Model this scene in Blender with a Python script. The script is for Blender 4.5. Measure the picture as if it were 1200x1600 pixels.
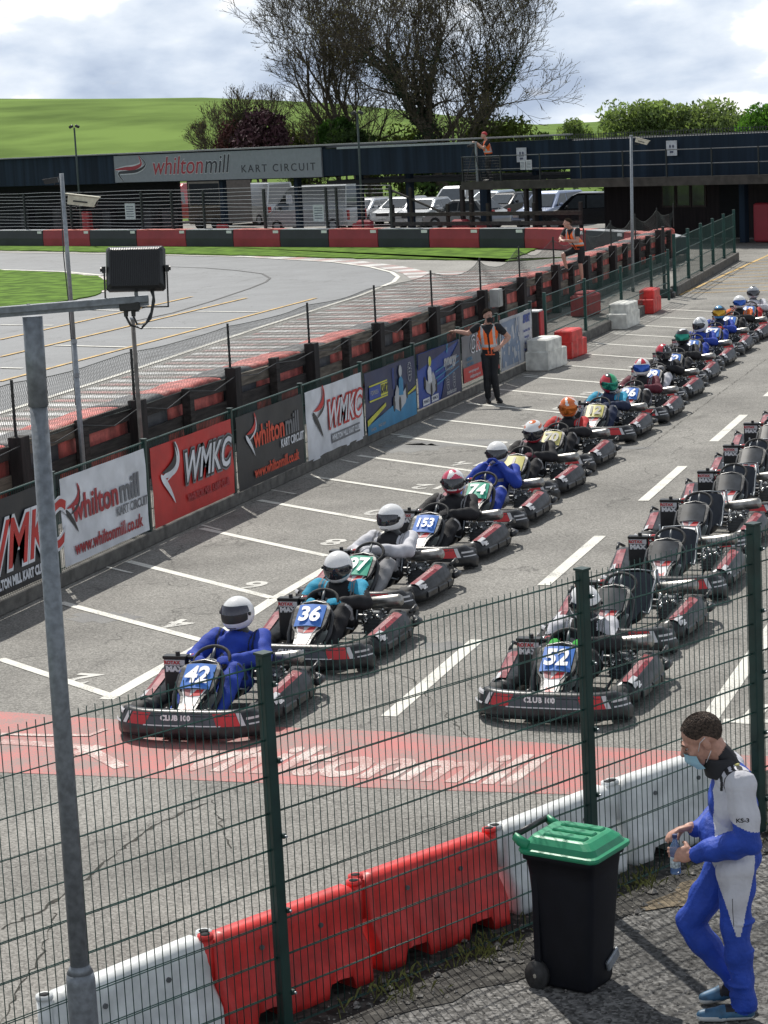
import bpy, bmesh, math, random
import numpy as np
from mathutils import Vector, Matrix, Quaternion
random.seed(7)
R = math.radians
for o in list(bpy.data.objects): bpy.data.objects.remove(o)
SC = bpy.context.scene
COL = SC.collection
# ------------------------------------------------------------------ camera
H = 5.2
cam_d = bpy.data.cameras.new("camera"); cam = bpy.data.objects.new("camera", cam_d); COL.objects.link(cam)
cam_d.sensor_fit = 'VERTICAL'; cam_d.sensor_height = 36; cam_d.lens = 3450/1600*36
cam_d.clip_start = .1; cam_d.clip_end = 6000
RC = np.array([[0.94744907, 0.00776315, -0.31981244], [0.31594812, -0.17948861, 0.93164404], [-0.0501702, -0.98372942, -0.17250907]])
_m = Matrix(((RC[0][0], -RC[0][1], -RC[0][2], 0), (RC[1][0], -RC[1][1], -RC[1][2], 0), (RC[2][0], -RC[2][1], -RC[2][2], H), (0, 0, 0, 1)))
cam.matrix_world = _m
SC.camera = cam
# ------------------------------------------------------------------ sky and sun
SUN_AZ = math.atan2(-.58, .81); SUN_EL = R(51)
w = bpy.data.worlds.new("World"); SC.world = w; w.use_nodes = True
nt = w.node_tree; nt.nodes.clear()
def N(nt, t, **k):
    n = nt.nodes.new(t)
    for a, b in k.items(): setattr(n, a, b)
    return n
wo = N(nt, 'ShaderNodeOutputWorld'); sky = N(nt, 'ShaderNodeTexSky', sky_type='NISHITA', sun_disc=False)
sky.sun_elevation = SUN_EL; sky.sun_rotation = SUN_AZ
bg1 = N(nt, 'ShaderNodeBackground'); bg1.inputs[1].default_value = .12
bg2 = N(nt, 'ShaderNodeBackground'); bg2.inputs[1].default_value = 1.0
mx = N(nt, 'ShaderNodeMixShader'); tc = N(nt, 'ShaderNodeTexCoord')
mp = N(nt, 'ShaderNodeMapping'); mp.inputs['Scale'].default_value = (1, 1, 2.2); mp.inputs['Location'].default_value = (.35, .1, .0)
n1 = N(nt, 'ShaderNodeTexNoise'); n1.inputs['Scale'].default_value = 8.5; n1.inputs['Detail'].default_value = 9; n1.inputs['Roughness'].default_value = .52; n1.inputs['Distortion'].default_value = .25
n2 = N(nt, 'ShaderNodeTexNoise'); n2.inputs['Scale'].default_value = 26; n2.inputs['Detail'].default_value = 8
r1 = N(nt, 'ShaderNodeValToRGB'); r1.color_ramp.elements[0].position = .20; r1.color_ramp.elements[0].color = (.0, .0, .0, 1); r1.color_ramp.elements[1].position = .33
r2 = N(nt, 'ShaderNodeValToRGB')
e = r2.color_ramp.elements; e[0].position = .38; e[0].color = (.40, .48, .62, 1); e[1].position = .58; e[1].color = (1.0, 1.0, 1.0, 1)
e2 = r2.color_ramp.elements.new(.47); e2.color = (.58, .66, .78, 1)
e3 = r2.color_ramp.elements.new(.55); e3.color = (.76, .82, .90, 1)
mapr = N(nt, 'ShaderNodeMapRange'); mapr.inputs['From Min'].default_value = .05; mapr.inputs['From Max'].default_value = .6; mapr.inputs['To Min'].default_value = 1.15; mapr.inputs['To Max'].default_value = .54
sep = N(nt, 'ShaderNodeSeparateXYZ'); vm = N(nt, 'ShaderNodeVectorMath', operation='SCALE')
L = nt.links.new
L(tc.outputs['Generated'], mp.inputs[0]); L(mp.outputs[0], n1.inputs[0]); L(mp.outputs[0], n2.inputs[0])
ad = N(nt, 'ShaderNodeMix', data_type='FLOAT'); ad.inputs[0].default_value = .3
L(n1.outputs[0], ad.inputs[2]); L(n2.outputs[0], ad.inputs[3])
L(n1.outputs[0], r1.inputs[0]); L(ad.outputs[0], r2.inputs[0])
L(tc.outputs['Generated'], sep.inputs[0]); L(sep.outputs[2], mapr.inputs[0])
L(r2.outputs[0], vm.inputs[0]); L(mapr.outputs[0], vm.inputs['Scale']); L(vm.outputs[0], bg2.inputs[0])
L(sky.outputs[0], bg1.inputs[0]); L(r1.outputs[0], mx.inputs[0]); L(bg1.outputs[0], mx.inputs[1]); L(bg2.outputs[0], mx.inputs[2]); L(mx.outputs[0], wo.inputs[0])
sd = bpy.data.lights.new("sun", 'SUN'); sd.energy = 4.6; sd.angle = R(.55); sd.color = (1, .955, .88)
so = bpy.data.objects.new("sun", sd); COL.objects.link(so)
so.rotation_euler = Vector((-math.sin(SUN_AZ)*math.cos(SUN_EL), -math.cos(SUN_AZ)*math.cos(SUN_EL), -math.sin(SUN_EL))).to_track_quat('-Z', 'Y').to_euler()
SC.view_settings.view_transform = 'Standard'; SC.view_settings.look = 'None'; SC.view_settings.exposure = 0.0; SC.view_settings.gamma = 1
# ------------------------------------------------------------------ measuring helpers (photo pixel -> place in the world)
def ray(px, py): return RC @ np.array([px-600, py-800, 3450.])
def g(px, py, z=0.):
    r = ray(px, py); t = (z-H)/r[2]; return (r[0]*t, r[1]*t)
def atx(px, py, x):
    r = ray(px, py); t = x/r[0]; return Vector((x, r[1]*t, H+r[2]*t))
def aty(px, py, y):
    r = ray(px, py); t = y/r[1]; return Vector((r[0]*t, y, H+r[2]*t))
def atdist(px, py, d):
    r = ray(px, py); t = d/math.hypot(r[0], r[1]); return Vector((r[0]*t, r[1]*t, H+r[2]*t))
# ------------------------------------------------------------------ materials
MATS = {}
def mat(name, col, rough=.6, metal=0, var=.12, scale=6., bump=0., bscale=60., alpha=None, trans=0, spec=.5, emit=None, col2=None, coat=0, detail=4., stretch=None, lo=.35, hi=.65):
    if name in MATS: return MATS[name]
    m = bpy.data.materials.new(name); MATS[name] = m; m.use_nodes = True
    nt = m.node_tree; b = nt.nodes['Principled BSDF']
    b.inputs['Roughness'].default_value = rough; b.inputs['Metallic'].default_value = metal
    b.inputs['Specular IOR Level'].default_value = spec
    if coat: b.inputs['Coat Weight'].default_value = coat; b.inputs['Coat Roughness'].default_value = .08
    if trans: b.inputs['Transmission Weight'].default_value = trans
    if alpha is not None: b.inputs['Alpha'].default_value = alpha
    L = nt.links.new
    tc = N(nt, 'ShaderNodeTexCoord'); src = tc.outputs['Object']
    if stretch:
        mp = N(nt, 'ShaderNodeMapping'); mp.inputs['Scale'].default_value = stretch; L(src, mp.inputs[0]); src = mp.outputs[0]
    n = N(nt, 'ShaderNodeTexNoise'); n.inputs['Scale'].default_value = scale; n.inputs['Detail'].default_value = detail; L(src, n.inputs[0])
    r = N(nt, 'ShaderNodeValToRGB'); L(n.outputs[0], r.inputs[0])
    c = Vector(col); a = c*(1-var); d = Vector(col2) if col2 else c*(1+var)
    r.color_ramp.elements[0].position = lo; r.color_ramp.elements[0].color = (*a, 1)
    r.color_ramp.elements[1].position = hi; r.color_ramp.elements[1].color = (*d, 1)
    L(r.outputs[0], b.inputs['Base Color'])
    if bump:
        n3 = N(nt, 'ShaderNodeTexNoise'); n3.inputs['Scale'].default_value = bscale; n3.inputs['Detail'].default_value = 5; L(src, n3.inputs[0])
        bp = N(nt, 'ShaderNodeBump'); bp.inputs['Strength'].default_value = bump; bp.inputs['Distance'].default_value = .02
        L(n3.outputs[0], bp.inputs['Height']); L(bp.outputs[0], b.inputs['Normal'])
    if emit: b.inputs['Emission Color'].default_value = (*emit[0], 1); b.inputs['Emission Strength'].default_value = emit[1]
    return m
def asphalt(name, dark, mid, light, sc=95., rough=.85, big=.35, cracks=True, wear=None, bump=.5, tint=(1., 1., 1.)):
    m = bpy.data.materials.new(name); MATS[name] = m; m.use_nodes = True; nt = m.node_tree; b = nt.nodes['Principled BSDF']; L = nt.links.new
    b.inputs['Roughness'].default_value = rough; b.inputs['Specular IOR Level'].default_value = .35
    tc = N(nt, 'ShaderNodeTexCoord'); src = tc.outputs['Object']
    v = N(nt, 'ShaderNodeTexVoronoi'); v.inputs['Scale'].default_value = sc; L(src, v.inputs[0])
    n0 = N(nt, 'ShaderNodeTexNoise'); n0.inputs['Scale'].default_value = sc*.45; n0.inputs['Detail'].default_value = 3; L(src, n0.inputs[0])
    sx = N(nt, 'ShaderNodeSeparateColor'); L(v.outputs['Color'], sx.inputs[0])
    mx0 = N(nt, 'ShaderNodeMix', data_type='FLOAT'); mx0.inputs[0].default_value = .55; L(sx.outputs[0], mx0.inputs[2]); L(n0.outputs[0], mx0.inputs[3])
    r = N(nt, 'ShaderNodeValToRGB'); L(mx0.outputs[0], r.inputs[0]); e = r.color_ramp.elements
    e[0].position = .22; e[0].color = (dark*tint[0], dark*tint[1], dark*tint[2], 1); e[1].position = .78; e[1].color = (light*tint[0], light*tint[1], light*tint[2], 1)
    q = e.new(.5); q.color = (mid*tint[0], mid*tint[1], mid*tint[2], 1)
    nb = N(nt, 'ShaderNodeTexNoise'); nb.inputs['Scale'].default_value = .55; nb.inputs['Detail'].default_value = 7; nb.inputs['Roughness'].default_value = .6; L(src, nb.inputs[0])
    mr = N(nt, 'ShaderNodeMapRange'); mr.inputs['From Min'].default_value = .3; mr.inputs['From Max'].default_value = .7; mr.inputs['To Min'].default_value = 1-big; mr.inputs['To Max'].default_value = 1+big*.6; L(nb.outputs[0], mr.inputs[0])
    vm = N(nt, 'ShaderNodeVectorMath', operation='SCALE'); L(r.outputs[0], vm.inputs[0]); L(mr.outputs[0], vm.inputs['Scale']); out = vm.outputs[0]
    if cracks:
        nd = N(nt, 'ShaderNodeTexNoise'); nd.inputs['Scale'].default_value = 1.3; nd.inputs['Detail'].default_value = 5; L(src, nd.inputs[0])
        va = N(nt, 'ShaderNodeVectorMath', operation='MULTIPLY_ADD'); va.inputs[1].default_value = (1.3, 1.3, 1.3); L(nd.outputs['Color'], va.inputs[0]); L(src, va.inputs[2])
        vc = N(nt, 'ShaderNodeTexVoronoi', feature='DISTANCE_TO_EDGE'); vc.inputs['Scale'].default_value = .23; L(va.outputs[0], vc.inputs[0])
        rc = N(nt, 'ShaderNodeMapRange'); rc.inputs['From Min'].default_value = .0; rc.inputs['From Max'].default_value = .0045; rc.inputs['To Min'].default_value = .5; rc.inputs['To Max'].default_value = 1.; L(vc.outputs[0], rc.inputs[0])
        v2 = N(nt, 'ShaderNodeVectorMath', operation='SCALE'); L(out, v2.inputs[0]); L(rc.outputs[0], v2.inputs['Scale']); out = v2.outputs[0]
        # oil and tyre stains
        ns = N(nt, 'ShaderNodeTexNoise'); ns.inputs['Scale'].default_value = 1.1; ns.inputs['Detail'].default_value = 3
        mps = N(nt, 'ShaderNodeMapping'); mps.inputs['Scale'].default_value = (1.6, .35, 1); L(src, mps.inputs[0]); L(mps.outputs[0], ns.inputs[0])
        rs = N(nt, 'ShaderNodeMapRange'); rs.inputs['From Min'].default_value = .62; rs.inputs['From Max'].default_value = .74; rs.inputs['To Min'].default_value = 1.; rs.inputs['To Max'].default_value = .72; L(ns.outputs[0], rs.inputs[0])
        v3 = N(nt, 'ShaderNodeVectorMath', operation='SCALE'); L(out, v3.inputs[0]); L(rs.outputs[0], v3.inputs['Scale']); out = v3.outputs[0]
    L(out, b.inputs['Base Color'])
    bp = N(nt, 'ShaderNodeBump'); bp.inputs['Strength'].default_value = bump; bp.inputs['Distance'].default_value = .006; L(mx0.outputs[0], bp.inputs['Height']); L(bp.outputs[0], b.inputs['Normal'])
    return m
def worn_paint(name, col, under=(.13, .128, .12), amt=.5, sc=9., rough=.7):
    """road paint with the aggregate showing through where it has worn"""
    m = bpy.data.materials.new(name); MATS[name] = m; m.use_nodes = True; nt = m.node_tree; b = nt.nodes['Principled BSDF']; L = nt.links.new
    b.inputs['Roughness'].default_value = rough
    tc = N(nt, 'ShaderNodeTexCoord'); src = tc.outputs['Object']
    n0 = N(nt, 'ShaderNodeTexNoise'); n0.inputs['Scale'].default_value = 60; n0.inputs['Detail'].default_value = 4; L(src, n0.inputs[0])
    n1 = N(nt, 'ShaderNodeTexNoise'); n1.inputs['Scale'].default_value = sc*.25; n1.inputs['Detail'].default_value = 4; L(src, n1.inputs[0])
    mx0 = N(nt, 'ShaderNodeMix', data_type='FLOAT'); mx0.inputs[0].default_value = .45; L(n0.outputs[0], mx0.inputs[2]); L(n1.outputs[0], mx0.inputs[3])
    mr = N(nt, 'ShaderNodeMapRange'); c0 = .5+.22*(amt-.5); mr.inputs['From Min'].default_value = c0-.06; mr.inputs['From Max'].default_value = c0+.06; L(mx0.outputs[0], mr.inputs[0])
    mx = N(nt, 'ShaderNodeMix', data_type='RGBA'); mx.inputs[6].default_value = (*under, 1); mx.inputs[7].default_value = (*col, 1); L(mr.outputs[0], mx.inputs[0]); L(mx.outputs[2], b.inputs['Base Color'])
    bp = N(nt, 'ShaderNodeBump'); bp.inputs['Strength'].default_value = .3; bp.inputs['Distance'].default_value = .004; L(n0.outputs[0], bp.inputs['Height']); L(bp.outputs[0], b.inputs['Normal'])
    return m
BLK = mat('black_plastic', (.018, .019, .021), .42, var=.25, bump=.05)
BLKM = mat('black_paint', (.014, .015, .016), .35, var=.2)
RUB = mat('tyre_rubber', (.035, .035, .036), .75, var=.35, scale=18)
RIM = mat('rim_alloy', (.45, .43, .38), .35, .8)
STEEL = mat('galvanised_steel', (.30, .325, .35), .5, .55, var=.14, scale=22)
STEELD = mat('dull_steel', (.16, .17, .18), .5, .4)
CHROME = mat('bare_metal', (.62, .62, .6), .25, 1., var=.2, scale=30)
WHITE = mat('white_plastic', (.74, .75, .76), .42, var=.07)
DIRTYW = mat('dirty_white_plastic', (.70, .70, .65), .55, var=.22, scale=5, bump=.06)
REDP = mat('red_plastic', (.66, .038, .034), .42, var=.28, scale=5, bump=.12, bscale=9, detail=9.)
REDD = mat('faded_red_plastic', (.42, .035, .04), .6, var=.2, scale=3)
GREEN = mat('dark_green_coating', (.008, .035, .03), .4, var=.25)
GREEN2 = mat('green_powder_coat', (.012, .06, .05), .45, var=.2)
NAVY = mat('dark_navy_cladding', (.013, .024, .040), .8, spec=.2, var=.35, scale=1.2, stretch=(2.5, 1, .12), detail=8.)
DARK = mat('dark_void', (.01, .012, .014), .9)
WOODD = mat('dark_timber', (.035, .030, .028), .85, var=.5, scale=9, bump=.5, bscale=30, stretch=(1, .2, 2))
WOODG = mat('weathered_timber', (.15, .13, .105), .9, var=.4, scale=10, bump=.5, bscale=30, stretch=(1, .2, 2))
WOODP = mat('dark_stained_post', (.022, .018, .018), .8, var=.5, scale=9, bump=.4, stretch=(1, 1, .15))
CONC = mat('concrete_kerb', (.13, .125, .115), .9, var=.3, scale=7, bump=.4)
SKIN = mat('skin', (.50, .28, .21), .5, var=.1, scale=30)
SKIN2 = mat('skin_ruddy', (.50, .27, .20), .5, var=.12, scale=40)
GLASS = mat('car_glass', (.05, .06, .07), .06, var=.1, spec=1.)
# ------------------------------------------------------------------ mesh builder
class MB:
    def __init__(s): s.v = []; s.f = []; s.m = []; s.mi = 0; s.sm = []; s.smooth = False
    def add(s, vs, fs):
        o = len(s.v); s.v += [tuple(v) for v in vs]
        for f in fs: s.f.append([i+o for i in f]); s.m.append(s.mi); s.sm.append(s.smooth)
    def box(s, c, d, rot=None, bev=0, taper=1.):
        x, y, z = d[0]/2, d[1]/2, d[2]/2; c = Vector(c)
        M = rot if rot is not None else Matrix.Identity(3)
        if bev <= 0:
            vs = [c+M@Vector((a*x*(taper if q > 0 else 1), b*y*(taper if q > 0 else 1), q*z)) for q in (-1, 1) for a, b in ((-1, -1), (1, -1), (1, 1), (-1, 1))]
            s.add(vs, [(3, 2, 1, 0), (4, 5, 6, 7), (0, 1, 5, 4), (1, 2, 6, 5), (2, 3, 7, 6), (3, 0, 4, 7)])
        else:
            rings = []
            for zz, ins in ((-z, bev), (-z+bev, 0), (z-bev, 0), (z, bev)):
                t = taper if zz > 0 else 1
                X, Y = x*t-ins, y*t-ins; k = bev
                X1, Y1 = X, Y
                rg = [(-X+k, -Y), (X-k, -Y), (X, -Y+k), (X, Y-k), (X-k, Y), (-X+k, Y), (-X, Y-k), (-X, -Y+k)]
                rings.append([c+M@Vector((a, b, zz)) for a, b in rg])
            s.loft(rings, True, True)
        return s
    def loft(s, rings, closed=True, caps=True):
        n = len(rings[0]); vs = [v for r in rings for v in r]; fs = []
        for i in range(len(rings)-1):
            for j in range(n if closed else n-1):
                k = (j+1) % n; fs.append((i*n+j, i*n+k, (i+1)*n+k, (i+1)*n+j))
        if caps and closed: fs.append(tuple(reversed(range(n)))); fs.append(tuple((len(rings)-1)*n+j for j in range(n)))
        s.add(vs, fs); return s
    def tube(s, pts, r, n=6, caps=True):
        pts = [Vector(p) for p in pts]; rs = r if isinstance(r, (list, tuple)) else [r]*len(pts)
        rings = []; up = None
        for i, p in enumerate(pts):
            d = (pts[min(i+1, len(pts)-1)]-pts[max(i-1, 0)])
            if d.length < 1e-9: d = Vector((0, 0, 1))
            d.normalize()
            if up is None: up = Vector((0, 0, 1)) if abs(d.z) < .9 else Vector((1, 0, 0))
            a = d.cross(up); 
            if a.length < 1e-6: a = d.orthogonal()
            a.normalize(); b = d.cross(a); up = -b if False else up
            rings.append([p+(a*math.cos(2*math.pi*k/n)+b*math.sin(2*math.pi*k/n))*rs[i] for k in range(n)])
        s.loft(rings, True, caps); return s
    def cyl(s, p0, p1, r0, r1=None, n=12): return s.tube([p0, p1], [r0, r0 if r1 is None else r1], n)
    def sphere(s, c, r, nu=12, nv=8, M=None):
        c = Vector(c); r = r if isinstance(r, (tuple, list)) else (r, r, r); rings = []
        for i in range(nv+1):
            t = math.pi*i/nv; st = max(math.sin(t), 1e-3)
            ring = []
            for k in range(nu):
                a = 2*math.pi*k/nu; v = Vector((r[0]*st*math.cos(a), r[1]*st*math.sin(a), -r[2]*math.cos(t)))
                ring.append(c+(M@v if M is not None else v))
            rings.append(ring)
        s.loft(rings, True, True); return s
    def prism(s, poly, h0, h1, M=None):
        """poly in the XY plane, thickness along Z"""
        n = len(poly); ar = sum(poly[i][0]*poly[(i+1) % n][1]-poly[(i+1) % n][0]*poly[i][1] for i in range(n))
        if ar < 0: poly = poly[::-1]
        a = [Vector((p[0], p[1], h0)) for p in poly]; b = [Vector((p[0], p[1], h1)) for p in poly]
        if M is not None: a = [M@v for v in a]; b = [M@v for v in b]
        s.loft([a, b], True, True); return s
    def sheet(s, poly, z=0.):
        n = len(poly); ar = sum(poly[i][0]*poly[(i+1) % n][1]-poly[(i+1) % n][0]*poly[i][1] for i in range(n))
        if ar < 0: poly = poly[::-1]
        s.add([(p[0], p[1], z) for p in poly], [tuple(range(n))]); return s
    def build(s, name, mats, parent=None, smooth=None, loc=None, M=None):
        me = bpy.data.meshes.new(name); me.from_pydata(s.v, [], s.f)
        if not isinstance(mats, (list, tuple)): mats = [mats]
        for m in mats: me.materials.append(m)
        me.polygons.foreach_set('material_index', s.m)
        me.polygons.foreach_set('use_smooth', [True]*len(s.f) if smooth else s.sm)
        me.update()
        o = bpy.data.objects.new(name, me); COL.objects.link(o)
        if parent is not None: o.parent = parent
        if M is not None: o.matrix_local = M
        elif loc is not None: o.location = loc
        return o
def tag(o, label=None, cat=None, group=None, kind=None):
    if label: o['label'] = label
    if cat: o['category'] = cat
    if group: o['group'] = group
    if kind: o['kind'] = kind
    return o
def thing(name, label, cat, loc=(0, 0, 0), rz=0, group=None, M=None):
    o = bpy.data.objects.new(name, None); COL.objects.link(o); o.empty_display_size = .2
    if M is not None: o.matrix_world = M
    else: o.location = loc; o.rotation_euler = (0, 0, rz)
    return tag(o, label, cat, group)
KIDS = {}
def copy_tree(o, parent=None):
    c = o.copy(); COL.objects.link(c)
    if parent is not None: c.parent = parent
    for ch in [q for q in bpy.data.objects if q.parent == o]: copy_tree(ch, c)
    return c
def text_mesh(body, size, offset=0., shear=0., align='CENTER', sx=1., extrude=.001, space=1.):
    cu = bpy.data.curves.new('t', 'FONT'); cu.body = body; cu.size = size; cu.offset = offset; cu.shear = shear; cu.align_x = align; cu.align_y = 'CENTER'; cu.extrude = extrude; cu.resolution_u = 3; cu.space_character = space
    o = bpy.data.objects.new('t', cu); COL.objects.link(o); bpy.context.view_layer.update()
    me = bpy.data.meshes.new_from_object(o.evaluated_get(bpy.context.evaluated_depsgraph_get()))
    bpy.data.objects.remove(o); bpy.data.curves.remove(cu)
    if sx != 1.:
        for v in me.vertices: v.co.x *= sx
    return me
def text(body, size, m, parent, M, name='lettering', label=None, **k):
    me = text_mesh(body, size, **k); me.materials.clear(); me.materials.append(m); me.name = name
    o = bpy.data.objects.new(name, me); COL.objects.link(o); o.parent = parent; o.matrix_local = M
    return o
def Mcols(x, y, z, loc):
    x, y, z = Vector(x), Vector(y), Vector(z)
    return Matrix(((x.x, y.x, z.x, loc[0]), (x.y, y.y, z.y, loc[1]), (x.z, y.z, z.z, loc[2]), (0, 0, 0, 1)))
T = Matrix.Translation
# ------------------------------------------------------------------ ground sheets
A_PAD = asphalt('paddock_asphalt', .125, .228, .345, sc=68., big=.32, bump=.6, tint=(1.035, 1., .925))
A_TRK = asphalt('track_asphalt', .15, .195, .25, sc=70., big=.16, rough=.62, cracks=True, bump=.25, tint=(.95, 1., 1.06))
A_RUN = asphalt('runoff_asphalt', .17, .25, .34, sc=30., big=.25, rough=.7, cracks=False, bump=.3, tint=(1.02, 1., .93))
A_YARD = asphalt('yard_gravel', .16, .24, .34, sc=25., big=.3, cracks=False, tint=(1.03, 1., .92))
A_NEAR = asphalt('crumbled_tarmac', .025, .12, .26, sc=46., big=.55, cracks=False, bump=1.2, tint=(1.02, 1., .96))
A_DIRT = asphalt('dark_dirt', .012, .035, .085, sc=22., big=.5, cracks=False, bump=1.2, tint=(1.05, 1., .9))
GRASS = mat('grass', (.085, .17, .018), .9, var=.3, scale=1.4, bump=.8, bscale=9, detail=9., lo=.4, hi=.62, col2=(.13, .24, .03), spec=.1)
GRASSH = mat('hill_grass', (.115, .19, .038), .95, var=.3, scale=.07, bump=1., bscale=1.6, detail=14., lo=.36, hi=.64, col2=(.165, .255, .058), spec=.05)
def sheet(name, poly, z, m, kind='structure', label=None):
    b = MB(); b.sheet([p[:2] for p in poly], z); o = b.build(name, m); tag(o, label, None, None, kind); return o
def strip_pts(pts, wdt):
    """polyline (world) -> quads of given width"""
    L_, R_ = [], []
    P = [Vector((p[0], p[1])) for p in pts]
    for i, p in enumerate(P):
        d = (P[min(i+1, len(P)-1)]-P[max(i-1, 0)]).normalized(); n = Vector((-d.y, d.x))
        L_.append(p+n*wdt/2); R_.append(p-n*wdt/2)
    return L_, R_
LS = [0]
def line_sheet(b, pts, wdt, z):
    LS[0] = (LS[0]+1) % 4; z += LS[0]*.0009
    l, r = strip_pts(pts, wdt)
    for i in range(len(l)-1): b.add([(l[i].x, l[i].y, z), (r[i].x, r[i].y, z), (r[i+1].x, r[i+1].y, z), (l[i+1].x, l[i+1].y, z)], [(0, 1, 2, 3)])
sheet('ground', [(-1500, -1500), (1500, -1500), (1500, 1500), (-1500, 1500)], -.05, GRASSH)
sheet('yard', [(-120, 76), (40, 76), (40, 128), (-120, 150)], -.03, A_YARD)
sheet('paddock', [(-14.9, -30), (50, -30), (50, 84), (-14.9, 84)], 0., A_PAD)
sheet('track', [(-130, 5), (-14.9, 5), (-14.9, 80), (-25, 86), (-130, 140)], -.022, A_TRK)
# run-off outside the corner and its painted stripes
edge = [g(0, 645), g(170, 590), g(400, 513), g(560, 462), g(615, 440), g(622, 432), g(612, 425), g(580, 417), g(520, 409), g(450, 405), g(380, 401), g(200, 397), g(0, 394)]
near0 = [(-20.6, 20)]
run = near0+edge+[(-70, 112), (-35, 100), (-14.9, 80), (-14.9, 20)]
sheet('runoff', run, -.016, A_RUN)
W_ROAD = worn_paint('worn_white_road_paint', (.66, .62, .58), under=(.44, .24, .22), amt=.66)
W_LINE = worn_paint('white_line_paint', (.70, .69, .63), under=(.3, .29, .27), amt=.12)
W_NUM = worn_paint('faded_number_paint', (.62, .61, .57), under=(.26, .255, .24), amt=.30)
Y_LINE = worn_paint('yellow_line_paint', (.62, .40, .12), amt=.25)
R_ROAD = worn_paint('worn_red_road_paint', (.50, .15, .14), under=(.26, .19, .175), amt=.50)
R_KERB = worn_paint('worn_red_kerb_paint', (.46, .19, .17), under=(.24, .22, .21), amt=.60, sc=4, rough=.5)
W_KERB = worn_paint('worn_white_kerb_paint', (.74, .74, .72), under=(.28, .27, .26), amt=.40, sc=4, rough=.4)
b1 = MB(); b2 = MB(); y = 21.
random.seed(3)
while y < 74:
    xe = -20.9-(y-38)*.065 if y > 38 else -20.9
    xr = -15.9-random.random()*.6
    for b_, w_ in ((b1, .42), (b2, .34)):
        sk = .35
        b_.add([(xe+.12, y, -.010), (xr, y-sk, -.010), (xr, y-sk+w_, -.010), (xe+.12, y+w_, -.010)], [(0, 1, 2, 3)]); y += w_+.28
o = b1.build('runoff_stripes_white', W_KERB); tag(o, kind='structure'); o.name = 'painted_stripes'
o = b2.build('painted_stripes', R_KERB); tag(o, kind='structure')
b = MB(); line_sheet(b, [(-20.7, 20), g(0, 645)]+edge[1:8], .16, -.005); line_sheet(b, edge[7:], .14, -.005)
line_sheet(b, [g(0, 421), g(100, 424), g(160, 430)], .25, -.005)
for p0, p1 in (((0, 507), (83, 508)), ((130, 483), (187, 485)), ((85, 539), (197, 542)), ((0, 574), (35, 575)), ((220, 512), (307, 512)), ((307, 486), (403, 487))):
    line_sheet(b, [g(*p0), g(*p1)], .14, -.005)
tag(b.build('track_markings', W_LINE), kind='structure')
b = MB()
for p0, p1 in (((0, 505), (0, 506)), ((0, 530), (300, 463)), ((0, 557), (385, 465)), ((0, 595), (494, 465))):
    if p0[1] != 505: line_sheet(b, [g(*p0), g(*p1)], .13, -.005)
tag(b.build('track_markings', Y_LINE), kind='structure')
# red and white kerb on the outside of the bend
bw, br = MB(), MB()
kp = [Vector(g(a, c)) for a, c in ((350, 401), (450, 406), (520, 411), (580, 419), (617, 428), (630, 438))]
seg = []
for i in range(len(kp)-1):
    for k in range(4): seg.append(kp[i].lerp(kp[i+1], k/4))
seg.append(kp[-1])
for i in range(len(seg)-1): line_sheet((bw, br)[i % 2], [seg[i]+Vector((.6, .5)), seg[i+1]+Vector((.6, .5))], .9, -.0085)
tag(bw.build('kerb_paint', W_KERB), kind='structure'); tag(br.build('kerb_paint', R_KERB), kind='structure')
# grass island and verge, with a ragged raised edge
def grass_patch(name, poly, z):
    """a lumpy turf sheet standing a few centimetres over the asphalt"""
    b = MB(); n = len(poly); c = Vector((sum(p[0] for p in poly)/n, sum(p[1] for p in poly)/n)); out = []
    for i in range(n):
        a, q = Vector(poly[i][:2]), Vector(poly[(i+1) % n][:2]); k = max(1, int((q-a).length/.5))
        for j in range(k): 
            p = a.lerp(q, j/k); out.append(p+Vector((random.uniform(-.12, .12), random.uniform(-.12, .12))))
    m_ = len(out); b.add([(p.x, p.y, z) for p in out]+[(p.x, p.y, z-.06) for p in out], [tuple(range(m_))]+[(i, m_+i, m_+(i+1) % m_, (i+1) % m_) for i in range(m_)])
    o = b.build(name, GRASS); tag(o, kind='structure'); return o
grass_patch('grass_island', [(-110, 40), (-34.8, 52), g(0, 484), g(70, 475), g(140, 464), g(168, 452), g(168, 440), g(150, 432), g(90, 426), g(0, 422), (-120, 118)], .02)
vb = [g(0, 391), g(200, 395), g(400, 400), g(560, 404), g(700, 406), g(830, 406), g(885, 402), (-22, 79), (-22.5, 86.4), (-26, 88.2), (-42, 96.2), (-57, 104), (-90, 121), (-92, 116)]
grass_patch('grass_verge', vb, .03)
KW = worn_paint('pale_kerb_paint', (.66, .60, .57), amt=.2)
b = MB(); line_sheet(b, [g(0, 423), g(100, 427), g(166, 434), g(170, 442)], .5, -.001); line_sheet(b, [g(150, 457), g(170, 445)], .5, -.001); tag(b.build('island_kerb', KW), kind='structure')
# tyre mark on the track
b = MB(); SK = mat('skid_rubber', (.05, .052, .056), .7, var=.3, scale=3)
line_sheet(b, [g(*p) for p in ((200, 503), (270, 488), (330, 470), (390, 450), (415, 440), (422, 434), (410, 427), (370, 422), (320, 418), (260, 416))], .09, -.012)
tag(b.build('skid_mark', SK), kind='structure')
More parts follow.
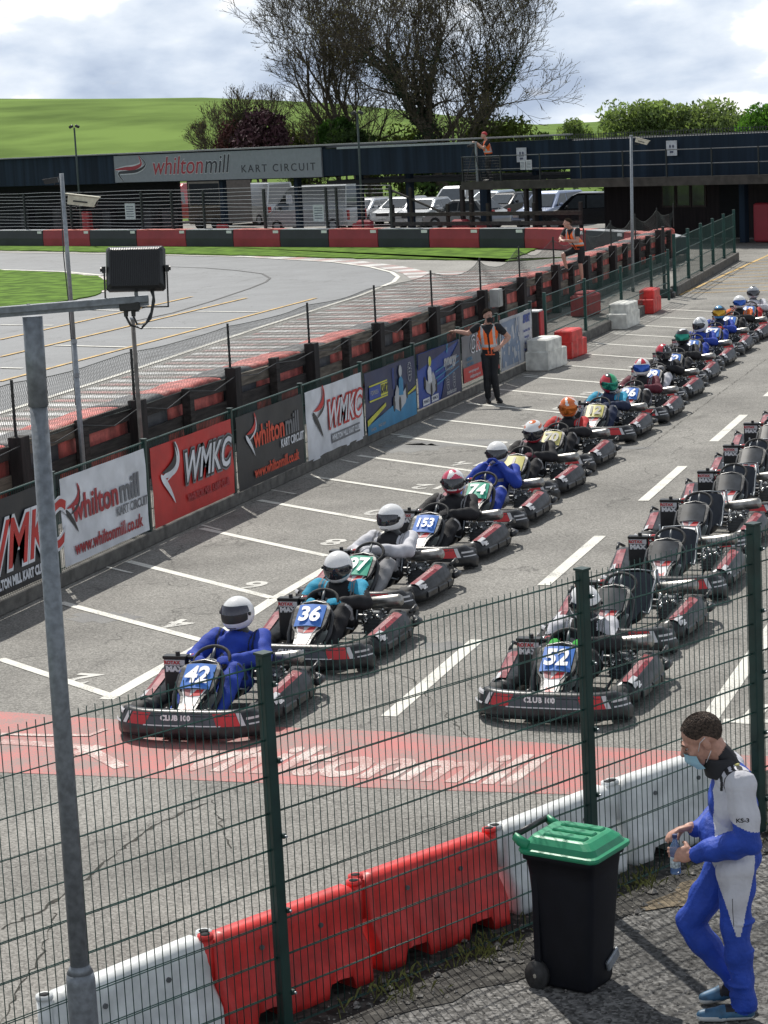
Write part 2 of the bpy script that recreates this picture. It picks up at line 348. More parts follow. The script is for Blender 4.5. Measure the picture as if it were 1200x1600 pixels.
# paddock markings
b = MB()
Z1 = .004
line_sheet(b, [g(166, 1093), g(325, 1003), g(430, 935)], .15, Z1)
line_sheet(b, [g(430, 935), (-9.12, 25), (-9.1, 40), (-9.1, 58)], .13, Z1)
bay = [((0, 1030), (180, 1090)), ((95, 942), (322, 1003)), ((200, 877), (428, 935)), ((315, 826), (511, 869)), ((405, 782), (590, 815))]
for a, c in bay: line_sheet(b, [g(*a), g(*c)], .11, Z1)
for i in range(14):
    y0 = 30.95+i*2.08; line_sheet(b, [(-11.72, y0), (-9.2, y0-1.62)], .1, Z1)
for y0, y1 in ((18.05, 20.98), (23.61, 26.54), (29.05, 31.98), (34.45, 37.5), (39.9, 42.9), (45.4, 48.4), (50.9, 53.9)):
    line_sheet(b, [(-6.25, y0), (-6.27, y1)], .15, Z1)
line_sheet(b, [(-3.43, 18.35), (-3.4, 23.)], .16, Z1); line_sheet(b, [(-3.1, 18.25), (-3.05, 18.9)], .16, Z1); line_sheet(b, [(-3.3, 18.32), (-2.2, 18.45)], .12, Z1)
for i in range(12): line_sheet(b, [(-11.98+.1*(i % 2), 24.2+i*2.8), (-11.45, 24.2+i*2.8-.35)], .05, Z1)
tag(b.build('paddock_markings', W_LINE), kind='structure')
# bay numbers, read from the far side
for i, s in enumerate(('2', '4', '6', '8', '10', '12', '14', '16', '18', '20', '22', '24', '26')):
    me = text_mesh(s, .56, offset=.012, sx=1.05, extrude=0.); me.materials.append(W_NUM)
    o = bpy.data.objects.new('bay_number', me); COL.objects.link(o); tag(o, kind='structure')
    yy = [18.97, 21.35, 23.35][i] if i < 3 else 25.95+(i-3)*2.09
    o.location = ([-9.72, -9.72, -9.65][i] if i < 3 else -9.6, yy, .005); o.rotation_euler = (0, 0, math.pi-.1)
# red painted band and its lettering
rb = [(-16, 17.85), g(0, 1112), g(230, 1128), g(600, 1143), g(900, 1165), (4, 17.0), (6, 15.5), g(900, 1242), g(600, 1232), g(230, 1216), g(0, 1207), (-16, 16.2)]
sheet('red_band', rb, .003, R_ROAD)
me = text_mesh('whiltonmill', 1.15, offset=.035, shear=.25, sx=1., extrude=0.); xs = [v.co.x for v in me.vertices]; wd = max(xs)-min(xs)
a, c = Vector(g(240, 1196)), Vector(g(815, 1222)); k = (c-a).length/wd
for v in me.vertices: v.co.x *= k
me.materials.append(W_ROAD); o = bpy.data.objects.new('road_lettering', me); COL.objects.link(o); tag(o, kind='structure')
o.location = ((a.x+c.x)/2, (a.y+c.y)/2+.27, .007); o.rotation_euler = (0, 0, math.atan2(c.y-a.y, c.x-a.x))
b = MB(); line_sheet(b, [g(0, 1148), g(60, 1150), g(140, 1150), g(165, 1140)], .07, .007); line_sheet(b, [g(0, 1160), g(60, 1163), g(130, 1168), g(190, 1200)], .14, .007); line_sheet(b, [g(115, 1180), g(160, 1167)], .16, .007)
tag(b.build('road_lettering', W_ROAD), kind='structure')
# yellow hatching beyond the gate
b = MB()
line_sheet(b, [(-12.2, 62.3), (-12.1, 82)], .13, Z1)
for i in range(13): line_sheet(b, [(-12.0, 63.0+i*1.35), (-3, 64.2+i*1.35)], .10, Z1)
tag(b.build('paddock_markings', Y_LINE), kind='structure')
CRK = mat('crack_filler', (.035, .034, .028), .95, var=.6, scale=30); OIL = worn_paint('oil_stain', (.11, .11, .115), under=(.2, .2, .19), amt=.5, sc=6)
def crack(pts, w_):
    b = MB(); P = [Vector(g(*p)) for p in pts]; out = []
    for i in range(len(P)-1):
        n_ = max(2, int((P[i+1]-P[i]).length/.06))
        for k in range(n_): out.append(P[i].lerp(P[i+1], k/n_)+Vector((random.gauss(0, .012), random.gauss(0, .012))))
    l, r = [], []
    for i, p in enumerate(out):
        d = (out[min(i+1, len(out)-1)]-out[max(i-1, 0)]).normalized(); n_ = Vector((-d.y, d.x)); ww = w_*random.uniform(.1, 1.)*(.4+.6*abs(math.sin(i*.13))); l.append(p+n_*ww/2); r.append(p-n_*ww/2)
    for i in range(len(l)-1): b.add([(l[i].x, l[i].y, .0022), (r[i].x, r[i].y, .0022), (r[i+1].x, r[i+1].y, .0022), (l[i+1].x, l[i+1].y, .0022)], [(0, 1, 2, 3)])
    tag(b.build('tarmac_crack', CRK), kind='structure')
crack([(0, 1452), (60, 1425), (130, 1378), (175, 1338), (240, 1290), (330, 1252)], .05); crack([(330, 1250), (345, 1290), (362, 1330)], .02); crack([(0, 1600), (60, 1500), (90, 1420)], .025)
crack([(930, 715), (1010, 700), (1090, 640), (1199, 560)], .02); crack([(500, 1010), (640, 1060), (760, 1180)], .015)
for (px_, py_, a_, c_) in ((770, 692, 1.6, .35), (900, 700, 1.1, .25), (640, 700, .5, .5), (160, 965, .4, .25), (520, 1180, .35, .2), (700, 1010, .3, .2)):
    c0 = Vector(g(px_, py_)); b = MB(); b.add([(c0.x+a_*math.cos(k*.31)*(1+.3*math.sin(k*1.7)), c0.y+c_*math.sin(k*.31)*(1+.3*math.cos(k*2.3)), .0016) for k in range(20)], [tuple(range(20))]); tag(b.build('oil_stain', OIL), kind='structure')
# ------------------------------------------------------------------ near side: fence, dirt, tarmac
FP = Vector((-3.38, 13.76)); FD = Vector((.46, .888)).normalized(); FN = Vector((-FD.y, FD.x))     # FN points to the track side
def fw(s, off=0., z=0.): p = FP+FD*s+FN*off; return Vector((p.x, p.y, z))
sheet('tarmac_walkway', [fw(-14, -.02), fw(12, -.02), fw(12, -9), fw(-14, -9)], .006, A_NEAR)
def ragged(name, s0, s1, o0, o1, z, m, amp):
    b = MB(); n = 70; a = [fw(s0+(s1-s0)*i/n, o0+random.uniform(-.02, .02), z) for i in range(n+1)]; c = [fw(s0+(s1-s0)*i/n, o1+random.uniform(-amp, amp)+.08*math.sin(i*.8), z+.0) for i in range(n+1)]
    b.add(a+c, [(i, i+1, n+2+i, n+1+i) for i in range(n)]); o = b.build(name, m); tag(o, kind='structure')
ragged('dirt_strip', -8, 8, .85, -.42, .012, A_DIRT, .07)
b = MB(); SANDY = mat('sandy_dirt', (.17, .135, .09), .95, var=.55, scale=25, bump=.8, bscale=90)
pts = [fw(.55+.42*math.cos(t)*(1+.25*math.sin(3*t)), -.42+.15*math.sin(t)*(1+.3*math.cos(5*t)), .014) for t in [i*math.pi/12 for i in range(24)]]; b.add(pts, [tuple(range(24))]); tag(b.build('sandy_patch', SANDY), kind='structure')
# loose stones along the fence foot
b = MB(); STONE = mat('loose_stone', (.2, .19, .175), .9, var=.6, scale=40, lo=.3, hi=.7)
def stone(b, p, s):
    vs = []; 
    for d in ((1, 0, 0), (-1, 0, 0), (0, 1, 0), (0, -1, 0), (0, 0, 1), (0, 0, -1)):
        v = Vector(d)*s*random.uniform(.6, 1.2); v.z *= .6; vs.append(p+v)
    q = Matrix.Rotation(random.uniform(0, 6), 3, 'Z'); vs = [p+q@(v-p) for v in vs]
    b.add(vs, [(0, 2, 4), (2, 1, 4), (1, 3, 4), (3, 0, 4), (2, 0, 5), (1, 2, 5), (3, 1, 5), (0, 3, 5)])
for i in range(5200):
    s_ = random.uniform(-3.4, 5.0); of = random.choice((random.gauss(-.15, .22), random.uniform(-3.2, .2), random.uniform(-3.2, 0)))
    sz = random.choice((.005, .006, .008, .009, .012)); 
    if abs(of) < .4 and random.random() < .06: sz = random.uniform(.02, .04)
    stone(b, fw(s_, of, .012+sz*.3), sz)
tag(b.build('loose_stones', STONE), 'grey loose stones scattered over the dark dirt and crumbled tarmac by the fence', 'stones', kind='stuff')
b = MB(); WEED = mat('dry_weeds', (.16, .17, .05), .9, var=.4, scale=60)
for i in range(420):
    c = fw(random.choice((-1.1, -.3, .45, 1.5, 2.2, -1.9))+random.gauss(0, .16), random.gauss(-.06, .08), .01); a = random.uniform(0, 6.3); h = random.uniform(.03, .11); l = random.uniform(.02, .08)
    d = Vector((math.cos(a), math.sin(a), 0)); n = Vector((-d.y, d.x, 0))*.003
    b.add([c-n, c+n, c+d*l*.5+Vector((0, 0, h*.8))+n, c+d*l+Vector((0, 0, h)), c+d*l*.5+Vector((0, 0, h*.8))-n], [(0, 1, 2, 3, 4)])
tag(b.build('weeds', WEED), 'dry weeds growing at the foot of the green mesh fence', 'weeds', kind='stuff')
# green mesh fence
FH = 2.22
fence = thing('mesh_fence', 'tall dark green welded mesh fence in front of the starting grid', 'fence', fw(0))
def fl(s, off=0., z=0.): v = FD*s+FN*off; return Vector((v.x, v.y, z))
posts = [-5.52, -2.76, 0., 1.85, 4.61]
RFN = Mcols((FD.x, FD.y, 0), (FN.x, FN.y, 0), (0, 0, 1), (0, 0, 0)).to_3x3()
for i, s_ in enumerate(posts):
    b = MB(); w_ = .07 if i != 3 else .085
    b.box(fl(s_, 0, FH/2+.03), (w_, .07, FH+.06), RFN, bev=.006); b.box(fl(s_, 0, FH+.065), (w_+.012, .082, .014), RFN)
    o = b.build('fence_post', GREEN, fence)
    for z_ in (.25, .75, 1.2, 1.65, 2.1):
        b = MB(); b.box(fl(s_+w_/2+.005, -.03, z_), (.03, .035, .03), RFN, bev=.005); b.mi = 1; b.cyl(fl(s_+w_/2+.008, -.045, z_), fl(s_+w_/2+.008, -.06, z_), .008, n=8); b.build('fence_clip', [GREEN, STEEL], o)
for i in range(len(posts)-1):
    b = MB(); b.smooth = True; s0, s1 = posts[i]+.035, posts[i+1]-.035; n = int(round((s1-s0)/.0548))
    for k in range(n+1):
        s_ = s0+(s1-s0)*k/n; jit = random.uniform(-.002, .002); b.tube([fl(s_+jit, 0, .03), fl(s_, 0, 1.1), fl(s_-jit, 0, FH+.035)], .0030, 5)
    for k in range(11):
        z_ = .04+(FH-.045)*k/10
        for of in (-.007, .007): b.tube([fl(s0-.03, of, z_), fl((s0+s1)/2, of, z_+random.uniform(-.004, .004)), fl(s1+.03, of, z_)], .0036, 5)
    b.build('mesh_panel', GREEN2, fence)
# plastic water-filled barriers behind the fence
def barrier(name, m, label, s_c, off, z=0., yaw=0., tilt=0.):
    Lb, hb = 1.14, .60; root = thing(name, label, 'barrier', fw(s_c, off), math.atan2(FD.y, FD.x)+yaw, 'plastic water-filled barriers behind the fence'); root.rotation_euler[0] = tilt
    prof = [(-.19, .0), (-.19, .05), (-.185, .18), (-.15, .24), (-.105, .30), (-.085, .50), (-.075, .57), (-.04, .60), (.04, .60), (.075, .57), (.085, .50), (.105, .30), (.15, .24), (.185, .18), (.19, .05), (.19, 0)]
    b = MB(); b.smooth = True; rings = []; nx = 40
    for i in range(nx+1):
        x = -Lb/2+Lb*i/nx; t = abs(2*x/Lb); ends = .82 if t > .97 else 1.
        lift = 0.
        for fx in (-.28, .28):
            if abs(x-fx) < .10: lift = .10
        rib = .012*(1 if (abs(((x+Lb/2) % .19)-.095) < .05) else 0)
        ring = []
        for y_, z_ in prof:
            zz = max(z_, lift) if z_ < .12 else z_
            yy = y_*ends
            if .02 < z_ < .26: yy += -math.copysign(rib, y_)
            if z_ > .56: yy *= .92 if t > .9 else 1; zz -= .03 if t > .93 else 0
            ring.append((x, yy, zz))
        rings.append(ring)
    b.loft(rings, True, True); b.build('shell', m, root)
    for sx in (-1, 1):
        b = MB(); b.smooth = True; b.tube([(sx*(Lb/2+.02), 0, .33), (sx*(Lb/2+.02), 0, .585)], .045, 12); b.tube([(sx*(Lb/2+.02), 0, .585), (sx*(Lb/2+.02), 0, .61)], [.05, .048], 12); b.mi = 1; b.cyl((sx*(Lb/2+.02), 0, .6), (sx*(Lb/2+.02), 0, .612), .03, n=10); b.build('hinge_lug', [m, DARK], root)
    for sx in (-.25, .22):
        b = MB(); b.cyl((sx, -.09, .45), (sx, -.103, .45), .016, n=8); b.build('bolt', STEELD, root)
    return root
WB = mat('barrier_white', (.72, .74, .74), .45, var=.20, scale=5, bump=.12, bscale=9, detail=9.)
def s_of(px, py, z=.57):
    p = Vector(g(px, py, z)); return (p-FP).dot(FD)
sb = [s_of(325, 1465), s_of(552, 1390), s_of(782, 1303), s_of(925, 1242)]
print('barrier bounds', sb, (Vector(g(325, 1465, .57))-FP).dot(FN), (Vector(g(925, 1242, .57))-FP).dot(FN))
offb = .34
barrier('plastic_barrier', WB, 'dirty white plastic barrier beside the grey lamp post', sb[0]-.6, offb+.03, yaw=.05)
barrier('plastic_barrier', REDP, 'glossy red plastic barrier standing next to the white barrier by the lamp post', (sb[0]+sb[1])/2, offb, yaw=-.01)
barrier('plastic_barrier', REDP, 'red plastic barrier leaning slightly, to the left of the green lidded bin', (sb[1]+sb[2])/2+.04, offb+.02, yaw=-.03, tilt=-.04)
barrier('plastic_barrier', WB, 'white plastic barrier half hidden behind the green lidded bin', sb[2]+.62, offb+.05, yaw=.02)
barrier('plastic_barrier', WB, 'white plastic barrier behind the man in the blue race suit', sb[2]+1.85, offb+.04, yaw=-.04)
# ------------------------------------------------------------------ wheelie bin
def wheelie_bin():
    p = Vector(g(897, 1555)); t = thing('wheelie_bin', 'black wheelie bin with a bright green lid standing in front of the fence', 'bin', (-3.16, 12.38, 0), R(74)); t.scale = (.86, .86, 1.03)
    # local: +Y is the wheel/handle side
    b = MB(); b.smooth = True
    def rr(hx, hy, z, k=.05, cy=0, nn=3):
        out = []
        for sx, sy, a0 in ((1, -1, -90), (1, 1, 0), (-1, 1, 90), (-1, -1, 180)):
            for i in range(nn+1):
                a = R(a0+90*i/nn); out.append((sx*(hx-k)+k*math.cos(a), cy+sy*(hy-k)+k*math.sin(a), z))
        return out
    secs = [(.17, .19, .015, .04, .0), (.185, .20, .04, .05, 0), (.20, .225, .30, .06, 0), (.225, .255, .70, .06, -.005), (.235, .27, .80, .06, -.005), (.25, .285, .80, .05, -.005), (.25, .285, .845, .05, -.005)]
    b.loft([rr(a, c, z, k, cy) for a, c, z, k, cy in secs], True, True); b.build('bin_body', BINB, t)
    b = MB(); b.smooth = False
    for s in (-1, 1): b.box((s*.21, .19, .40), (.03, .05, .62), bev=.006)
    b.box((0, .25, .16), (.36, .05, .05), bev=.01); b.build('rear_rib', BINB, t)
    # lid
    b = MB(); b.smooth = False
    def lid(hx, hy, z, k, cy): return rr(hx, hy, z, k, cy)
    b.loft([lid(.268, .31, .835, .06, -.015), lid(.275, .317, .848, .06, -.015), lid(.272, .314, .862, .06, -.015), lid(.25, .29, .868, .06, -.015), lid(.235, .27, .90, .06, -.01), lid(.20, .23, .930, .06, -.0), lid(.18, .20, .936, .05, 0)], True, True)
    b.build('bin_lid', LIDG, t)
    b = MB()
    for x in (-.12, 0, .12): b.box((x, -.02, .938), (.075, .33, .022), bev=.008)
    b.build('lid_ridge', LIDG, t)
    for s in (-1, 1):
        b = MB(); b.smooth = True; b.tube([(s*.225, .22, .875), (s*.225, .29, .90), (s*.225, .335, .925)], [.035, .034, .026], 8); b.build('lid_ear', LIDG, t)
    b = MB(); b.smooth = True; b.tube([(-.22, .335, .925), (.22, .335, .925)], .019, 10); b.build('handle', BLK, t)
    for s in (-1, 1):
        b = MB(); b.smooth = True; b.cyl((s*.185, .20, .088), (s*.24, .20, .088), .088, n=20); w_ = b.build('wheel', RUB, t)
        b = MB(); b.cyl((s*.241, .20, .088), (s*.25, .20, .088), .014, n=8); b.build('hub', CHROME, w_)
    b = MB(); b.smooth = True; b.tube([(.252, -.12, .80), (.275, -.12, .765), (.275, -.12, .735), (.275, .06, .735), (.275, .06, .765), (.252, .06, .80)], .008, 6); b.build('side_grip', STEELD, t)
    b = MB(); b.box((.12, -.222, .15), (.17, .03, .07), Matrix.Rotation(-.35, 3, 'Y'), bev=.01); b.build('foot_plate', STEEL, t)
    return t
BINB = mat('bin_black', (.008, .009, .013), .62, spec=.25, var=.15, bump=.08, bscale=200)
LIDG = mat('bin_lid_green', (.018, .27, .13), .42, var=.12, scale=6, bump=.1, bscale=150)
wheelie_bin()
# ------------------------------------------------------------------ lamp post and floodlight
def lamp():
    D = 10.4
    def at(px, py): return atdist(px, py, D)
    base = at(108, 1300); bx, by = base.x, base.y
    GR = mat('lamp_post_grey', (.20, .22, .245), .5, .35, var=.22, scale=26, bump=.12, bscale=40, detail=8)
    t = thing('lamp_post', 'thick grey galvanised lamp post with a flat cross arm at the left edge', 'lamp post', (bx, by, 0))
    ztop = at(48, 488).z; zcol = at(120, 1520).z; top = at(50, 486)
    dx, dy = top.x-bx, top.y-by
    b = MB(); b.smooth = True; b.tube([(0, 0, 0), (0, 0, zcol-.04), (0, 0, zcol)], [.072, .072, .066], 20); b.build('base_sleeve', GR, t)
    b = MB(); b.smooth = True; b.tube([(0, 0, zcol), (0, 0, zcol+.04)], [.066, .046], 20); b.tube([(0, 0, zcol+.02), (dx*.75, dy*.75, ztop-.42)], [.046, .042], 20); b.build('pole', GR, t)
    b = MB(); b.smooth = True; b.tube([(dx*.75, dy*.75, ztop-.44), (dx, dy, ztop-.02)], .047, 20); b.build('top_sleeve', GR, t)
    p0 = at(-60, 490); p1 = at(232, 466); d = (p1-p0).normalized(); up = Vector((0, 0, 1)); sd_ = d.cross(up)
    def rel(v): return Vector((v.x-bx, v.y-by, v.z))
    b = MB(); c = rel((p0+p1)/2); M3 = Mcols(d, -sd_, up, (0, 0, 0)).to_3x3(); b.box(c, ((p1-p0).length, .05, .032), M3, bev=.003); b.box(c+Vector((0, 0, -.018)), ((p1-p0).length, .012, .03), M3); arm = b.build('cross_arm', GR, t)
    for px in (45, 213): 
        q = rel(at(px, 482 if px == 45 else 462)); b = MB(); b.cyl(q, q+Vector((0, 0, .022)), .009, n=6); b.build('bolt', STEELD, arm)
    # flood light, seen from behind
    cpos = at(212, 420); f = thing('floodlight', 'large black floodlight seen from behind on the end of the lamp post arm', 'floodlight', cpos)
    rx = RC[:, 0]; X_ = Vector((rx[0], rx[1], 0)).normalized(); Y_ = Vector((-X_.y, X_.x, 0))
    tl = Matrix.Rotation(R(-14), 4, 'X'); base_M = Mcols(X_, Y_, (0, 0, 1), (0, 0, 0)).to_3x3(); roll = Matrix.Rotation(R(1.5), 3, 'Y'); Mh = base_M@roll@tl.to_3x3()
    def P(x, y, z): return Mh@Vector((x, y, z))
    HS = mat('floodlight_black', (.012, .013, .015), .38, var=.2)
    b = MB(); hw, hh = .138, .105
    def rect(a, c, y, k=.012): return [P(x, y, z) for x, z in ((-a+k, -c), (a-k, -c), (a, -c+k), (a, c-k), (a-k, c), (-a+k, c), (-a, c-k), (-a, -c+k))]
    b.loft([rect(hw-.02, hh-.02, -.035), rect(hw-.008, hh-.01, -.022), rect(hw, hh, 0), rect(hw, hh, .02)], True, True); hs = b.build('housing', HS, f)
    b = MB()
    for i in range(26): x = -.11+.22*i/25; b.box(P(x, -.036, 0), (.0022, .010, .165), Mh)
    b.build('cooling_fins', HS, hs)
    b = MB()
    for i in range(30): x = -.115+.23*i/29; b.box(P(x, -.028, hh-.012), (.0035, .004, .010), Mh)
    b.build('vent_row', STEEL, hs)
    b = MB(); b.box(P(0, .024, 0), (.25, .006, .19), Mh); b.build('lens', mat('floodlight_lens', (.5, .5, .48), .2), f)
    M0 = base_M@roll
    def Q(x, y, z): return M0@Vector((x, y, z))
    b = MB(); b.smooth = False
    for s in (-1, 1): b.box(Q(s*(hw+.008), -.01, -.085), (.006, .02, .19), M0); b.box(Q(s*(hw+.010), -.01, .0), (.014, .03, .03), M0)
    b.box(Q(0, -.01, -.178), (2*hw+.02, .02, .006), M0); b.build('bracket', BLK, f)
    for s in (-1, 1):
        b = MB(); b.cyl(Q(s*(hw+.015), -.01, 0), Q(s*(hw+.026), -.01, 0), .010, n=8); b.build('bracket_knob', BLK, f)
    b = MB(); b.cyl(Q(0, 0, -.20), Q(0, 0, -.165), .009, n=6); b.build('mounting_bolt', STEEL, f)
    j = at(203, 478); jb = thing('junction_box', 'small black junction box under the floodlight arm', 'junction box', j)
    b = MB(); b.box((0, 0, 0), (.095, .05, .045), M0, bev=.005); b.build('box', BLK, jb)
    b = MB()
    for x in (-.02, .015): b.cyl(Q(x, 0, -.02), Q(x, 0, -.05), .012, .010, 8)
    b.build('cable_gland', BLK, jb)
    b = MB(); b.smooth = True; b.tube([Q(-.02, 0, -.05), Q(0, -.005, -.09), Q(.05, -.01, -.105), Q(.095, -.01, -.06), Q(.115, -.01, .02), Q(.11, -.01, .09), Q(.07, -.01, .105), Q(.04, -.01, .115), Q(.035, -.01, .135)], .006, 7)
    b.tube([Q(.015, 0, -.05), Q(.03, -.005, -.085), Q(.07, -.01, -.085), Q(.10, -.01, -.03), Q(.112, -.01, .04), Q(.10, -.01, .075)], .005, 7); b.build('cable', BLK, jb)
lamp()
# ------------------------------------------------------------------ banner fence along the grid
BX = -12.0
PY = [20.2+2.8*i for i in range(-1, 10)]          # posts of the banner stretch
bf = thing('banner_fence', 'long low green fence on a concrete kerb carrying the sponsor banners', 'fence', (BX, 20, 0))
kb = 1
b = MB(); b.box((-.03, 13.2+.0, .09), (.16, 31.6, .18), bev=.012); b.build('kerb', CONC, bf)
ys = [17.4, 20.2, 23.0, 25.6, 28.5, 31.3, 34.1, 36.95, 39.75, 42.45, 45.1]
for y_ in ys: 
    b = MB(); b.box((-.0, y_-20, .72), (.06, .06, 1.32), bev=.006); b.box((0, y_-20, 1.385), (.075, .075, .014)); b.build('fence_post', GREEN, bf)
b = MB(); y_ = -2.6
while y_ < 25.1: b.tube([(-.01, y_, .18), (-.01, y_, 1.36)], .0035, 4); y_ += .052
for z_ in (.2, .45, .75, 1.05, 1.33): b.tube([(-.02, -2.6, z_), (-.02, 25.1, z_)], .006, 5)
b.tube([(-.0, -2.6, 1.345), (-.0, 25.1, 1.345)], .011, 6); b.build('mesh_panel', GREEN2, bf)
# plain mesh fence continuing past the banners
pf = thing('mesh_fence', 'low green mesh fence on a kerb between the white blocks and the red block', 'fence', (BX, 46, 0))
ye = [46.55, 50.3, 54.2, 57.9]
b = MB(); b.box((-.1, 6.2, .12), (.2, 11.9, .24), bev=.015); b.build('kerb', CONC, pf)
for y_ in ye+[60.2]:
    b = MB(); b.box((-.06, y_-46, .75), (.07, .07, 1.4), bev=.006); b.build('fence_post', GREEN2, pf)
b = MB(); y_ = .5
while y_ < 14.2: b.tube([(-.06, y_, .2), (-.06, y_, 1.38)], .0028, 4); y_ += .052
for z_ in (.3, .55, .8, 1.05, 1.38): b.tube([(-.06, .5, z_), (-.06, 14.2, z_)], .012 if z_ > .9 or z_ == .55 else .008, 5)
b.build('mesh_panel', GREEN2, pf)
# banners (local X = along the fence, local Y = up, local Z = towards the grid)
def cm(n, c, r=.45): return mat('vinyl_'+n, c, r, var=.16, scale=2.2, detail=9., bump=.15, bscale=7)
VW, VR, VK, VG, VB, VD, VS, VY = cm('white', (.66, .69, .74)), cm('red', (.50, .022, .02)), cm('black', (.020, .022, .026)), cm('grey', (.15, .16, .18)), cm('blue', (.02, .06, .30)), cm('dark_red', (.33, .02, .03)), cm('silver', (.42, .44, .47)), cm('yellow', (.55, .55, .05))
VC, VT, VO, VN = cm('cyan', (.03, .22, .42)), cm('teal', (.03, .14, .20)), cm('orange_red', (.62, .06, .02)), cm('navy', (.02, .03, .09))
def banner(y0, y1, z0, z1, m, label):
    M = Mcols((0, 1, 0), (0, 0, 1), (1, 0, 0), (BX+.045, (y0+y1)/2, (z0+z1)/2)); t = thing('banner', label, 'banner', M=M, group='sponsor banners along the grid fence')
    W_, H_ = y1-y0, z1-z0; b = MB(); nx, ny = 28, 10
    def P(i, j):
        x = -W_/2+W_*i/nx; y = -H_/2+H_*j/ny; z = .004*math.sin(x*3.1+y*2+y0)+.004*math.sin(x*9.3-y*7+y0)+.003*math.sin(y*14+x*3)
        return (x, y, z)
    vs = [P(i, j) for j in range(ny+1) for i in range(nx+1)]; vs2 = [(v[0], v[1], v[2]-.004) for v in vs]; n = nx+1; fs = []
    for j in range(ny):
        for i in range(nx): fs.append((j*n+i, j*n+i+1, (j+1)*n+i+1, (j+1)*n+i))
    b.smooth = True; b.add(vs, fs); b.add(vs2, [tuple(reversed(f)) for f in fs]); sh = b.build('vinyl_sheet', m, t)
    return t
def LT(t, s, x, y, size, m, z=.016, **k): return text(s, size, m, t, T((x, y, z)), **k)
def swoosh(t, x, y, s, m1, m2, m3=None, z=.016):
    """two curved tapering blades"""
    def blade(pts, m, zz, nm='logo'):
        P_ = []; Q_ = []; n = 18
        for i in range(n+1):
            u = i/n; a = (1-u)**3; bb = 3*u*(1-u)**2; c = 3*u*u*(1-u); d = u**3
            px = a*pts[0][0]+bb*pts[1][0]+c*pts[2][0]+d*pts[3][0]; py = a*pts[0][1]+bb*pts[1][1]+c*pts[2][1]+d*pts[3][1]
            v = Vector((px, py)); P_.append(v)
        out = []
        for i, v in enumerate(P_):
            d = (P_[min(i+1, n)]-P_[max(i-1, 0)]).normalized(); nn = Vector((-d.y, d.x)); w_ = .075*math.sin(math.pi*min(1, (i+.6)/(n+.6)))**.7*pts[4]
            out.append((v+nn*w_, v-nn*w_))
        bb_ = MB(); vs = [(x+q.x*s, y+q.y*s, zz) for a, c in out for q in (a, c)]; bb_.add(vs, [(2*i, 2*i+1, 2*i+3, 2*i+2) for i in range(n)]); bb_.build(nm, m, t)
    blade([(.30, .62), (.52, .30), (.30, .10), (-.36, .08), 1.1], m1, z)
    if m3: blade([(.36, .60), (.60, .22), (.40, -.02), (-.40, .0), 1.5], m3, z-.003)
    blade([(-.40, .06), (-.36, -.05), (-.1, -.15), (.22, -.62), 1.0], m2, z+.001)
    blade([(.34, .5), (.56, .1), (.2, .0), (-.2, -.12), .5], m2, z+.002)
# 1 black WMKC (partly cut by the frame), 2 white, 3 red, 4 black, 5 white WMKC, 6..9 sponsors
t = banner(20.27, 22.93, .22, 1.30, VK, 'black banner with white and red club lettering at the left edge')
LT(t, 'WMKC', .42, -.02, .78, VW, offset=.05, shear=.3, sx=.86); LT(t, 'WMKC', .42, -.02, .78, VR, z=.020, offset=.012, shear=.3, sx=.86)
LT(t, 'WHILTON MILL KART CLUB', .30, -.42, .15, VW, sx=.72, offset=.008); swoosh(t, -.95, .05, .6, VR, VW)
t = banner(23.1, 25.5, .22, 1.28, VW, 'white banner with red and grey lettering and a web address')
swoosh(t, -.92, .12, .48, VD, VK)
LT(t, 'whilton', .34, .10, .43, VD, offset=.010, sx=.98, align='RIGHT'); LT(t, 'mill', .37, .10, .43, VG, offset=.010, sx=.98, align='LEFT')
LT(t, 'KART CIRCUIT', .72, -.13, .165, VG, sx=.85, offset=.004); LT(t, 'www.whiltonmill.co.uk', .02, -.36, .235, VD, sx=.88, offset=.006)
t = banner(25.68, 28.42, .2, 1.25, VR, 'bright red banner with white club lettering on a dark outline')
swoosh(t, -.85, .1, .66, VK, VW, VW)
LT(t, 'WMKC', .38, .08, .56, VG, offset=.055, shear=.35, sx=.92); LT(t, 'WMKC', .38, .08, .56, VK, z=.018, offset=.035, shear=.35, sx=.92); LT(t, 'WMKC', .38, .08, .56, VW, z=.022, offset=.008, shear=.35, sx=.92)
LT(t, 'WHILTON MILL KART CLUB', .42, -.32, .145, VD, sx=.80, offset=.006)
t = banner(28.58, 31.22, .18, 1.24, VK, 'black banner with red and grey lettering and a red web address')
swoosh(t, -.80, .2, .5, VR, VW)
LT(t, 'whilton', .52, .14, .43, VO, offset=.010, sx=.95, align='RIGHT'); LT(t, 'mill', .55, .14, .43, VG, offset=.010, sx=.95, align='LEFT'); LT(t, 'KART CIRCUIT', .82, -.10, .17, VW, sx=.85, offset=.005); LT(t, 'www.whiltonmill.co.uk', .15, -.36, .22, VO, sx=.88, offset=.006)
t = banner(31.38, 34.02, .14, 1.23, VW, 'white banner with large red club lettering and a dark swoosh')
swoosh(t, -.78, .16, .66, VR, VK); LT(t, 'WMKC', .36, .05, .56, VR, offset=.05, shear=.35, sx=.92); LT(t, 'WMKC', .36, .05, .56, VW, z=.021, offset=.010, shear=.35, sx=.92)
b = MB(); b.box((.42, -.32, .013), (1.35, .15, .004)); b.build('logo', VG, t); LT(t, 'WHILTON MILL KART CLUB', .42, -.32, .12, VW, z=.018, sx=.9, offset=.004)
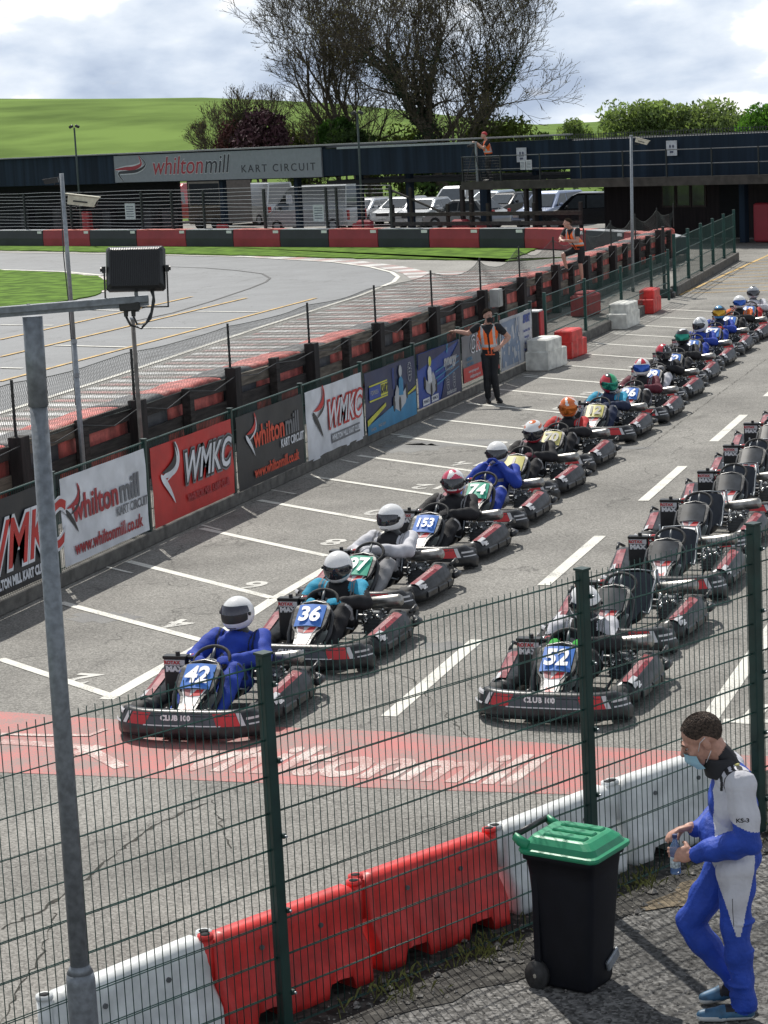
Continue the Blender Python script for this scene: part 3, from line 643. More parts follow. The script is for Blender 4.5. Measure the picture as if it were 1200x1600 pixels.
def wreath(t, x, y, s, m):
    b = MB()
    for sg in (-1, 1):
        for k in range(9):
            a = R(-70+17*k); c = (x+sg*math.cos(a)*s*.55, y+math.sin(a)*s); b.box((c[0], c[1], .014), (s*.10, s*.24, .003), Matrix.Rotation(sg*(a+.5), 3, 'Z'))
    for k in range(3): b.box((x, y+(k-1)*s*.35, .014), (s*.45, s*.13, .003))
    b.build('wreath_emblem', m, t)
def kart_picture(t, x, y, s, m1, m2, m3, flip=1):
    b = MB(); z0 = .013
    def el(cx, cy, rx, ry, z, n=14): b.prism([(x+flip*(cx+rx*math.cos(2*math.pi*i/n))*s, y+(cy+ry*math.sin(2*math.pi*i/n))*s) for i in range(n)], z, z+.002)
    b.mi = 0; b.prism([(x+flip*a*s, y+c*s) for a, c in ((-.5, -.22), (-.1, -.36), (.35, -.22), (.52, .02), (.42, .12), (.1, -.02), (-.2, .05), (-.48, .0))], z0, z0+.002)
    b.mi = 2
    for cx, cy in ((-.46, -.15), (-.05, -.2), (.46, .02)): el(cx, cy, .075, .17, z0+.003)
    b.mi = 1; b.prism([(x+flip*a*s, y+c*s) for a, c in ((-.12, .0), (.2, -.03), (.22, .3), (.08, .42), (-.08, .34))], z0+.004, z0+.006)
    b.mi = 0; el(.04, .52, .11, .13, z0+.007); b.prism([(x+flip*a*s, y+c*s) for a, c in ((-.42, -.1), (-.2, -.12), (-.08, .12), (-.22, .24), (-.36, .1))], z0+.005, z0+.006)
    b.build('kart_picture', [m1, m2, m3], t)
t = banner(34.18, 36.87, .13, 1.18, VG if False else VN, 'dark banner picturing a white kart with a yellow and blue name plate')
b = MB(); b.prism([(-1.33, -.51), (1.33, -.51), (1.33, -.10), (.4, -.14), (-1.33, -.36)], .010, .013); b.build('artwork', VC, t)
b = MB(); b.prism([(-1.33, -.36), (-.35, -.14), (-.35, -.08), (-1.33, -.26)], .0135, .016); b.prism([(.8, -.12), (1.33, -.05), (1.33, .0), (.8, -.09)], .0135, .016); b.build('artwork', VY, t)
b = MB(); b.box((-.70, .16, .012), (.95, .21, .003)); b.build('name_plate', VB, t); b = MB(); b.box((-.70, .285, .012), (.95, .025, .003)); b.box((-.70, .035, .012), (.95, .025, .003)); b.box((-.40, .16, .0145), (.36, .2, .002)); b.build('name_plate', VY, t)
LT(t, 'FORMULA', -.92, .16, .11, VS, sx=.8, z=.017); LT(t, 'KART', -.40, .16, .19, VK, sx=.8, z=.018, shear=.3, offset=.01)
b = MB(); [b.box((.08+.06*i, .27, .013), (.025, .36, .003)) for i in range(2)]; b.build('artwork', VB, t)
kart_picture(t, .45, -.05, .78, VS, VC, VK); wreath(t, 1.02, .28, .17, VS); LT(t, 'CHASSIS', -1.05, -.44, .07, VS); LT(t, 'RACE TEAM', -.6, -.42, .07, VS)
t = banner(37.03, 39.67, .2, 1.17, VB, 'blue banner picturing a kart with white script lettering')
b = MB(); b.prism([(.0, -.48), (1.3, -.48), (1.3, .48), (.45, .1)], .010, .013); b.build('artwork', VN, t); b = MB(); b.prism([(-1.3, .2), (1.3, .48), (-1.3, .48)], .010, .0125); b.build('artwork', VN, t)
for k in range(3):
    b = MB(); b.prism([(-.3, -.2+k*.12), (1.2, -.02+k*.1), (1.2, 0+k*.1), (-.3, -.17+k*.12)], .0135, .0145); b.build('artwork', VC, t)
kart_picture(t, -.62, -.08, .72, VS, VW, VK, -1); b = MB(); b.sphere((-.63, .29, .022), (.08, .09, .006)); b.build('artwork', VY, t)
LT(t, 'synergy', .62, .18, .27, VS, shear=.25, offset=.012, sx=.95); LT(t, 'S', .45, .40, .2, VC, shear=.3, offset=.012); LT(t, 'Driven by passion', .6, .02, .08, VS, sx=.9)
wreath(t, .45, -.22, .14, VS); wreath(t, .85, -.22, .14, VS); LT(t, 'tonykart.com', .65, -.41, .11, VS, offset=.004, shear=.2)
b = MB(); b.box((-.9, -.40, .013), (.42, .12, .003)); b.box((-.38, -.40, .013), (.42, .12, .003)); b.build('name_plate', VW, t); LT(t, 'MUNICH', -.9, -.40, .08, VN); LT(t, 'MUNICH', -.38, -.40, .08, VN)
t = banner(39.83, 42.38, .3, 1.19, VG, 'grey and red banner partly hidden behind the orange vested marshal')
b = MB(); b.prism([(-1.27, -.44), (1.27, -.44), (1.05, -.16), (-1.27, -.16)], .011, .013); b.build('artwork', VR, t)
for s, x, m_ in (('C', -.62, VS), ('R', -.26, VO), ('G', .12, VS)): LT(t, s, x, .22, .42, VW, offset=.03, shear=.2); LT(t, s, x, .22, .42, m_ if m_ != VS else VK, z=.020, offset=.004, shear=.2)
LT(t, 'KARTING', -.85, -.02, .10, VC, sx=.9); LT(t, 'RACE TEAM', -.8, -.12, .08, VC); LT(t, 'www.crgracing.co.uk', -.6, -.26, .08, VW); LT(t, 'sales@crgracing.co.uk', -.5, -.36, .08, VW); LT(t, 'UK CHAMPION 1', .55, -.24, .085, VW); LT(t, 'DEALERS, UK', .6, -.36, .085, VW)
t = banner(42.5, 45.0, .2, 1.24, VS, 'pale blue grey banner beside the red and black cube post')
b = MB(); b.box((-.45, 0, .010), (1.4, .9, .003)); b.build('artwork', cm('blue_grey', (.18, .24, .34)), t)
b = MB(); random.seed(5)
for k in range(26): x = random.uniform(-1.1, .2); b.box((x, random.uniform(-.4, .4), .014+.0002*k), (random.uniform(.03, .14), random.uniform(.06, .3), .002), Matrix.Rotation(random.uniform(-.5, .5), 3, 'Z'))
b.build('artwork', VS, t); LT(t, 'SPORT', .80, .36, .22, VB, shear=.2, offset=.012, sx=.85)
for k, s in enumerate(('Established 1987', 'Karting kit', 'Race hire', 'Team outfitters')): LT(t, s, .78, .12-.13*k, .08, VB)
# cube post, block barriers by the fence
def block_barrier(name, m, label, c, size, rz, step=True, cat='block', cap=None):
    t = thing(name, label, cat, (c[0], c[1], 0), rz, 'plastic water blocks along the fence'); L_, W_, H_ = size
    b = MB(); b.smooth = False; h = H_*.62
    rings = []
    for z_, ins in ((0, .02), (.02, 0), (h-.02, 0), (h, .025)):
        a, q = L_/2-ins, W_/2-ins; ring = []
        n = 7
        for i in range(n): 
            x = -a+2*a*i/(n-1); ring.append((x, -q+(.022 if i % 2 else 0), z_))
        for i in range(n): 
            x = a-2*a*i/(n-1); ring.append((x, q-(.022 if i % 2 else 0), z_))
        rings.append(ring)
    b.loft(rings, True, True); b.build('block_body', m, t)
    b = MB(); b.smooth = False; x0 = -L_/2+(.18 if step else .03)
    b.loft([[(x0+i, -W_/2*k, z_) for i, k in ((0, .8), (.04, .95), (L_-.3, .95), (L_-.26, .8))]+[(x0+i, W_/2*k, z_) for i, k in ((L_-.26, .8), (L_-.3, .95), (.04, .95), (0, .8))] for z_ in (h-.01, H_-.03)]+[[(x0+.03+i*.9, k*W_/2*.8, H_) for i, k in ((0, -.8), (.04, -.95), (L_-.3, -.95), (L_-.26, -.8), (L_-.26, .8), (L_-.3, .95), (.04, .95), (0, .8))]], True, True); b.build('block_top', m, t)
    b = MB(); b.cyl((L_/2-.1, 0, h), (L_/2-.1, 0, h+.03), .05, n=10); b.build('filler_cap', cap or BLK, t)
    return t
block_barrier('water_block', DIRTYW, 'large dirty white plastic block nearest the pale blue banner', (-11.62, 44.85), (1.15, .5, .66), R(84), False)
block_barrier('water_block', REDP, 'bright red plastic block right behind the large white block', (-11.62, 46.95), (1.1, .42, .62), R(86), False)
block_barrier('water_block', DIRTYW, 'white stepped plastic block farther along the fence kerb', (-11.85, 53.4), (1.35, .5, .62), R(88))
block_barrier('water_block', REDP, 'red stepped plastic block at the far end of the fence', (-12.0, 57.3), (1.2, .42, .62), R(92))
t = thing('water_block', 'red plastic block behind the fence below the leaning marshal', 'block', (-13.6, 56.8, 0), R(85)); 
b = MB(); b.box((0, 0, .28), (1.1, .5, .56), bev=.04); b.build('block_body', REDD, t); b = MB(); b.box((.0, 0, .58), (.7, .4, .1), bev=.03); b.build('block_top', REDD, t)
t = thing('cube_post', 'black and red square post with a white top beside the pale banner', 'post', (-12.15, 45.9, 0))
b = MB(); b.box((0, 0, .55), (.3, .34, 1.1), bev=.01); b.build('post_body', BLK, t); b = MB(); b.box((.155, .05, .55), (.06, .3, 1.1), bev=.01); b.build('red_face', REDD, t); b = MB(); b.box((0, 0, 1.115), (.34, .36, .03), bev=.005); b.build('cap', WHITE, t)
# ------------------------------------------------------------------ timber barrier with tyre blocks and netting
TX = -14.45
def tx(y): return TX - (.0 if y < 50 else (y-50)*.022)
tb = thing('timber_barrier', 'long dark timber barrier of posts and planks between grid and track', 'barrier', (0, 0, 0))
yp = [21.0+1.93*i for i in range(29)]
random.seed(11)
for i, y_ in enumerate(yp):
    thick = i % 2 == 1; wd = .26 if thick else .17; b = MB(); hh = (1.27 if thick else 1.2)+random.uniform(-.03, .03)
    b.box((tx(y_)+.02, y_, hh/2), (.2 if thick else .15, wd, hh), Matrix.Rotation(random.uniform(-.02, .02), 3, 'X'), bev=.008); b.build('timber_post', WOODP if thick else WOODD, tb)
for i in range(len(yp)-1):
    y0, y1 = yp[i], yp[i+1]
    for k, z_ in enumerate((.22, .62, 1.03)):
        b = MB(); m_ = WOODD if random.random() < .68 else WOODG; hh = random.uniform(.17, .24); dz = random.uniform(-.03, .03)
        a = Vector((tx(y0)-.09, y0, z_+dz)); c = Vector((tx(y1)-.09, y1, z_+dz+random.uniform(-.03, .03))); d = (c-a).normalized(); M3 = Mcols(Vector((d.y, -d.x, 0)).normalized(), d, Vector((0, 0, 1)), (0, 0, 0)).to_3x3()
        b.box((a+c)/2, (.05, (c-a).length-.01, hh), M3, bev=.004); b.build('plank', m_, tb)
b = MB()
for i in range(0, 60, 2): pass
b.box((tx(70)+.18, 69, .11), (.16, 17, .22), Matrix.Rotation(R(1.26), 3, 'Z'), bev=.01); b.build('kerb_board', CONC, tb)
# tyre blocks behind planks: alternate red and dark covers
RCOV = mat('red_cover', (.56, .14, .12), .62, var=.38, scale=4, bump=.3, bscale=10); DCOV = mat('dark_cover', (.085, .09, .10), .62, var=.3, scale=4, bump=.2, bscale=8)
y_ = 20.6; i = 0
while y_ < 76:
    red = i % 2 == 0; ln = 2.35 if red else 1.5
    t = thing('tyre_block', ('faded red' if red else 'dark grey')+' covered crash block behind the timber barrier', 'crash block', (tx(y_)-.16, y_+ln/2, 0), -.022 if y_ > 50 else 0, 'crash blocks behind the timber barrier')
    b = MB(); b.smooth = True; prof = [(0, .05), (0, 1.08), (-.02, 1.135), (-.06, 1.155), (-.2, 1.16), (-.5, 1.15), (-.72, 1.11), (-.78, 1.04), (-.80, .05)]; rings = []
    n = 10
    for k in range(n+1):
        u = -ln/2+.02+(ln-.04)*k/n; e_ = (1-min(1, (ln/2-abs(u))/.18)); rings.append([(x_-(.0), u, z_-.05*e_*e_*(z_ > .9)+.012*math.sin(u*5+i)*(z_ > .9)) for x_, z_ in prof])
    b.loft(rings, True, True); b.build('cover', RCOV if red else DCOV, t)
    y_ += ln; i += 1
# netting fence on top
NET = mat('net_cord', (.055, .065, .06), .7, var=.3); NP = mat('net_post', (.014, .018, .018), .5)
nf = thing('netting_fence', 'sagging dark chain netting on thin posts above the timber barrier', 'netting', (0, 0, 0))
npy = [y_ for i, y_ in enumerate(yp) if i % 2 == 1]
for y_ in npy+[76.3]: 
    b = MB(); b.cyl((tx(y_)-.02, y_, 1.2), (tx(y_)-.02, y_, 2.03), .022, n=8); b.build('net_post', NP, nf)
def net_h(y):
    for a, c in zip(npy, npy[1:]+[npy[-1]+4]):
        if a <= y <= c: u = (y-a)/(c-a); sag = .05 if y < 44 else (.30 if y > 50 else .05+.25*(y-44)/6); return 1.98-sag*4*u*(1-u)
    return 1.95
b = MB(); s_ = .075
def netpt(y, v): 
    x0 = tx(y)-.05+.03*math.sin(y*2.1+v*5)
    return Vector((x0, y, 1.12+(net_h(y)-1.12)*v))
yv = 21.
step = .056
while yv < 76:
    for sg in (-1, 1):
        pts = []
        for k in range(5): 
            v = k/4; pts.append(netpt(yv+sg*v*.42, v))
        b.tube(pts, .0025, 3, False)
    yv += step if yv < 55 else step*1.5
pts = [netpt(21+.5*k, 1.) for k in range(110)]; b.tube(pts, .006, 4, False); pts = [netpt(21+.5*k, .0) for k in range(110)]; b.tube(pts, .008, 4, False)
b.build('chain_netting', NET, nf)
b = MB(); pts = []
for k in range(28): y_ = 20.9+1.93*k; pts += [(tx(y_)+.1, y_, 1.14), (tx(y_)+.13, y_+.96, 1.03+.05*math.sin(k))]
b.smooth = True; b.tube(pts, .008, 6); o = b.build('cable', BLK); tag(o, 'black cable draped along the top of the timber barrier', 'cable')
t = thing('electric_box', 'grey metal electrical box mounted on a timber post', 'electrical box', (-14.2, 50.3, 1.05))
b = MB(); b.box((0, 0, 0), (.22, .36, .42), bev=.01); b.build('box', mat('box_grey', (.42, .43, .42), .5), t); b = MB(); b.box((.116, 0, 0), (.012, .3, .36), bev=.003); b.box((.125, .12, 0), (.01, .02, .05)); b.build('door', mat('box_grey2', (.36, .37, .36), .5), t)
# cctv pole, camera, thin pole
cpl = atx(113, 500, -14.15); CPX, CPY = cpl.x, cpl.y
t = thing('camera_pole', 'tall thin grey pole standing between the banner fence and timber barrier', 'pole', (CPX, CPY, 0))
b = MB(); b.smooth = True; b.cyl((0, 0, 0), (0, 0, 2.4), .038, n=12); b.cyl((0, 0, 2.4), (0, 0, 4.76), .030, n=12); b.build('pole', STEEL, t)
for zc in (2.38, 1.9): b = MB(); b.cyl((0, 0, zc), (0, 0, zc+.06), .044, n=12); b.build('pole_collar', STEEL, t)
b = MB(); b.smooth = True; b.tube([(-.04, 0, 4.4), (-.06, .0, 3.6), (-.05, .02, 3.0), (-.04, 0, 2.4), (-.045, 0, 1.5)], .008, 5); b.build('cable', BLK, t)
cx_ = (.947, .316)
def cctv(name, loc, m, label, s=1., yaw=0., pitch=-.18, arm=None):
    t = thing(name, label, 'security camera', loc, yaw); t.rotation_euler[1] = -pitch
    b = MB(); L_ = .40*s; w_, h_ = .075*s, .065*s
    b.loft([[(-L_/2, -w_, -h_), (-L_/2, w_, -h_), (-L_/2, w_, h_), (-L_/2, -w_, h_)], [(L_/2-.03*s, -w_, -h_), (L_/2-.03*s, w_, -h_), (L_/2+.02*s, w_, h_), (L_/2+.02*s, -w_, h_)]], True, True); b.build('camera_housing', m, t)
    b = MB(); b.box((0, 0, h_+.012*s), (L_+.08*s, 2*w_+.03*s, .014*s), bev=.004); b.build('sun_shield', m, t)
    b = MB(); b.box((L_/2-.01, 0, -.005), (.012, w_*1.4, h_*1.3)); b.cyl((L_/2-.02, 0, 0), (L_/2+.01*s, 0, 0), .03*s, n=10); b.build('lens', BLK, t)
    b = MB(); b.tube([(-.08*s, 0, -h_), (-.08*s, 0, -.12*s), (-.2*s, 0, -.13*s)], .012*s, 6); b.box((-.02*s, -w_-.004, -.01*s), (.2*s, .006, .02*s)); b.build('bracket', BLK, t)
    return t
CREAM = mat('cream_housing', (.58, .55, .44), .5, var=.12, scale=20)
p = atx(129, 314, CPX+.2); cctv('security_camera', p, CREAM, 'cream security camera on the tall pole above the timber barrier', 1., R(18), -.16)
p = atx(80, 283, CPX-.2); cctv('security_camera', p, BLK, 'small black security camera on the left of the tall pole', .5, R(200), -.1)
t = thing('thin_pole', 'thin rusty grey pole rising behind the banner fence under the floodlight', 'pole', (-12.7, 27.02, 0)); b = MB(); b.smooth = True; b.cyl((0, 0, 0), (0, 0, 2.8), .03, n=10); b.build('pole', mat('rusty_pole', (.17, .155, .14), .7, var=.3, scale=8, bump=.2), t); b = MB(); b.cyl((0, 0, 2.8), (0, 0, 2.83), .035, n=10); b.build('cap', STEEL, t)
p = aty(989, 455, 64.); t = thing('camera_pole', 'slim grey pole at the end of the plain mesh fence', 'pole', (p.x, 64, 0)); q = aty(986, 212, 64.); b = MB(); b.smooth = True; b.cyl((0, 0, 0), (q.x-p.x, 0, q.z), .05, .04, 10); b.build('pole', STEEL, t); b = MB(); b.cyl((q.x-p.x, 0, q.z-.02), (q.x-p.x, 0, q.z+.02), .05, n=8); b.build('cap', STEEL, t)
cctv('security_camera', aty(1003, 221, 63.8), CREAM, 'small cream security camera on the slim far pole', .95, R(10), -.3)
# ------------------------------------------------------------------ gate end fence on the right
gf = thing('mesh_fence', 'green mesh fence on a kerb standing beyond the yellow lines', 'fence', (-12.4, 62.2, 0))
b = MB(); b.box((-.2, 7.0, .14), (.22, 14, .28), Matrix.Rotation(R(2.4), 3, 'Z'), bev=.015); b.build('kerb', CONC, gf)
def gx(y): return .12-y*.045
for k in range(6): 
    y_ = k*2.75; b = MB(); b.box((gx(y_), y_, .9), (.09, .09, 1.7), bev=.006); b.build('fence_post', GREEN2, gf)
b = MB(); y_ = 0
while y_ < 13.8: b.tube([(gx(y_), y_, .2), (gx(y_), y_, 1.62)], .0022, 4); y_ += .06
for k in range(4): z_ = .35+.42*k; b.tube([(gx(0), 0, z_), (gx(13.8), 13.8, z_)], .014, 5)
b.build('mesh_panel', GREEN2, gf)
t = thing('gate_post', 'black gate post standing in a heavy rubber foot', 'post', (-12.48, 61.7, 0)); b = MB(); b.box((0, 0, 1.0), (.075, .075, 2.0), bev=.006); b.build('post', BLKM, t); b = MB(); b.box((0, 0, .08), (.6, .34, .16), bev=.03); b.box((0, 0, .2), (.42, .3, .1), bev=.02); b.build('rubber_foot', BLK, t)
for k in range(6): b = MB(); b.box((.05, 0, .4+.25*k), (.05, .04, .04), bev=.005); b.build('hinge', BLK, t)
# ------------------------------------------------------------------ far track barrier (blocks)
far_pts = [Vector(g(-30, 384)), Vector(g(300, 386)), Vector(g(750, 388)), Vector((-20.3, 84.6)), Vector((-17.2, 80.9)), Vector((-16.2, 78.3))]
FB = [far_pts[0]]
random.seed(2)
cuts_px = [68, 141, 214, 291, 365, 438, 514, 591, 671, 749, 820]
def on_line(px, A, B):
    r = ray(px, 380); # intersect ground track of ray with segment AB
    d = B-A; det = r[0]*(-d.y)+d.x*r[1]; t = (A.x*(-d.y)+d.x*A.y)/det; return Vector((r[0]*t, r[1]*t))
A_, B_ = far_pts[1], far_pts[2]
cuts = [on_line(px, A_, B_) for px in [-10]+cuts_px]
cuts += [Vector((-20.0, 83.9)), Vector((-18.0, 81.6)), Vector((-16.3, 79.2)), Vector((-15.4, 77.0))]
RB2 = mat('far_red_block', (.33, .03, .045), .55, var=.12, scale=1.5); KB2 = mat('far_black_block', (.018, .022, .03), .55, var=.2, scale=1.5)
for i in range(len(cuts)-1):
    a, c = cuts[i], cuts[i+1]; red = i % 2 == 1; d = (c-a); ln = d.length-.04; nb = Vector((-d.y, d.x)).normalized(); mid = (a+c)/2+nb*.35
    t = thing('track_block', ('red' if red else 'black')+' crash block in the row along the far side of the track', 'crash block', (mid.x, mid.y, 0), math.atan2(d.y, d.x), 'crash blocks along the far side of the track')
    b = MB(); b.loft([[(-ln/2, -.35, .02), (ln/2, -.35, .02), (ln/2, .35, .02), (-ln/2, .35, .02)], [(-ln/2, -.37, .4), (ln/2, -.37, .4), (ln/2, .35, .4), (-ln/2, .35, .4)], [(-ln/2, -.33, .78), (ln/2, -.33, .78), (ln/2, .35, .78), (-ln/2, .35, .78)]], True, True)
    b.build('cover', RB2 if red else KB2, t)
    b = MB(); b.box((0, 0, .80), (ln, .68, .03), bev=.008); b.build('top_edge', RCOV if red else mat('pale_top_edge', (.32, .34, .37), .6), t)
    b = MB(); b.box((ln/2-.25, -.36, .70), (.34, .02, .12)); b.build('maker_plate', WHITE, t)
    if i % 2 == 0: t['label'] = 'black crash block in the row along the far side of the track'
# ------------------------------------------------------------------ building: long raised terrace with dark cladding
B0 = Vector((-24, 90.6)); BD = Vector((.892, -.452)).normalized(); BN = Vector((-BD.y, BD.x))      # BN points away from the camera
def bw_(u, wv, z): p = B0+BD*u+BN*wv; return Vector((p.x, p.y, z))
def bu(px, py, off=0.):
    r = ray(px, py); o = B0+BN*off; t = (o.x*BN.x+o.y*BN.y)/(r[0]*BN.x+r[1]*BN.y)
    p = Vector((r[0]*t, r[1]*t)); return (p-o).dot(BD), H+r[2]*t
bld = thing('terrace_building', 'long low building with dark navy cladding raised on posts', 'building', (B0.x, B0.y, 0), math.atan2(BD.y, BD.x))
# local axes: X along the front, Y away from the camera, Z up
uL, uS0, uS1, uM, uR = -60, bu(181, 260)[0], bu(505, 260)[0], bu(890, 250)[0], 30
b = MB(); b.box(((uL+uS0)/2, .12, 3.68), (uS0-uL, .24, 1.46)); b.box(((uS0+uS1)/2, .16, 3.66), (uS1-uS0, .2, 1.40)); b.box(((uS1+uM)/2, .12, 3.63), (uM-uS1, .24, 1.22)); b.box(((uM+uR)/2, .12, 3.40), (uR-uM, .24, 1.56)); b.build('cladding', NAVY, bld)

b = MB(); b.box(((uL+uM)/2, .05, 4.43), (uM-uL, .5, .06)); b.build('roof_edge', mat('roof_edge_grey', (.22, .23, .24), .6), bld)
b = MB(); b.box(((uL+uS1)/2, 3.2, 4.33), (uS1-uL, 6, .12)); b.box(((uS1+uR)/2, 3.2, 4.1), (uR-uS1, 6, .12)); b.build('roof', mat('flat_roof', (.07, .075, .08), .85), bld)
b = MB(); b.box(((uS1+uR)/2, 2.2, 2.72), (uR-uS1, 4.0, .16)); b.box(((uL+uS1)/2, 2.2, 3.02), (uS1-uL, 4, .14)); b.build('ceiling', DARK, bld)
for px in (348, 465, 562, 640, 757, 838, 1160):
    u, _ = bu(px, 330, .5); b = MB(); b.box((u, .6, 1.5), (.42 if px == 757 else .26, .26, 3.0)); b.build('column', NAVY, bld)
    if px in (348, 562, 757): b = MB(); b.box((u, .42, .42), (.75, .2, .84), bev=.04); b.build('red_pad', REDD, bld)
u0 = bu(272, 320, 3.)[0]
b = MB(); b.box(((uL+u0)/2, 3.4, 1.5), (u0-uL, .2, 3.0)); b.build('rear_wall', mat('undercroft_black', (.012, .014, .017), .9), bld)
b = MB(); b.box(((uL+u0)/2, 1.2, .2), (u0-uL, 4, .05)); b.build('floor_slab', CONC, bld)
for px in (40, 90, 168, 232, 262): 
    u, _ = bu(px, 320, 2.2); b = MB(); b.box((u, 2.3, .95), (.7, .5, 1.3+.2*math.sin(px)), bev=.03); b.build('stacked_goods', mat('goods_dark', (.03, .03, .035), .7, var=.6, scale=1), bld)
u, _ = bu(135, 330, 1.2); b = MB(); b.box((u, 1.2, .75), (.65, .3, 1.5), bev=.05); b.build('red_pad', REDD, bld)
# right-hand timber frontage under the terrace
FR0 = bu(945, 340, 3.)[0]
DKW = mat('dark_wood_frontage', (.022, .016, .017), .8, var=.35, scale=2, stretch=(4, 1, .3))
b = MB(); b.box(((FR0+uR)/2, 3.1, 1.5), (uR-FR0, .2, 3.0)); b.build('frontage_wall', DKW, bld)
ua, ub = bu(1035, 315, 3.)[0], bu(1105, 315, 3.)[0]; n = 3
for k in range(n):
    uu = ua+(ub-ua)*(k+.5)/n; b = MB(); b.box((uu, 2.98, 1.75), ((ub-ua)/n-.03, .06, 1.0)); f = b.build('window_frame', mat('window_frame_dark', (.05, .035, .03), .6), bld)
    b = MB(); b.box((uu, 2.94, 1.75), ((ub-ua)/n-.18, .03, .84)); b.build('pane', mat('window_dim', (.05, .06, .06), .12, spec=.9), f)
u, _ = bu(1190, 350, .9); b = MB(); b.box((u+.1, .9, .75), (.75, .4, 1.5), bev=.06); b.build('red_pad', RB2, bld)
u, _ = bu(1140, 350, 2.9); b = MB(); b.box((u, 2.96, 1.1), (1.0, .06, 2.1)); b.build('door', DARK, bld)
# spiked rail on the terrace
b = MB(); ua = bu(800, 215)[0]; u = ua
while u < uR-4: b.box((u, .15, 4.30), (.022, .022, .30)); u += .135
b.box(((ua+uR-4)/2, .15, 4.22), (uR-4-ua, .03, .03)); b.box(((ua+uR-4)/2, .15, 4.40), (uR-4-ua, .02, .02)); b.build('spiked_rail', BLK, bld)
b = MB(); u = bu(845, 225)[0]; b.box((u+1.2, .2, 3.9), (.06, .06, .9)); b.build('rail_post', STEEL, bld)
# sign board
za, zb = 2.99, 4.33
sg = thing('sign_board', 'long pale grey sign board with red and dark circuit lettering on the cladding', 'sign', bw_((uS0+uS1)/2, -.06, (za+zb)/2)); sg.matrix_world = Mcols((BD.x, BD.y, 0), (0, 0, 1), (-BN.x, -BN.y, 0), bw_((uS0+uS1)/2, -.06, (za+zb)/2))
SW = uS1-uS0; SGM = mat('sign_grey', (.20, .225, .25), .5, var=.05); SRD = mat('sign_red', (.30, .02, .035), .5); SDK = mat('sign_dark', (.018, .02, .03), .5); SWH = mat('sign_outline', (.5, .53, .56), .5)
b = MB(); b.box((0, 0, 0), (SW, zb-za, .10), bev=.01); b.build('board', SGM, sg)
def ST(s, x, y, size, m, z=.06, **k): return text(s, size, m, sg, T((x, y, z)), **k)
k = SW/16.4
for off, m1, m2, z in ((.03, SWH, SWH, .056), (.006, SRD, SDK, .064)):
    ST('whilton', -.75*k, .05, 1.24, m1, z, align='RIGHT', shear=.22, offset=off, sx=1.12*k); ST('mill', -.7*k, .05, 1.24, m2, z, align='LEFT', shear=.22, offset=off, sx=1.12*k)
ST('KART CIRCUIT', 5.0*k, -.20, .50, SDK, .06, space=1.35, sx=1.3*k)
def ribbon(t, pts, wd, m, z, n=24):
    o = []; P = [Vector(p) for p in pts]; C = []
    for i in range(len(P)-1):
        p0 = P[max(i-1, 0)]; p1 = P[i]; p2 = P[i+1]; p3 = P[min(i+2, len(P)-1)]
        for j in range(6):
            u = j/6; C.append(.5*((2*p1)+(-p0+p2)*u+(2*p0-5*p1+4*p2-p3)*u*u+(-p0+3*p1-3*p2+p3)*u**3))
    C.append(P[-1]); b = MB(); vs = []
    for i, c in enumerate(C):
        d = (C[min(i+1, len(C)-1)]-C[max(i-1, 0)]).normalized(); nn = Vector((-d.y, d.x)); q = i/(len(C)-1); w_ = wd*(.25+.75*math.sin(math.pi*min(q*1.05, 1)))
        vs += [(c.x+nn.x*w_, c.y+nn.y*w_, z), (c.x-nn.x*w_, c.y-nn.y*w_, z)]
    b.add(vs, [(2*i, 2*i+1, 2*i+3, 2*i+2) for i in range(len(C)-1)]); b.build('logo', m, t)
x0 = -SW/2
for wd, z, a, c in ((.13, .057, SWH, SWH), (.075, .066, SRD, SDK)):
    ribbon(sg, [(x0+.1, -.02), (x0+.9, .02), (x0+1.6, .03), (x0+2.2, .22), (x0+2.05, .62)], wd*1.3, a, z)
    ribbon(sg, [(x0+.75, -.64), (x0+.35, -.22), (x0+.9, -.16), (x0+1.9, -.10), (x0+2.55, .2), (x0+2.1, .64)], wd, c, z+.003)
# walkway with handrail in front of the terrace (right half)
wk = thing('raised_walkway', 'raised timber walkway with a thin handrail in front of the navy cladding', 'walkway', (B0.x, B0.y, 0), math.atan2(BD.y, BD.x))
u0, u1 = bu(722, 280, -1.5)[0], bu(1260, 270, -1.5)[0]
DKT = mat('walkway_timber', (.05, .045, .04), .85, var=.3, scale=3)
b = MB(); b.box(((u0+u1)/2, -.78, 2.58), (u1-u0, 1.5, .10)); b.build('deck', DKT, wk); b = MB(); b.box(((u0+u1)/2, -1.56, 2.50), (u1-u0, .06, .34)); b.build('edge_beam', DKT, wk)
for k in range(9):
    u = u0+(u1-u0)*k/8.; b = MB(); b.box((u+.05, -1.5, 3.15), (.05, .05, 1.15)); b.build('handrail_post', NP, wk)
for z_ in (3.70, 3.15): b = MB(); b.tube([(u0, -1.5, z_), (u1, -1.5, z_)], .022, 6); b.build('handrail', mat('handrail_grey', (.13, .14, .15), .5, .3), wk)
b = MB()
u = u0
while u < u0+2.2: b.tube([(u, -1.5, 2.62), (u, -1.5, 3.7)], .006, 4); u += .12
for k in range(9): b.tube([(u0, -1.5, 2.7+.115*k), (u0+2.2, -1.5, 2.7+.115*k)], .005, 4)
b.build('wire_infill', NP, wk)
for px in (722, 736, 822, 836): u = bu(px, 300, -1.4)[0]; b = MB(); b.box((u, -1.4, 1.25), (.16, .16, 2.5)); b.build('support_post', WOODP, wk)
b = MB(); u = bu(748, 240, -1.2)[0]; b.box((u, -1.35, 3.35), (.09, .06, 1.75)); b.box((u-4.2, -1.35, 4.28), (8.5, .07, .09)); b.build('steel_frame', STEEL, wk)
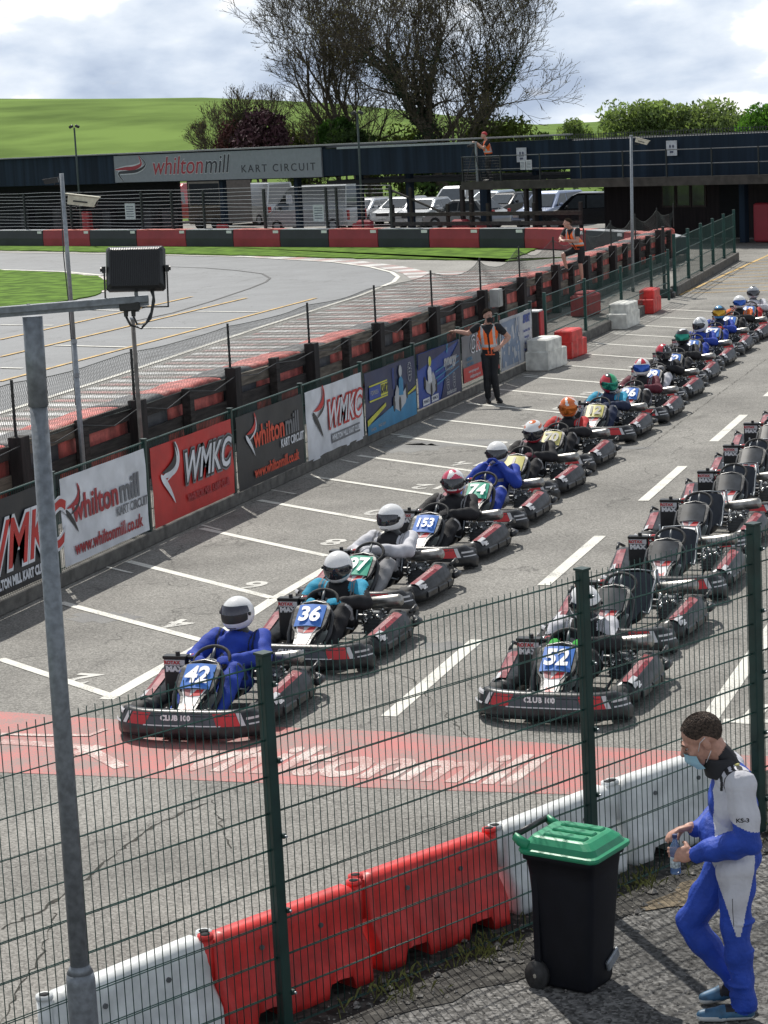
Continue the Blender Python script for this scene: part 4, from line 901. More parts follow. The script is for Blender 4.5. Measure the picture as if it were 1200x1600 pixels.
def poster(px0, px1, py0, py1, label, off=-.12, name='notice', kind=0):
    (a, z1), (c, z0) = bu(px0, py0, off), bu(px1, py1, off); t = thing(name, label, 'notice'); t.matrix_world = Mcols((BD.x, BD.y, 0), (0, 0, 1), (-BN.x, -BN.y, 0), bw_((a+c)/2, off, (z0+z1)/2)); W_, H_ = c-a, z1-z0
    b = MB(); b.box((0, 0, 0), (W_, H_, .03)); b.build('board', mat('notice_white', (.50, .52, .56), .6), t)
    b = MB(); bl = mat('notice_ink', (.08, .09, .14), .6)
    if kind == 0:
        b.sphere((-.13*W_, .12*H_, .018), (.10*W_, .12*W_, .004)); b.sphere((.16*W_, .12*H_, .018), (.10*W_, .12*W_, .004)); b.box((0, -.08*H_, .018), (.5*W_, .05*H_, .004)); b.box((0, -.25*H_, .018), (.34*W_, .14*H_, .004))
    else:
        for k in range(5): b.box((0, H_*(.3-.15*k), .018), (W_*.75, H_*.05, .004))
    b.build('printed_symbol', bl, t)
poster(807, 823, 231, 253, 'white two figure notice above the walkway beside the marshal with the camera')
poster(1041, 1058, 220, 243, 'white two figure notice on the cladding at the right', off=-.12)
poster(813, 821, 251, 265, 'small pale notice fixed below the two figure notice', off=-1.6, kind=1); poster(822, 831, 250, 265, 'small pale notice at the right of its twin below the two figure notice', off=-1.62, kind=1)
p = aty(806, 288, 89.5); cctv('security_camera', p, CREAM, 'white security camera under the raised walkway', 1.1, R(200), .2)
# trackside wire fence in front of the undercroft
F2 = -2.5
wf = thing('wire_fence', 'trackside fence of horizontal wires on dark posts before the undercroft', 'fence', (B0.x, B0.y, 0), math.atan2(BD.y, BD.x))
for px in (-60, 38, 110, 221, 268, 318, 413, 510, 526, 611): u = bu(px, 320, F2)[0]; b = MB(); b.box((u, F2, 1.35), (.13 if px in (413, 611) else .09, .09, 2.5)); b.build('fence_post', NP, wf)
ue = bu(611, 320, F2)[0]
b = MB()
for k in range(11): 
    z_ = .95+.17*k; pts = [( -42+(ue+42)*i/16, F2, z_+.02*math.sin(i*2.+k)) for i in range(17)]; b.tube(pts, .010, 4)
b.build('wires', STEEL, wf)
kr = thing('timber_rail_fence', 'dark timber post and rail fence below the raised walkway', 'fence', (B0.x, B0.y, 0), math.atan2(BD.y, BD.x))
ux = bu(910, 330, F2)[0]
for z_ in (1.38, .98): b = MB(); b.box(((ue+ux)/2, F2, z_), (ux-ue, .07, .16)); b.build('rail', WOODD, kr)
for px in (611, 640, 697, 734, 760, 832, 905): u = bu(px, 330, F2)[0]; b = MB(); b.box((u, F2+.1, .9), (.14, .1, 1.8 if px != 640 else 3.2)); b.build('rail_post', WOODP, kr)
b = MB(); b.tube([(ue, F2+.1, 2.4), (ue+3.4, F2+.1, 1.3)], .05, 6); b.build('brace', WOODD, kr)
for px, lb in ((570, 'red pad against the fence beneath the navy column'), (720, 'small red pad behind the rail fence left of the wide column')): 
    u = bu(px, 340, -1.4)[0]; t = thing('red_pad', lb, 'crash pad', bw_(u, -1.4, 0), math.atan2(BD.y, BD.x)); b = MB(); b.box((0, 0, .55), (.9, .35, 1.1), bev=.08); b.build('cover', RB2, t)
u = bu(203, 330, F2-.1)[0]
poster(195, 212, 318, 343, 'white sheet of paper tied to the wire fence at the left', off=F2-.1, name='paper_sheet', kind=1)
poster(489, 507, 320, 346, 'white sheet of paper tied to the wire fence below the sign board', off=F2-.1, name='paper_sheet', kind=1)
poster(447, 457, 305, 318, 'small blue and white notice on a column near the vans', off=.3, name='paper_sheet', kind=1)
# floodlights on thin masts
for px, py0, py1, lb in ((120, 199, 262, 'short mast with two small floodlights standing on the terrace at the left'), (562, 178, 300, 'tall thin lamp mast in front of the dark cladding')):
    u, z0 = bu(px, 255, -1.9); _, z1 = bu(px, py0, -1.9); t = thing('lamp_mast', lb, 'lamp mast', bw_(u, -1.9, 0)); b = MB(); b.smooth = True; b.cyl((0, 0, 0), (0, 0, z1), .06, .045, 8); b.build('mast', mat('mast_green', (.04, .06, .055), .5), t)
    for sx in (-1, 1): b = MB(); b.box((sx*.17, 0, z1+.05), (.22, .14, .13), Matrix.Rotation(sx*.4, 3, 'Y'), bev=.02); b.build('lamp_head', BLK, t)
# ------------------------------------------------------------------ vehicles in the yard
TAIL = mat('rear_lamp_red', (.35, .01, .01), .3); HEAD = mat('headlamp', (.55, .57, .6), .12, .3)
def car(name, cat, label, px, py, D, rz, col, typ='hatch', rough=.25):
    r = ray(px, py); s = D/r[1]; loc = (r[0]*s, D, -.03); t = thing(name, label, cat, loc, rz, 'vehicles parked behind the terrace')
    pm = mat('car_paint_%d_%d_%d' % tuple(int(c*100) for c in col), col, rough, .35, var=.03, coat=.6)
    if typ == 'van': Lc, Wc, hb, ht = 5.2, 1.95, 1.15, 2.35; cab = [(-2.1, hb), (-1.45, 1.85), (-1.1, ht-.12), (-.9, ht), (2.52, ht), (2.56, hb)]
    elif typ == 'suv': Lc, Wc, hb, ht = 4.5, 1.85, 1.0, 1.72; cab = [(-1.25, hb), (-.55, ht-.1), (-.3, ht), (1.6, ht-.05), (2.1, hb)]
    else: Lc, Wc, hb, ht = 4.2, 1.75, .92, 1.46; cab = [(-1.2, hb), (-.45, ht-.06), (-.2, ht), (1.1, ht-.02), (1.75, hb+.05)]
    y0, y1 = -Lc/2, Lc/2
    lower = [(y0, .28), (y0-.03, .5), (y0+.02, .68), (y0+.2, hb-.18), (cab[0][0], hb-.01), (cab[-1][0], hb), (y1, hb-.12), (y1+.03, .5), (y1, .28)]
    b = MB(); b.smooth = False; rings = []
    for x_, k in ((-Wc/2, .93), (-Wc/2+.06, .985), (-Wc/2+.16, 1.), (Wc/2-.16, 1.), (Wc/2-.06, .985), (Wc/2, .93)): rings.append([(x_, y*k if abs(y) > 1.6 else y, z if z < .3 else .28+(z-.28)*(.97 if abs(x_) > Wc/2-.03 else 1)) for y, z in lower])
    b.loft(rings, True, True)
    rings = []
    for x_ in (-1, -.86, .86, 1): 
        rings.append([(x_*(Wc/2-.04-(z-hb)/(ht-hb)*.17), y, z-(.03 if abs(x_) == 1 and z > hb+.2 else 0)) for y, z in [(cab[0][0], hb-.03)]+cab[1:-1]+[(cab[-1][0], hb-.03)]])
    b.loft(rings, True, True); b.build('body', pm, t)
    def side(y0_, y1_, y2_, y3_, z0, z1, nm):
        for sx in (-1, 1):
            b = MB(); q = [(y0_, z0), (y1_, z0), (y2_, z1), (y3_, z1)]; vs = [(sx*(Wc/2-.04-(z-hb)/(ht-hb)*.17+.008), y, z) for y, z in q]; b.add(vs, [(0, 1, 2, 3) if sx > 0 else (3, 2, 1, 0)]); b.build(nm, GLASS, t)
    zt = ht-.12
    if typ == 'van': side(-1.9, -1.0, -1.0, -1.35, hb+.02, 1.85, 'side_window')
    else:
        side(cab[0][0]+.28, .05, .05, cab[1][0]+.18, hb+.02, zt, 'side_window'); side(.12, cab[-1][0]-.35, cab[-2][0]-.05, .12, hb+.02, zt, 'side_window')
    def cross(a, c, nm, m, ins=.12, k0=.04, k1=.93, w0=0, w1=.17):
        (ya, za), (yc, zc) = a, c; n = Vector((0, zc-za, -(yc-ya))).normalized(); n = n if n.y*(1 if ya+yc > 0 else -1) > 0 else -n; vs = []
        for u, wv in ((k0, 0), (k0, 1), (k1, 1), (k1, 0)):
            y = ya+(yc-ya)*u; z = za+(zc-za)*u; hw = Wc/2-.04-(z-hb)/(ht-hb)*.17-ins; vs.append(Vector((hw*(2*wv-1), y, z))+n*.012)
        b = MB(); b.add(vs, [(0, 1, 2, 3)] if ya < 0 else [(3, 2, 1, 0)]); b.build(nm, m, t)
    cross(cab[0], cab[1 if typ != 'van' else 2], 'windscreen', GLASS)
    cross(cab[-1], cab[-2], 'rear_window', GLASS)
    for sx in (-1, 1):
        b = MB(); b.box((sx*(Wc/2-.32), y0+.02, .66), (.36, .10, .16), bev=.03); b.build('headlight', HEAD, t); b = MB(); b.box((sx*(Wc/2-.2), y1-.01, .82), (.2, .10, .24 if typ != 'van' else .5), bev=.02); b.build('tail_light', TAIL, t)
        b = MB(); b.box((sx*(Wc/2+.09), cab[0][0]+.5, hb+.1), (.2, .12, .14), bev=.03); b.build('wing_mirror', pm, t)
        for yy in (y0+.85, y1-.85):
            b = MB(); b.smooth = True; b.cyl((sx*(Wc/2-.2), yy, .32), (sx*(Wc/2+.01), yy, .32), .33, n=18); wl = b.build('wheel', RUB, t); b = MB(); b.cyl((sx*(Wc/2+.0), yy, .32), (sx*(Wc/2+.02), yy, .32), .2, n=12); b.build('rim', STEEL, wl)
    b = MB(); b.box((0, y0-.02, .62), (.8, .06, .16), bev=.01); b.build('grille', BLK, t); b = MB(); b.box((0, y0-.04, .42), (.52, .02, .12)); b.build('number_plate', WHITE, t)
    b = MB(); b.box((0, y0-.01, .36), (Wc*.9, .08, .2), bev=.03); b.build('bumper', BLK if typ == 'suv' else pm, t)
    return t
AZ = math.atan2(BD.y, BD.x)
WHC, SIL, SILB, BKC, BLC = (.66, .68, .70), (.30, .32, .34), (.16, .18, .20), (.012, .014, .018), (.06, .09, .22)
car('parked_car', 'car', 'small white car parked by the dark column right of the vans', 574, 330, 112, AZ+.25, WHC)
car('parked_car', 'car', 'white car with glare on its windscreen at the left of the pair', 632, 328, 112, AZ+.2, (.62, .64, .66))
car('parked_car', 'car', 'silver car facing the track beside the white car', 668, 330, 109, AZ+.3, (.50, .52, .54))
car('parked_car', 'car', 'long grey silver car parked side on behind the rail fence', 728, 333, 104.5, AZ-R(82), (.32, .34, .35))
car('parked_car', 'off road car', 'white off road car behind the grey silver car', 716, 312, 118, AZ+.3, (.68, .70, .72), 'suv')
car('parked_car', 'car', 'light blue car behind the wide column', 770, 318, 116, AZ+.2, (.42, .50, .6))
car('parked_car', 'car', 'small black car seen right of the wide column', 797, 316, 112, AZ+.1, BKC)
car('parked_car', 'car', 'blue silver car with a bright windscreen left of the black van', 862, 325, 104, AZ+.15, (.30, .36, .52), 'suv')
car('parked_van', 'van', 'black people carrier parked nose left under the terrace', 918, 324, 100.5, AZ-R(60), BKC, 'suv')
car('parked_van', 'van', 'large white van with its sliding door open under the sign', 492, 330, 108, AZ-R(78), (.40, .42, .44), 'van')
car('parked_van', 'van', 'white van farther left under the sign', 402, 325, 118, AZ-R(100), (.42, .44, .46), 'van')
car('parked_van', 'van', 'red and white van partly hidden at the left end of the open bays', 288, 325, 125, AZ+.2, (.40, .06, .07), 'van')
# dark open side door in the big van and a hospitality trailer with a window
r = ray(322, 322); s = 114/r[1]; t = thing('hospitality_trailer', 'brown fronted trailer with a large window under the sign', 'trailer', (r[0]*s, 114, 0), AZ)
b = MB(); b.box((0, 1, 1.6), (3.2, 2, 2.7), bev=.05); b.build('body', mat('trailer_brown', (.10, .085, .075), .6), t); b = MB(); b.box((0, -.03, 1.9), (2.7, .08, 1.4)); f = b.build('window_frame', mat('trailer_frame', (.35, .33, .28), .5), t); b = MB(); b.box((0, -.08, 1.9), (2.5, .04, 1.2)); b.build('pane', GLASS, f)
for sx in (-1, 1): b = MB(); b.cyl((sx*.7, -.05, .32), (sx*.7, .2, .32), .32, n=14); b.build('wheel', RUB, t)
# ------------------------------------------------------------------ hill, trees
b = MB(); nx, ny = 60, 26; vs = []
def hz(x, y):
    u = min(1, max(0, (y-128)/150)); return float(np.interp(x/y, [-.9, -.54, -.4216, -.3527, -.262, -.16, 0, .3], [13., 11.7, 9.9, 7.9, 4.2, 1.2, .4, 3.]))*(u*u*(3-2*u))
for j in range(ny+1):
    y = 124+j*9.
    for i in range(nx+1): x = -330+i*8.; vs.append((x, y, hz(x, y)+.25*math.sin(x*.07+y*.03) if y > 128 else -.1))
n = nx+1; b.smooth = True; b.add(vs, [(j*n+i, j*n+i+1, (j+1)*n+i+1, (j+1)*n+i) for j in range(ny) for i in range(nx)]); tag(b.build('hill', GRASSH), kind='structure')
def leafmat(name, c, sc=1., var=.5):
    m = mat(name, c, .8, var=var, scale=sc, lo=.3, hi=.7, spec=.2); nt = m.node_tree; b = nt.nodes['Principled BSDF']; o = nt.nodes['Material Output']; tr = N(nt, 'ShaderNodeBsdfTranslucent'); mx = N(nt, 'ShaderNodeMixShader'); mx.inputs[0].default_value = .45
    src = b.inputs['Base Color'].links[0].from_socket; vm = N(nt, 'ShaderNodeVectorMath', operation='MULTIPLY'); vm.inputs[1].default_value = (1.5, 1.7, .8); nt.links.new(src, vm.inputs[0]); nt.links.new(vm.outputs[0], tr.inputs[0]); nt.links.new(b.outputs[0], mx.inputs[1]); nt.links.new(tr.outputs[0], mx.inputs[2]); nt.links.new(mx.outputs[0], o.inputs[0]); return m
BARK = mat('bark', (.085, .070, .052), .95, var=.4, scale=6, bump=.5); LEAFY = leafmat('spring_leaves', (.085, .105, .035), 2.2, .6); LEAFG = leafmat('green_leaves', (.05, .11, .025), .8, .6)
LEAFP = mat('purple_leaves', (.055, .02, .028), .8, var=.6, scale=1.2, lo=.3, hi=.7); LEAFD = leafmat('dark_leaves', (.035, .06, .022), 1., .6); IVY = mat('ivy', (.018, .032, .012), .8, var=.6, scale=2)
def leaves(b, c, rad, n, sz, shell=.5):
    for i in range(n):
        while True:
            v = Vector((random.uniform(-1, 1), random.uniform(-1, 1), random.uniform(-1, 1)))
            if shell*random.random() < v.length < 1: break
        p = Vector((c[0]+v.x*rad[0], c[1]+v.y*rad[1], c[2]+v.z*rad[2])); s = sz*random.uniform(.5, 1.3)
        a = Vector((random.gauss(0, 1), random.gauss(0, 1), random.gauss(0, .7))).normalized(); q = a.orthogonal().normalized(); q = Matrix.Rotation(random.uniform(0, 6.3), 3, a)@q; r_ = a.cross(q)
        b.add([p-q*s, p+r_*s*.45, p+q*s, p-r_*s*.45], [(0, 1, 2, 3)])
IVB = [None]
def branch(b, tw, p, d, ln, r, lvl, maxl, spread, droop=0., up=.12, leafb=None, lsz=.12):
    r = max(r, .015)
    n = 4 if lvl < 3 else 3; pts = [p]; rs = [r]; q = p.copy(); dd = d.copy()
    for i in range(n):
        dd = (dd+Vector((random.gauss(0, .13), random.gauss(0, .13), random.gauss(0, .10)+up*.4-droop*lvl*.05))).normalized(); q = q+dd*ln/n; pts.append(q.copy()); rs.append(max(.013, r*(1-.45*(i+1)/n)))
    (b if lvl < 3 else tw).tube(pts, rs, 7 if lvl < 2 else (5 if lvl < 4 else 3), False)
    if leafb is not None and lvl >= maxl-1:
        leaves(leafb, pts[-1], (.3, .3, .25), 1, lsz)
    if IVB[0] is not None and lvl <= 2 and pts[0].z < 9.5:
        for k, q_ in enumerate(pts): leaves(IVB[0], q_, (r*.9+.34, r*.9+.34, .75), 150 if lvl == 0 else (80 if lvl == 1 else 34), .13, .2)
    if lvl >= maxl: return
    nb = random.choice((2, 3, 3)) if lvl > 0 else random.choice((3, 4))
    for i in range(nb):
        a = random.uniform(0, 6.3); o = dd.orthogonal().normalized(); o = Matrix.Rotation(a, 3, dd)@o; nd = (dd*math.cos(spread)+o*math.sin(spread*random.uniform(.6, 1.4))+Vector((0, 0, up))).normalized()
        branch(b, tw, q, nd, ln*random.uniform(.62, .86), rs[-1]*.78, lvl+1, maxl, spread, droop, up, leafb, lsz)
    for k in (1, 2, 3)[:n-1]:
        if lvl < maxl-1 and random.random() < (.75 if lvl < 2 else .80):
            o = Matrix.Rotation(random.uniform(0, 6.3), 3, dd)@dd.orthogonal().normalized(); branch(b, tw, pts[k], (dd*.5+o*.8+Vector((0, 0, up*.5))).normalized(), ln*random.uniform(.45, .65), rs[k]*.45, lvl+2, maxl, spread, droop, up, leafb, lsz)
BUDS = leafmat('bud_leaves', (.11, .095, .05), 2.)
def bare_tree(px, D, label, stems, maxl=6, leaf=None, lsz=.12, group=None, ivy=False, base_py=232):
    leaf = leaf or BUDS; r = ray(px, base_py); s = D/r[1]; x, y = r[0]*s, D; t = thing('bare_tree', label, 'tree', (x, y, 0), 0, group)
    b, tw, lf = MB(), MB(), MB(); b.smooth = tw.smooth = True; IVB[0] = MB() if ivy else None
    for (d, ln, rr, sp) in stems: branch(b, tw, Vector((random.uniform(-.3, .3), 0, 0)), Vector(d).normalized(), ln, rr, 0, maxl, sp, 0, .12, lf, lsz)
    b.build('trunk', BARK, t); tw.build('twigs', BARK, t); lf.build('crown', leaf, t)
    if ivy:
        iv = IVB[0]; IVB[0] = None
        iv.build('ivy', IVY, t)
    return t
random.seed(21)
bare_tree(590, 142, 'tall bare tree leaning left behind the building, left of the ivy clad tree', [((-.30, 0, 1), 4.3, .55, .46), ((.0, .1, 1), 4.3, .42, .42)], 7, lsz=.055)
random.seed(34)
bare_tree(703, 140, 'tall ivy clad bare tree with the widest crown in the middle of the skyline', [((-.05, 0, 1), 4.6, .8, .42), ((.34, .05, 1), 4.2, .45, .42)], 7, ivy=True, lsz=.06)
random.seed(5)
bare_tree(375, 138, 'small bare tree on the left of the purple bush', [((-.05, 0, 1), 2.3, .12, .36), ((.18, .1, 1), 2.1, .11, .38), ((.05, -.1, 1), 2.5, .12, .34)], 6, leaf=BUDS, lsz=.05)
bare_tree(455, 141, 'thin sapling between the purple bush and the green bush', [((.1, 0, 1), 1.8, .07, .4)], 5, leaf=BUDS, lsz=.07); bare_tree(492, 143, 'second thin sapling left of the tall leaning tree', [((-.1, 0, 1), 1.9, .07, .4)], 5, leaf=BUDS, lsz=.07)
def bush(px, py, D, w_, h, m, label, n=2600, sz=.16, name='bush', cat='bush', z0=0., group=None, d=None):
    r = ray(px, py); s = D/r[1]; x = r[0]*s; ztop = H+r[2]*s; zc = z0; t = thing(name, label, cat, (x, D, zc), 0, group)
    hh = ztop-zc; b = MB(); b.smooth = True
    for k in range(4): b.tube([(0, 0, 0), (random.uniform(-.3, .3)*w_*.4, random.uniform(-.3, .3), hh*.35), (random.uniform(-.5, .5)*w_*.6, random.uniform(-.4, .4), hh*.7)], [.12*w_/4+.03, .07, .03], 5)
    b.build('trunk', BARK, t); b = MB(); nc = 16; zb = max(0, hh-h)
    for k in range(nc):
        a = random.uniform(0, 6.3); q = random.random()**.5*.62; cz = zb+(hh-zb)*random.uniform(.18, .80); taper_ = 1-.55*abs((cz-zb)/(hh-zb)-.4)
        rr = random.uniform(.20, .38); leaves(b, (math.cos(a)*q*w_/2*taper_*1.15, math.sin(a)*q*w_/2*taper_, cz), (w_*rr*.72, w_*rr*.7, (hh-zb)*rr*.55), n//nc, sz, .85)
    leaves(b, (0, 0, zb+(hh-zb)*.45), (w_*.42, w_*.4, (hh-zb)*.42), n//4, sz*1.2, .8)
    b.build('crown', m, t); return t
random.seed(9)
bush(405, 162, 136, 4.2, 4.2, LEAFP, 'dark purple bush behind the sign board', 3600, .15); bush(352, 182, 137, 2.0, 3, mat('reddish_leaves', (.10, .035, .03), .8, var=.5), 'low reddish bush left of the purple bush', 1200, .12); bush(378, 168, 139, 3.2, 3.4, LEAFD, 'dark green bush just behind the purple bush', 2000, .15)
bush(524, 175, 139, 3.2, 3.2, LEAFG, 'bright green bush left of the leaning tree', 2600, .17); bush(545, 195, 137, 3.4, 2.8, LEAFD, 'low dark bush at the foot of the leaning tree', 1800, .17)
for px, py, w_, m_, lb in ((625, 175, 6, LEAFY, 'loose olive green bush between the two tall trees'), (668, 190, 4.5, LEAFD, 'dark bush left of the ivy clad trunk'), (755, 172, 5.5, LEAFY, 'olive green bush right of the ivy clad trunk'), (800, 168, 5.5, LEAFY, 'wide olive bush under the right side of the big crown'), (840, 188, 3.6, LEAFD, 'low dark bush at the right end of the tall trees'), (470, 195, 3.0, LEAFY, 'low olive bush right of the purple bush')):
    bush(px, py, 141, w_, 5.5, m_, lb, 2400, .16)
LEAFM = leafmat('mid_green_leaves', (.16, .20, .10), .6, .5)
for px, py, w_, h_, lb in ((978, 142, 5.6, 4.5, 'rounded green tree at the left of the right hand clump'), (1015, 140, 6.0, 4.5, 'tallest green tree in the right hand clump'), (1062, 150, 6.0, 4.2, 'pale green tree in the middle of the right hand clump'), (1108, 144, 7.2, 4.5, 'wide green tree at the right of the right hand clump'), (1140, 160, 5, 3.6, 'low green tree at the right end of the right hand clump')):
    bush(px, py, 165, w_, 6., LEAFM, lb, 4200, .18, 'tree', 'tree')
bush(900, 181, 190, 3.6, 3., LEAFM, 'small rounded green tree standing alone on the skyline', 1800, .2, 'tree', 'tree'); bush(1188, 148, 120, 3.4, 4.0, leafmat('fresh_green_leaves', (.07, .15, .03), 1.5), 'fresh green tree cut by the right edge of the photo', 3600, .13, 'tree', 'tree')
# hedge line at the foot of the hill
b = MB(); random.seed(3)
for k in range(150): x = -120+k*.8; leaves(b, (x, 131+random.random(), .8), (.9, .8, 1.0), 24, .2)
tag(b.build('hedge', LEAFD), 'low dark hedge running along the back of the car park', 'hedge')
# ------------------------------------------------------------------ karts (front towards local -Y)
KRED = mat('decal_red', (.52, .03, .035), .35, var=.15, scale=8); KWH = mat('decal_white', (.62, .62, .64), .35, var=.08); KBL = mat('kart_bodywork_black', (.022, .024, .028), .36, var=.6, scale=11, detail=9., bump=.08, bscale=30)
KGR = mat('kart_decal_grey', (.07, .075, .09), .35, var=.2); SEATM = mat('seat_navy', (.022, .030, .045), .42, var=.2, scale=6); TANK = mat('fuel_tank_plastic', (.42, .46, .45), .35, var=.15, scale=12); PINK = mat('decal_faded_pink', (.34, .12, .13), .35, var=.3, scale=9)
NBLUE = mat('plate_blue', (.06, .20, .62), .35, var=.08); NGRN = mat('plate_green', (.05, .42, .28), .35, var=.08); NYEL = mat('plate_yellow', (.68, .62, .22), .35, var=.08); NSMK = mat('plate_smoked', (.045, .05, .058), .24, var=.6, scale=5, spec=.5); DTXT = mat('plate_text_dark', (.03, .03, .03), .4); WTXT = mat('plate_text_white', (.8, .8, .82), .4)
DCR = mat('decal_dark_red', (.24, .025, .035), .35, var=.35, scale=25)
def crv(t):   # bumper plan curve, t in -1..1 -> (x, y), outward normal
    x = .70*math.sin(t*1.25)/math.sin(1.25); y = -1.0+.30*abs(t)**3.2; return x, y
def bump_pt(t, off, z):
    x, y = crv(t); x2, y2 = crv(t+.01); x1, y1 = crv(t-.01); d = Vector((x2-x1, y2-y1)).normalized(); n = Vector((d.y, -d.x)); return (x+n.x*off, y+n.y*off, z)
KUP = Vector((0, .86, .51)).normalized(); KC0 = Vector((0, -.93, .235))
def build_kart(label, kind='numbered'):
    t = thing('racing_kart', label, 'kart')
    # front bumper
    b = MB(); b.smooth = True; prof = [(-.14, .07), (-.01, .055), (.01, .10), (.012, .17), (-.012, .205), (-.02, .25), (-.05, .285), (-.10, .29), (-.14, .25)]; n = 26
    b.loft([[bump_pt(-1+2*i/n, o, z-(.04 if abs(-1+2*i/n) > .9 else 0)) for o, z in prof] for i in range(n+1)], True, True); fb = b.build('front_bumper', KBL, t)
    def patch(t0, t1, v0, v1, m, nm='decal', off=.004, n=8, parent=None, sk=0.):
        def sf(v):   # v 0..1 up the face
            P = [(.012, .165), (-.012, .205), (-.02, .25), (-.05, .285)]; k = v*3; i = min(2, int(k)); f = k-i; return (P[i][0]+(P[i+1][0]-P[i][0])*f, P[i][1]+(P[i+1][1]-P[i][1])*f)
        b = MB(); vs = []
        for i in range(n+1):
            tt = t0+(t1-t0)*i/n
            for v in (v0, (v0+v1)/2, v1): o, z = sf(v); vs.append(bump_pt(tt+sk*(v-v0), o+off, z+.002))
        b.add(vs, [(3*i+j, 3*i+3+j, 3*i+4+j, 3*i+1+j) for i in range(n) for j in range(2)]); return b.build(nm, m, parent or fb)
    patch(-.50, .50, .10, .78, KGR); patch(-.62, -.38, .05, .85, KRED, off=.006, sk=.06); patch(.36, .62, .0, .85, KRED, off=.006, sk=-.06)
    patch(-.70, -.64, .05, .85, KWH, off=.008, sk=.05, n=2); patch(.62, .68, .0, .85, KWH, off=.008, sk=-.05, n=2); patch(-.40, .40, .0, .08, KWH, off=.007); patch(.70, .92, .35, .50, KWH, off=.006); patch(.72, .95, .02, .12, KWH, off=.006); patch(-.95, -.76, .55, .85, KWH, off=.006); patch(-.97, -.74, -.02, .1, KWH, off=.006)
    text('CLUB 100', .062, WTXT, fb, Mcols((1, 0, 0), (0, .18, .98), (0, -.98, .18), (-.05, -1.012, .238)), offset=.003, sx=1.05)
    # floor, frame tubes
    b = MB(); b.box((0, -.42, .055), (.52, .86, .012)); b.build('floor_tray', STEELD, t)
    b = MB(); b.smooth = True
    for s in (-1, 1): b.tube([(s*.27, .72, .09), (s*.29, .1, .07), (s*.24, -.45, .08), (s*.30, -.72, .09)], .016, 6); b.tube([(s*.22, -.80, .16), (s*.34, -.62, .12), (s*.40, -.5, .1)], .013, 6)
    b.tube([(-.30, -.72, .09), (0, -.80, .09), (.30, -.72, .09)], .016, 6); b.tube([(-.2, -.86, .20), (.2, -.86, .20)], .011, 6); b.tube([(-.55, .62, .15), (.55, .62, .15)], .022, 8); b.build('chassis_frame', STEELD, t)
    # wheels
    for (x, y, r_, w_) in ((-.55, -.58, .135, .14), (.55, -.58, .135, .14), (-.575, .62, .15, .22), (.575, .62, .15, .22)):
        s = 1 if x > 0 else -1; b = MB(); b.smooth = True; q = w_/2
        b.tube([(x-q, y, r_), (x-q+.004, y, r_), (x-q+.022, y, r_), (x+q-.022, y, r_), (x+q-.004, y, r_), (x+q, y, r_)], [r_*.60, r_*.90, r_, r_, r_*.90, r_*.60], 22, True); wl = b.build('wheel', RUB, t)
        b = MB(); b.smooth = True; b.tube([(x+s*(q+.002), y, r_), (x+s*(q+.004), y, r_)], [.078, .074], 16); b.build('rim', RIM, wl); b = MB(); b.cyl((x+s*(q+.003), y, r_), (x+s*(q+.02), y, r_), .024, n=8); b.build('hub', BLK, wl)
    # side pods
    for s in (-1, 1):
        b = MB(); b.smooth = True; secs = []
        for (y, xo, zt, zb) in ((-.43, .58, .19, .09), (-.40, .64, .235, .065), (-.30, .685, .26, .055), (0, .72, .285, .05), (.25, .745, .315, .05), (.38, .75, .345, .055), (.44, .745, .335, .08), (.47, .71, .30, .11)):
            xi = .43; h = zt-zb; secs.append([(s*x_, y, z_) for x_, z_ in ((xi, zb+.01), (xo-.03, zb), (xo, zb+.03), (xo+.006, zb+h*.50), (xo-.012, zb+h*.62), (xo-.05, zb+h*.93), (xo-.10, zt), (xo-.16, zt-.005), (xi+.02, zb+h*.7), (xi, zb+h*.55))])
        b.loft(secs, True, True); pod = b.build('side_pod', KBL, t)
        for (ya, yb) in ((-.28, -.02), (.02, .26), (.29, .40)):
            b = MB(); b.loft([[(s*(x_(ya if k == 0 else yb)), ya if k == 0 else yb, z_) for x_, z_ in ((lambda q: .70+.06*(q+.3)/.7-.002, .085), (lambda q: .70+.06*(q+.3)/.7+.012, .10), (lambda q: .70+.06*(q+.3)/.7+.012, .15), (lambda q: .70+.06*(q+.3)/.7-.004, .165))] for k in (0, 1)], True, True); b.build('pod_panel', KBL, pod)
        # decal along the top outer shoulder
        b = MB(); vs = []; yy = (-.36, -.2, 0, .2, .38)
        for y in yy: 
            k = (y+.43)/.9; xo = .665+.08*k; zt = .247+.095*k
            vs += [(s*(xo-.022+.006), y, zt-.055), (s*(xo-.045), y, zt-.010), (s*(xo-.085), y, zt+.006), (s*(xo-.145), y, zt+.004)]
        b.add(vs, [(4*i+j, 4*i+4+j, 4*i+5+j, 4*i+1+j) for i in range(4) for j in range(3)]); b.m = [1, 0, 1]+[0, 1, 0]*2+[0, 1, 1] if False else [2, 2, 1, 3, 1, 0, 3, 1, 0, 3, 0, 1]; b.build('decal', [PINK, DCR, KWH, KBL], pod)
        M = Mcols((0, s, 0), (-s*.5, 0, .86), (s*.86, 0, .5), (s*(.672), -.27, .212)); text('GBC', .06, WTXT, pod, M, offset=.003, shear=.2)
    # rear bumper
    b = MB(); b.smooth = True; b.tube([(-.72, .62, .15), (-.735, .76, .15), (-.66, .86, .15), (0, .89, .15), (.66, .86, .15), (.735, .76, .15), (.72, .62, .15)], .036, 8); b.build('rear_bumper', KBL, t)
    b = MB(); b.smooth = True
    for s in (-1, 1): b = MB(); b.smooth = True; b.tube([(s*.72, .50, .30), (s*.735, .66, .335), (s*.70, .82, .27)], .018, 6); b.build('wheel_guard', KBL, t)
    # front fairing and its frame
    up = KUP; nn = Vector((0, -up.z, up.y)); xx = Vector((1, 0, 0)); C0 = KC0
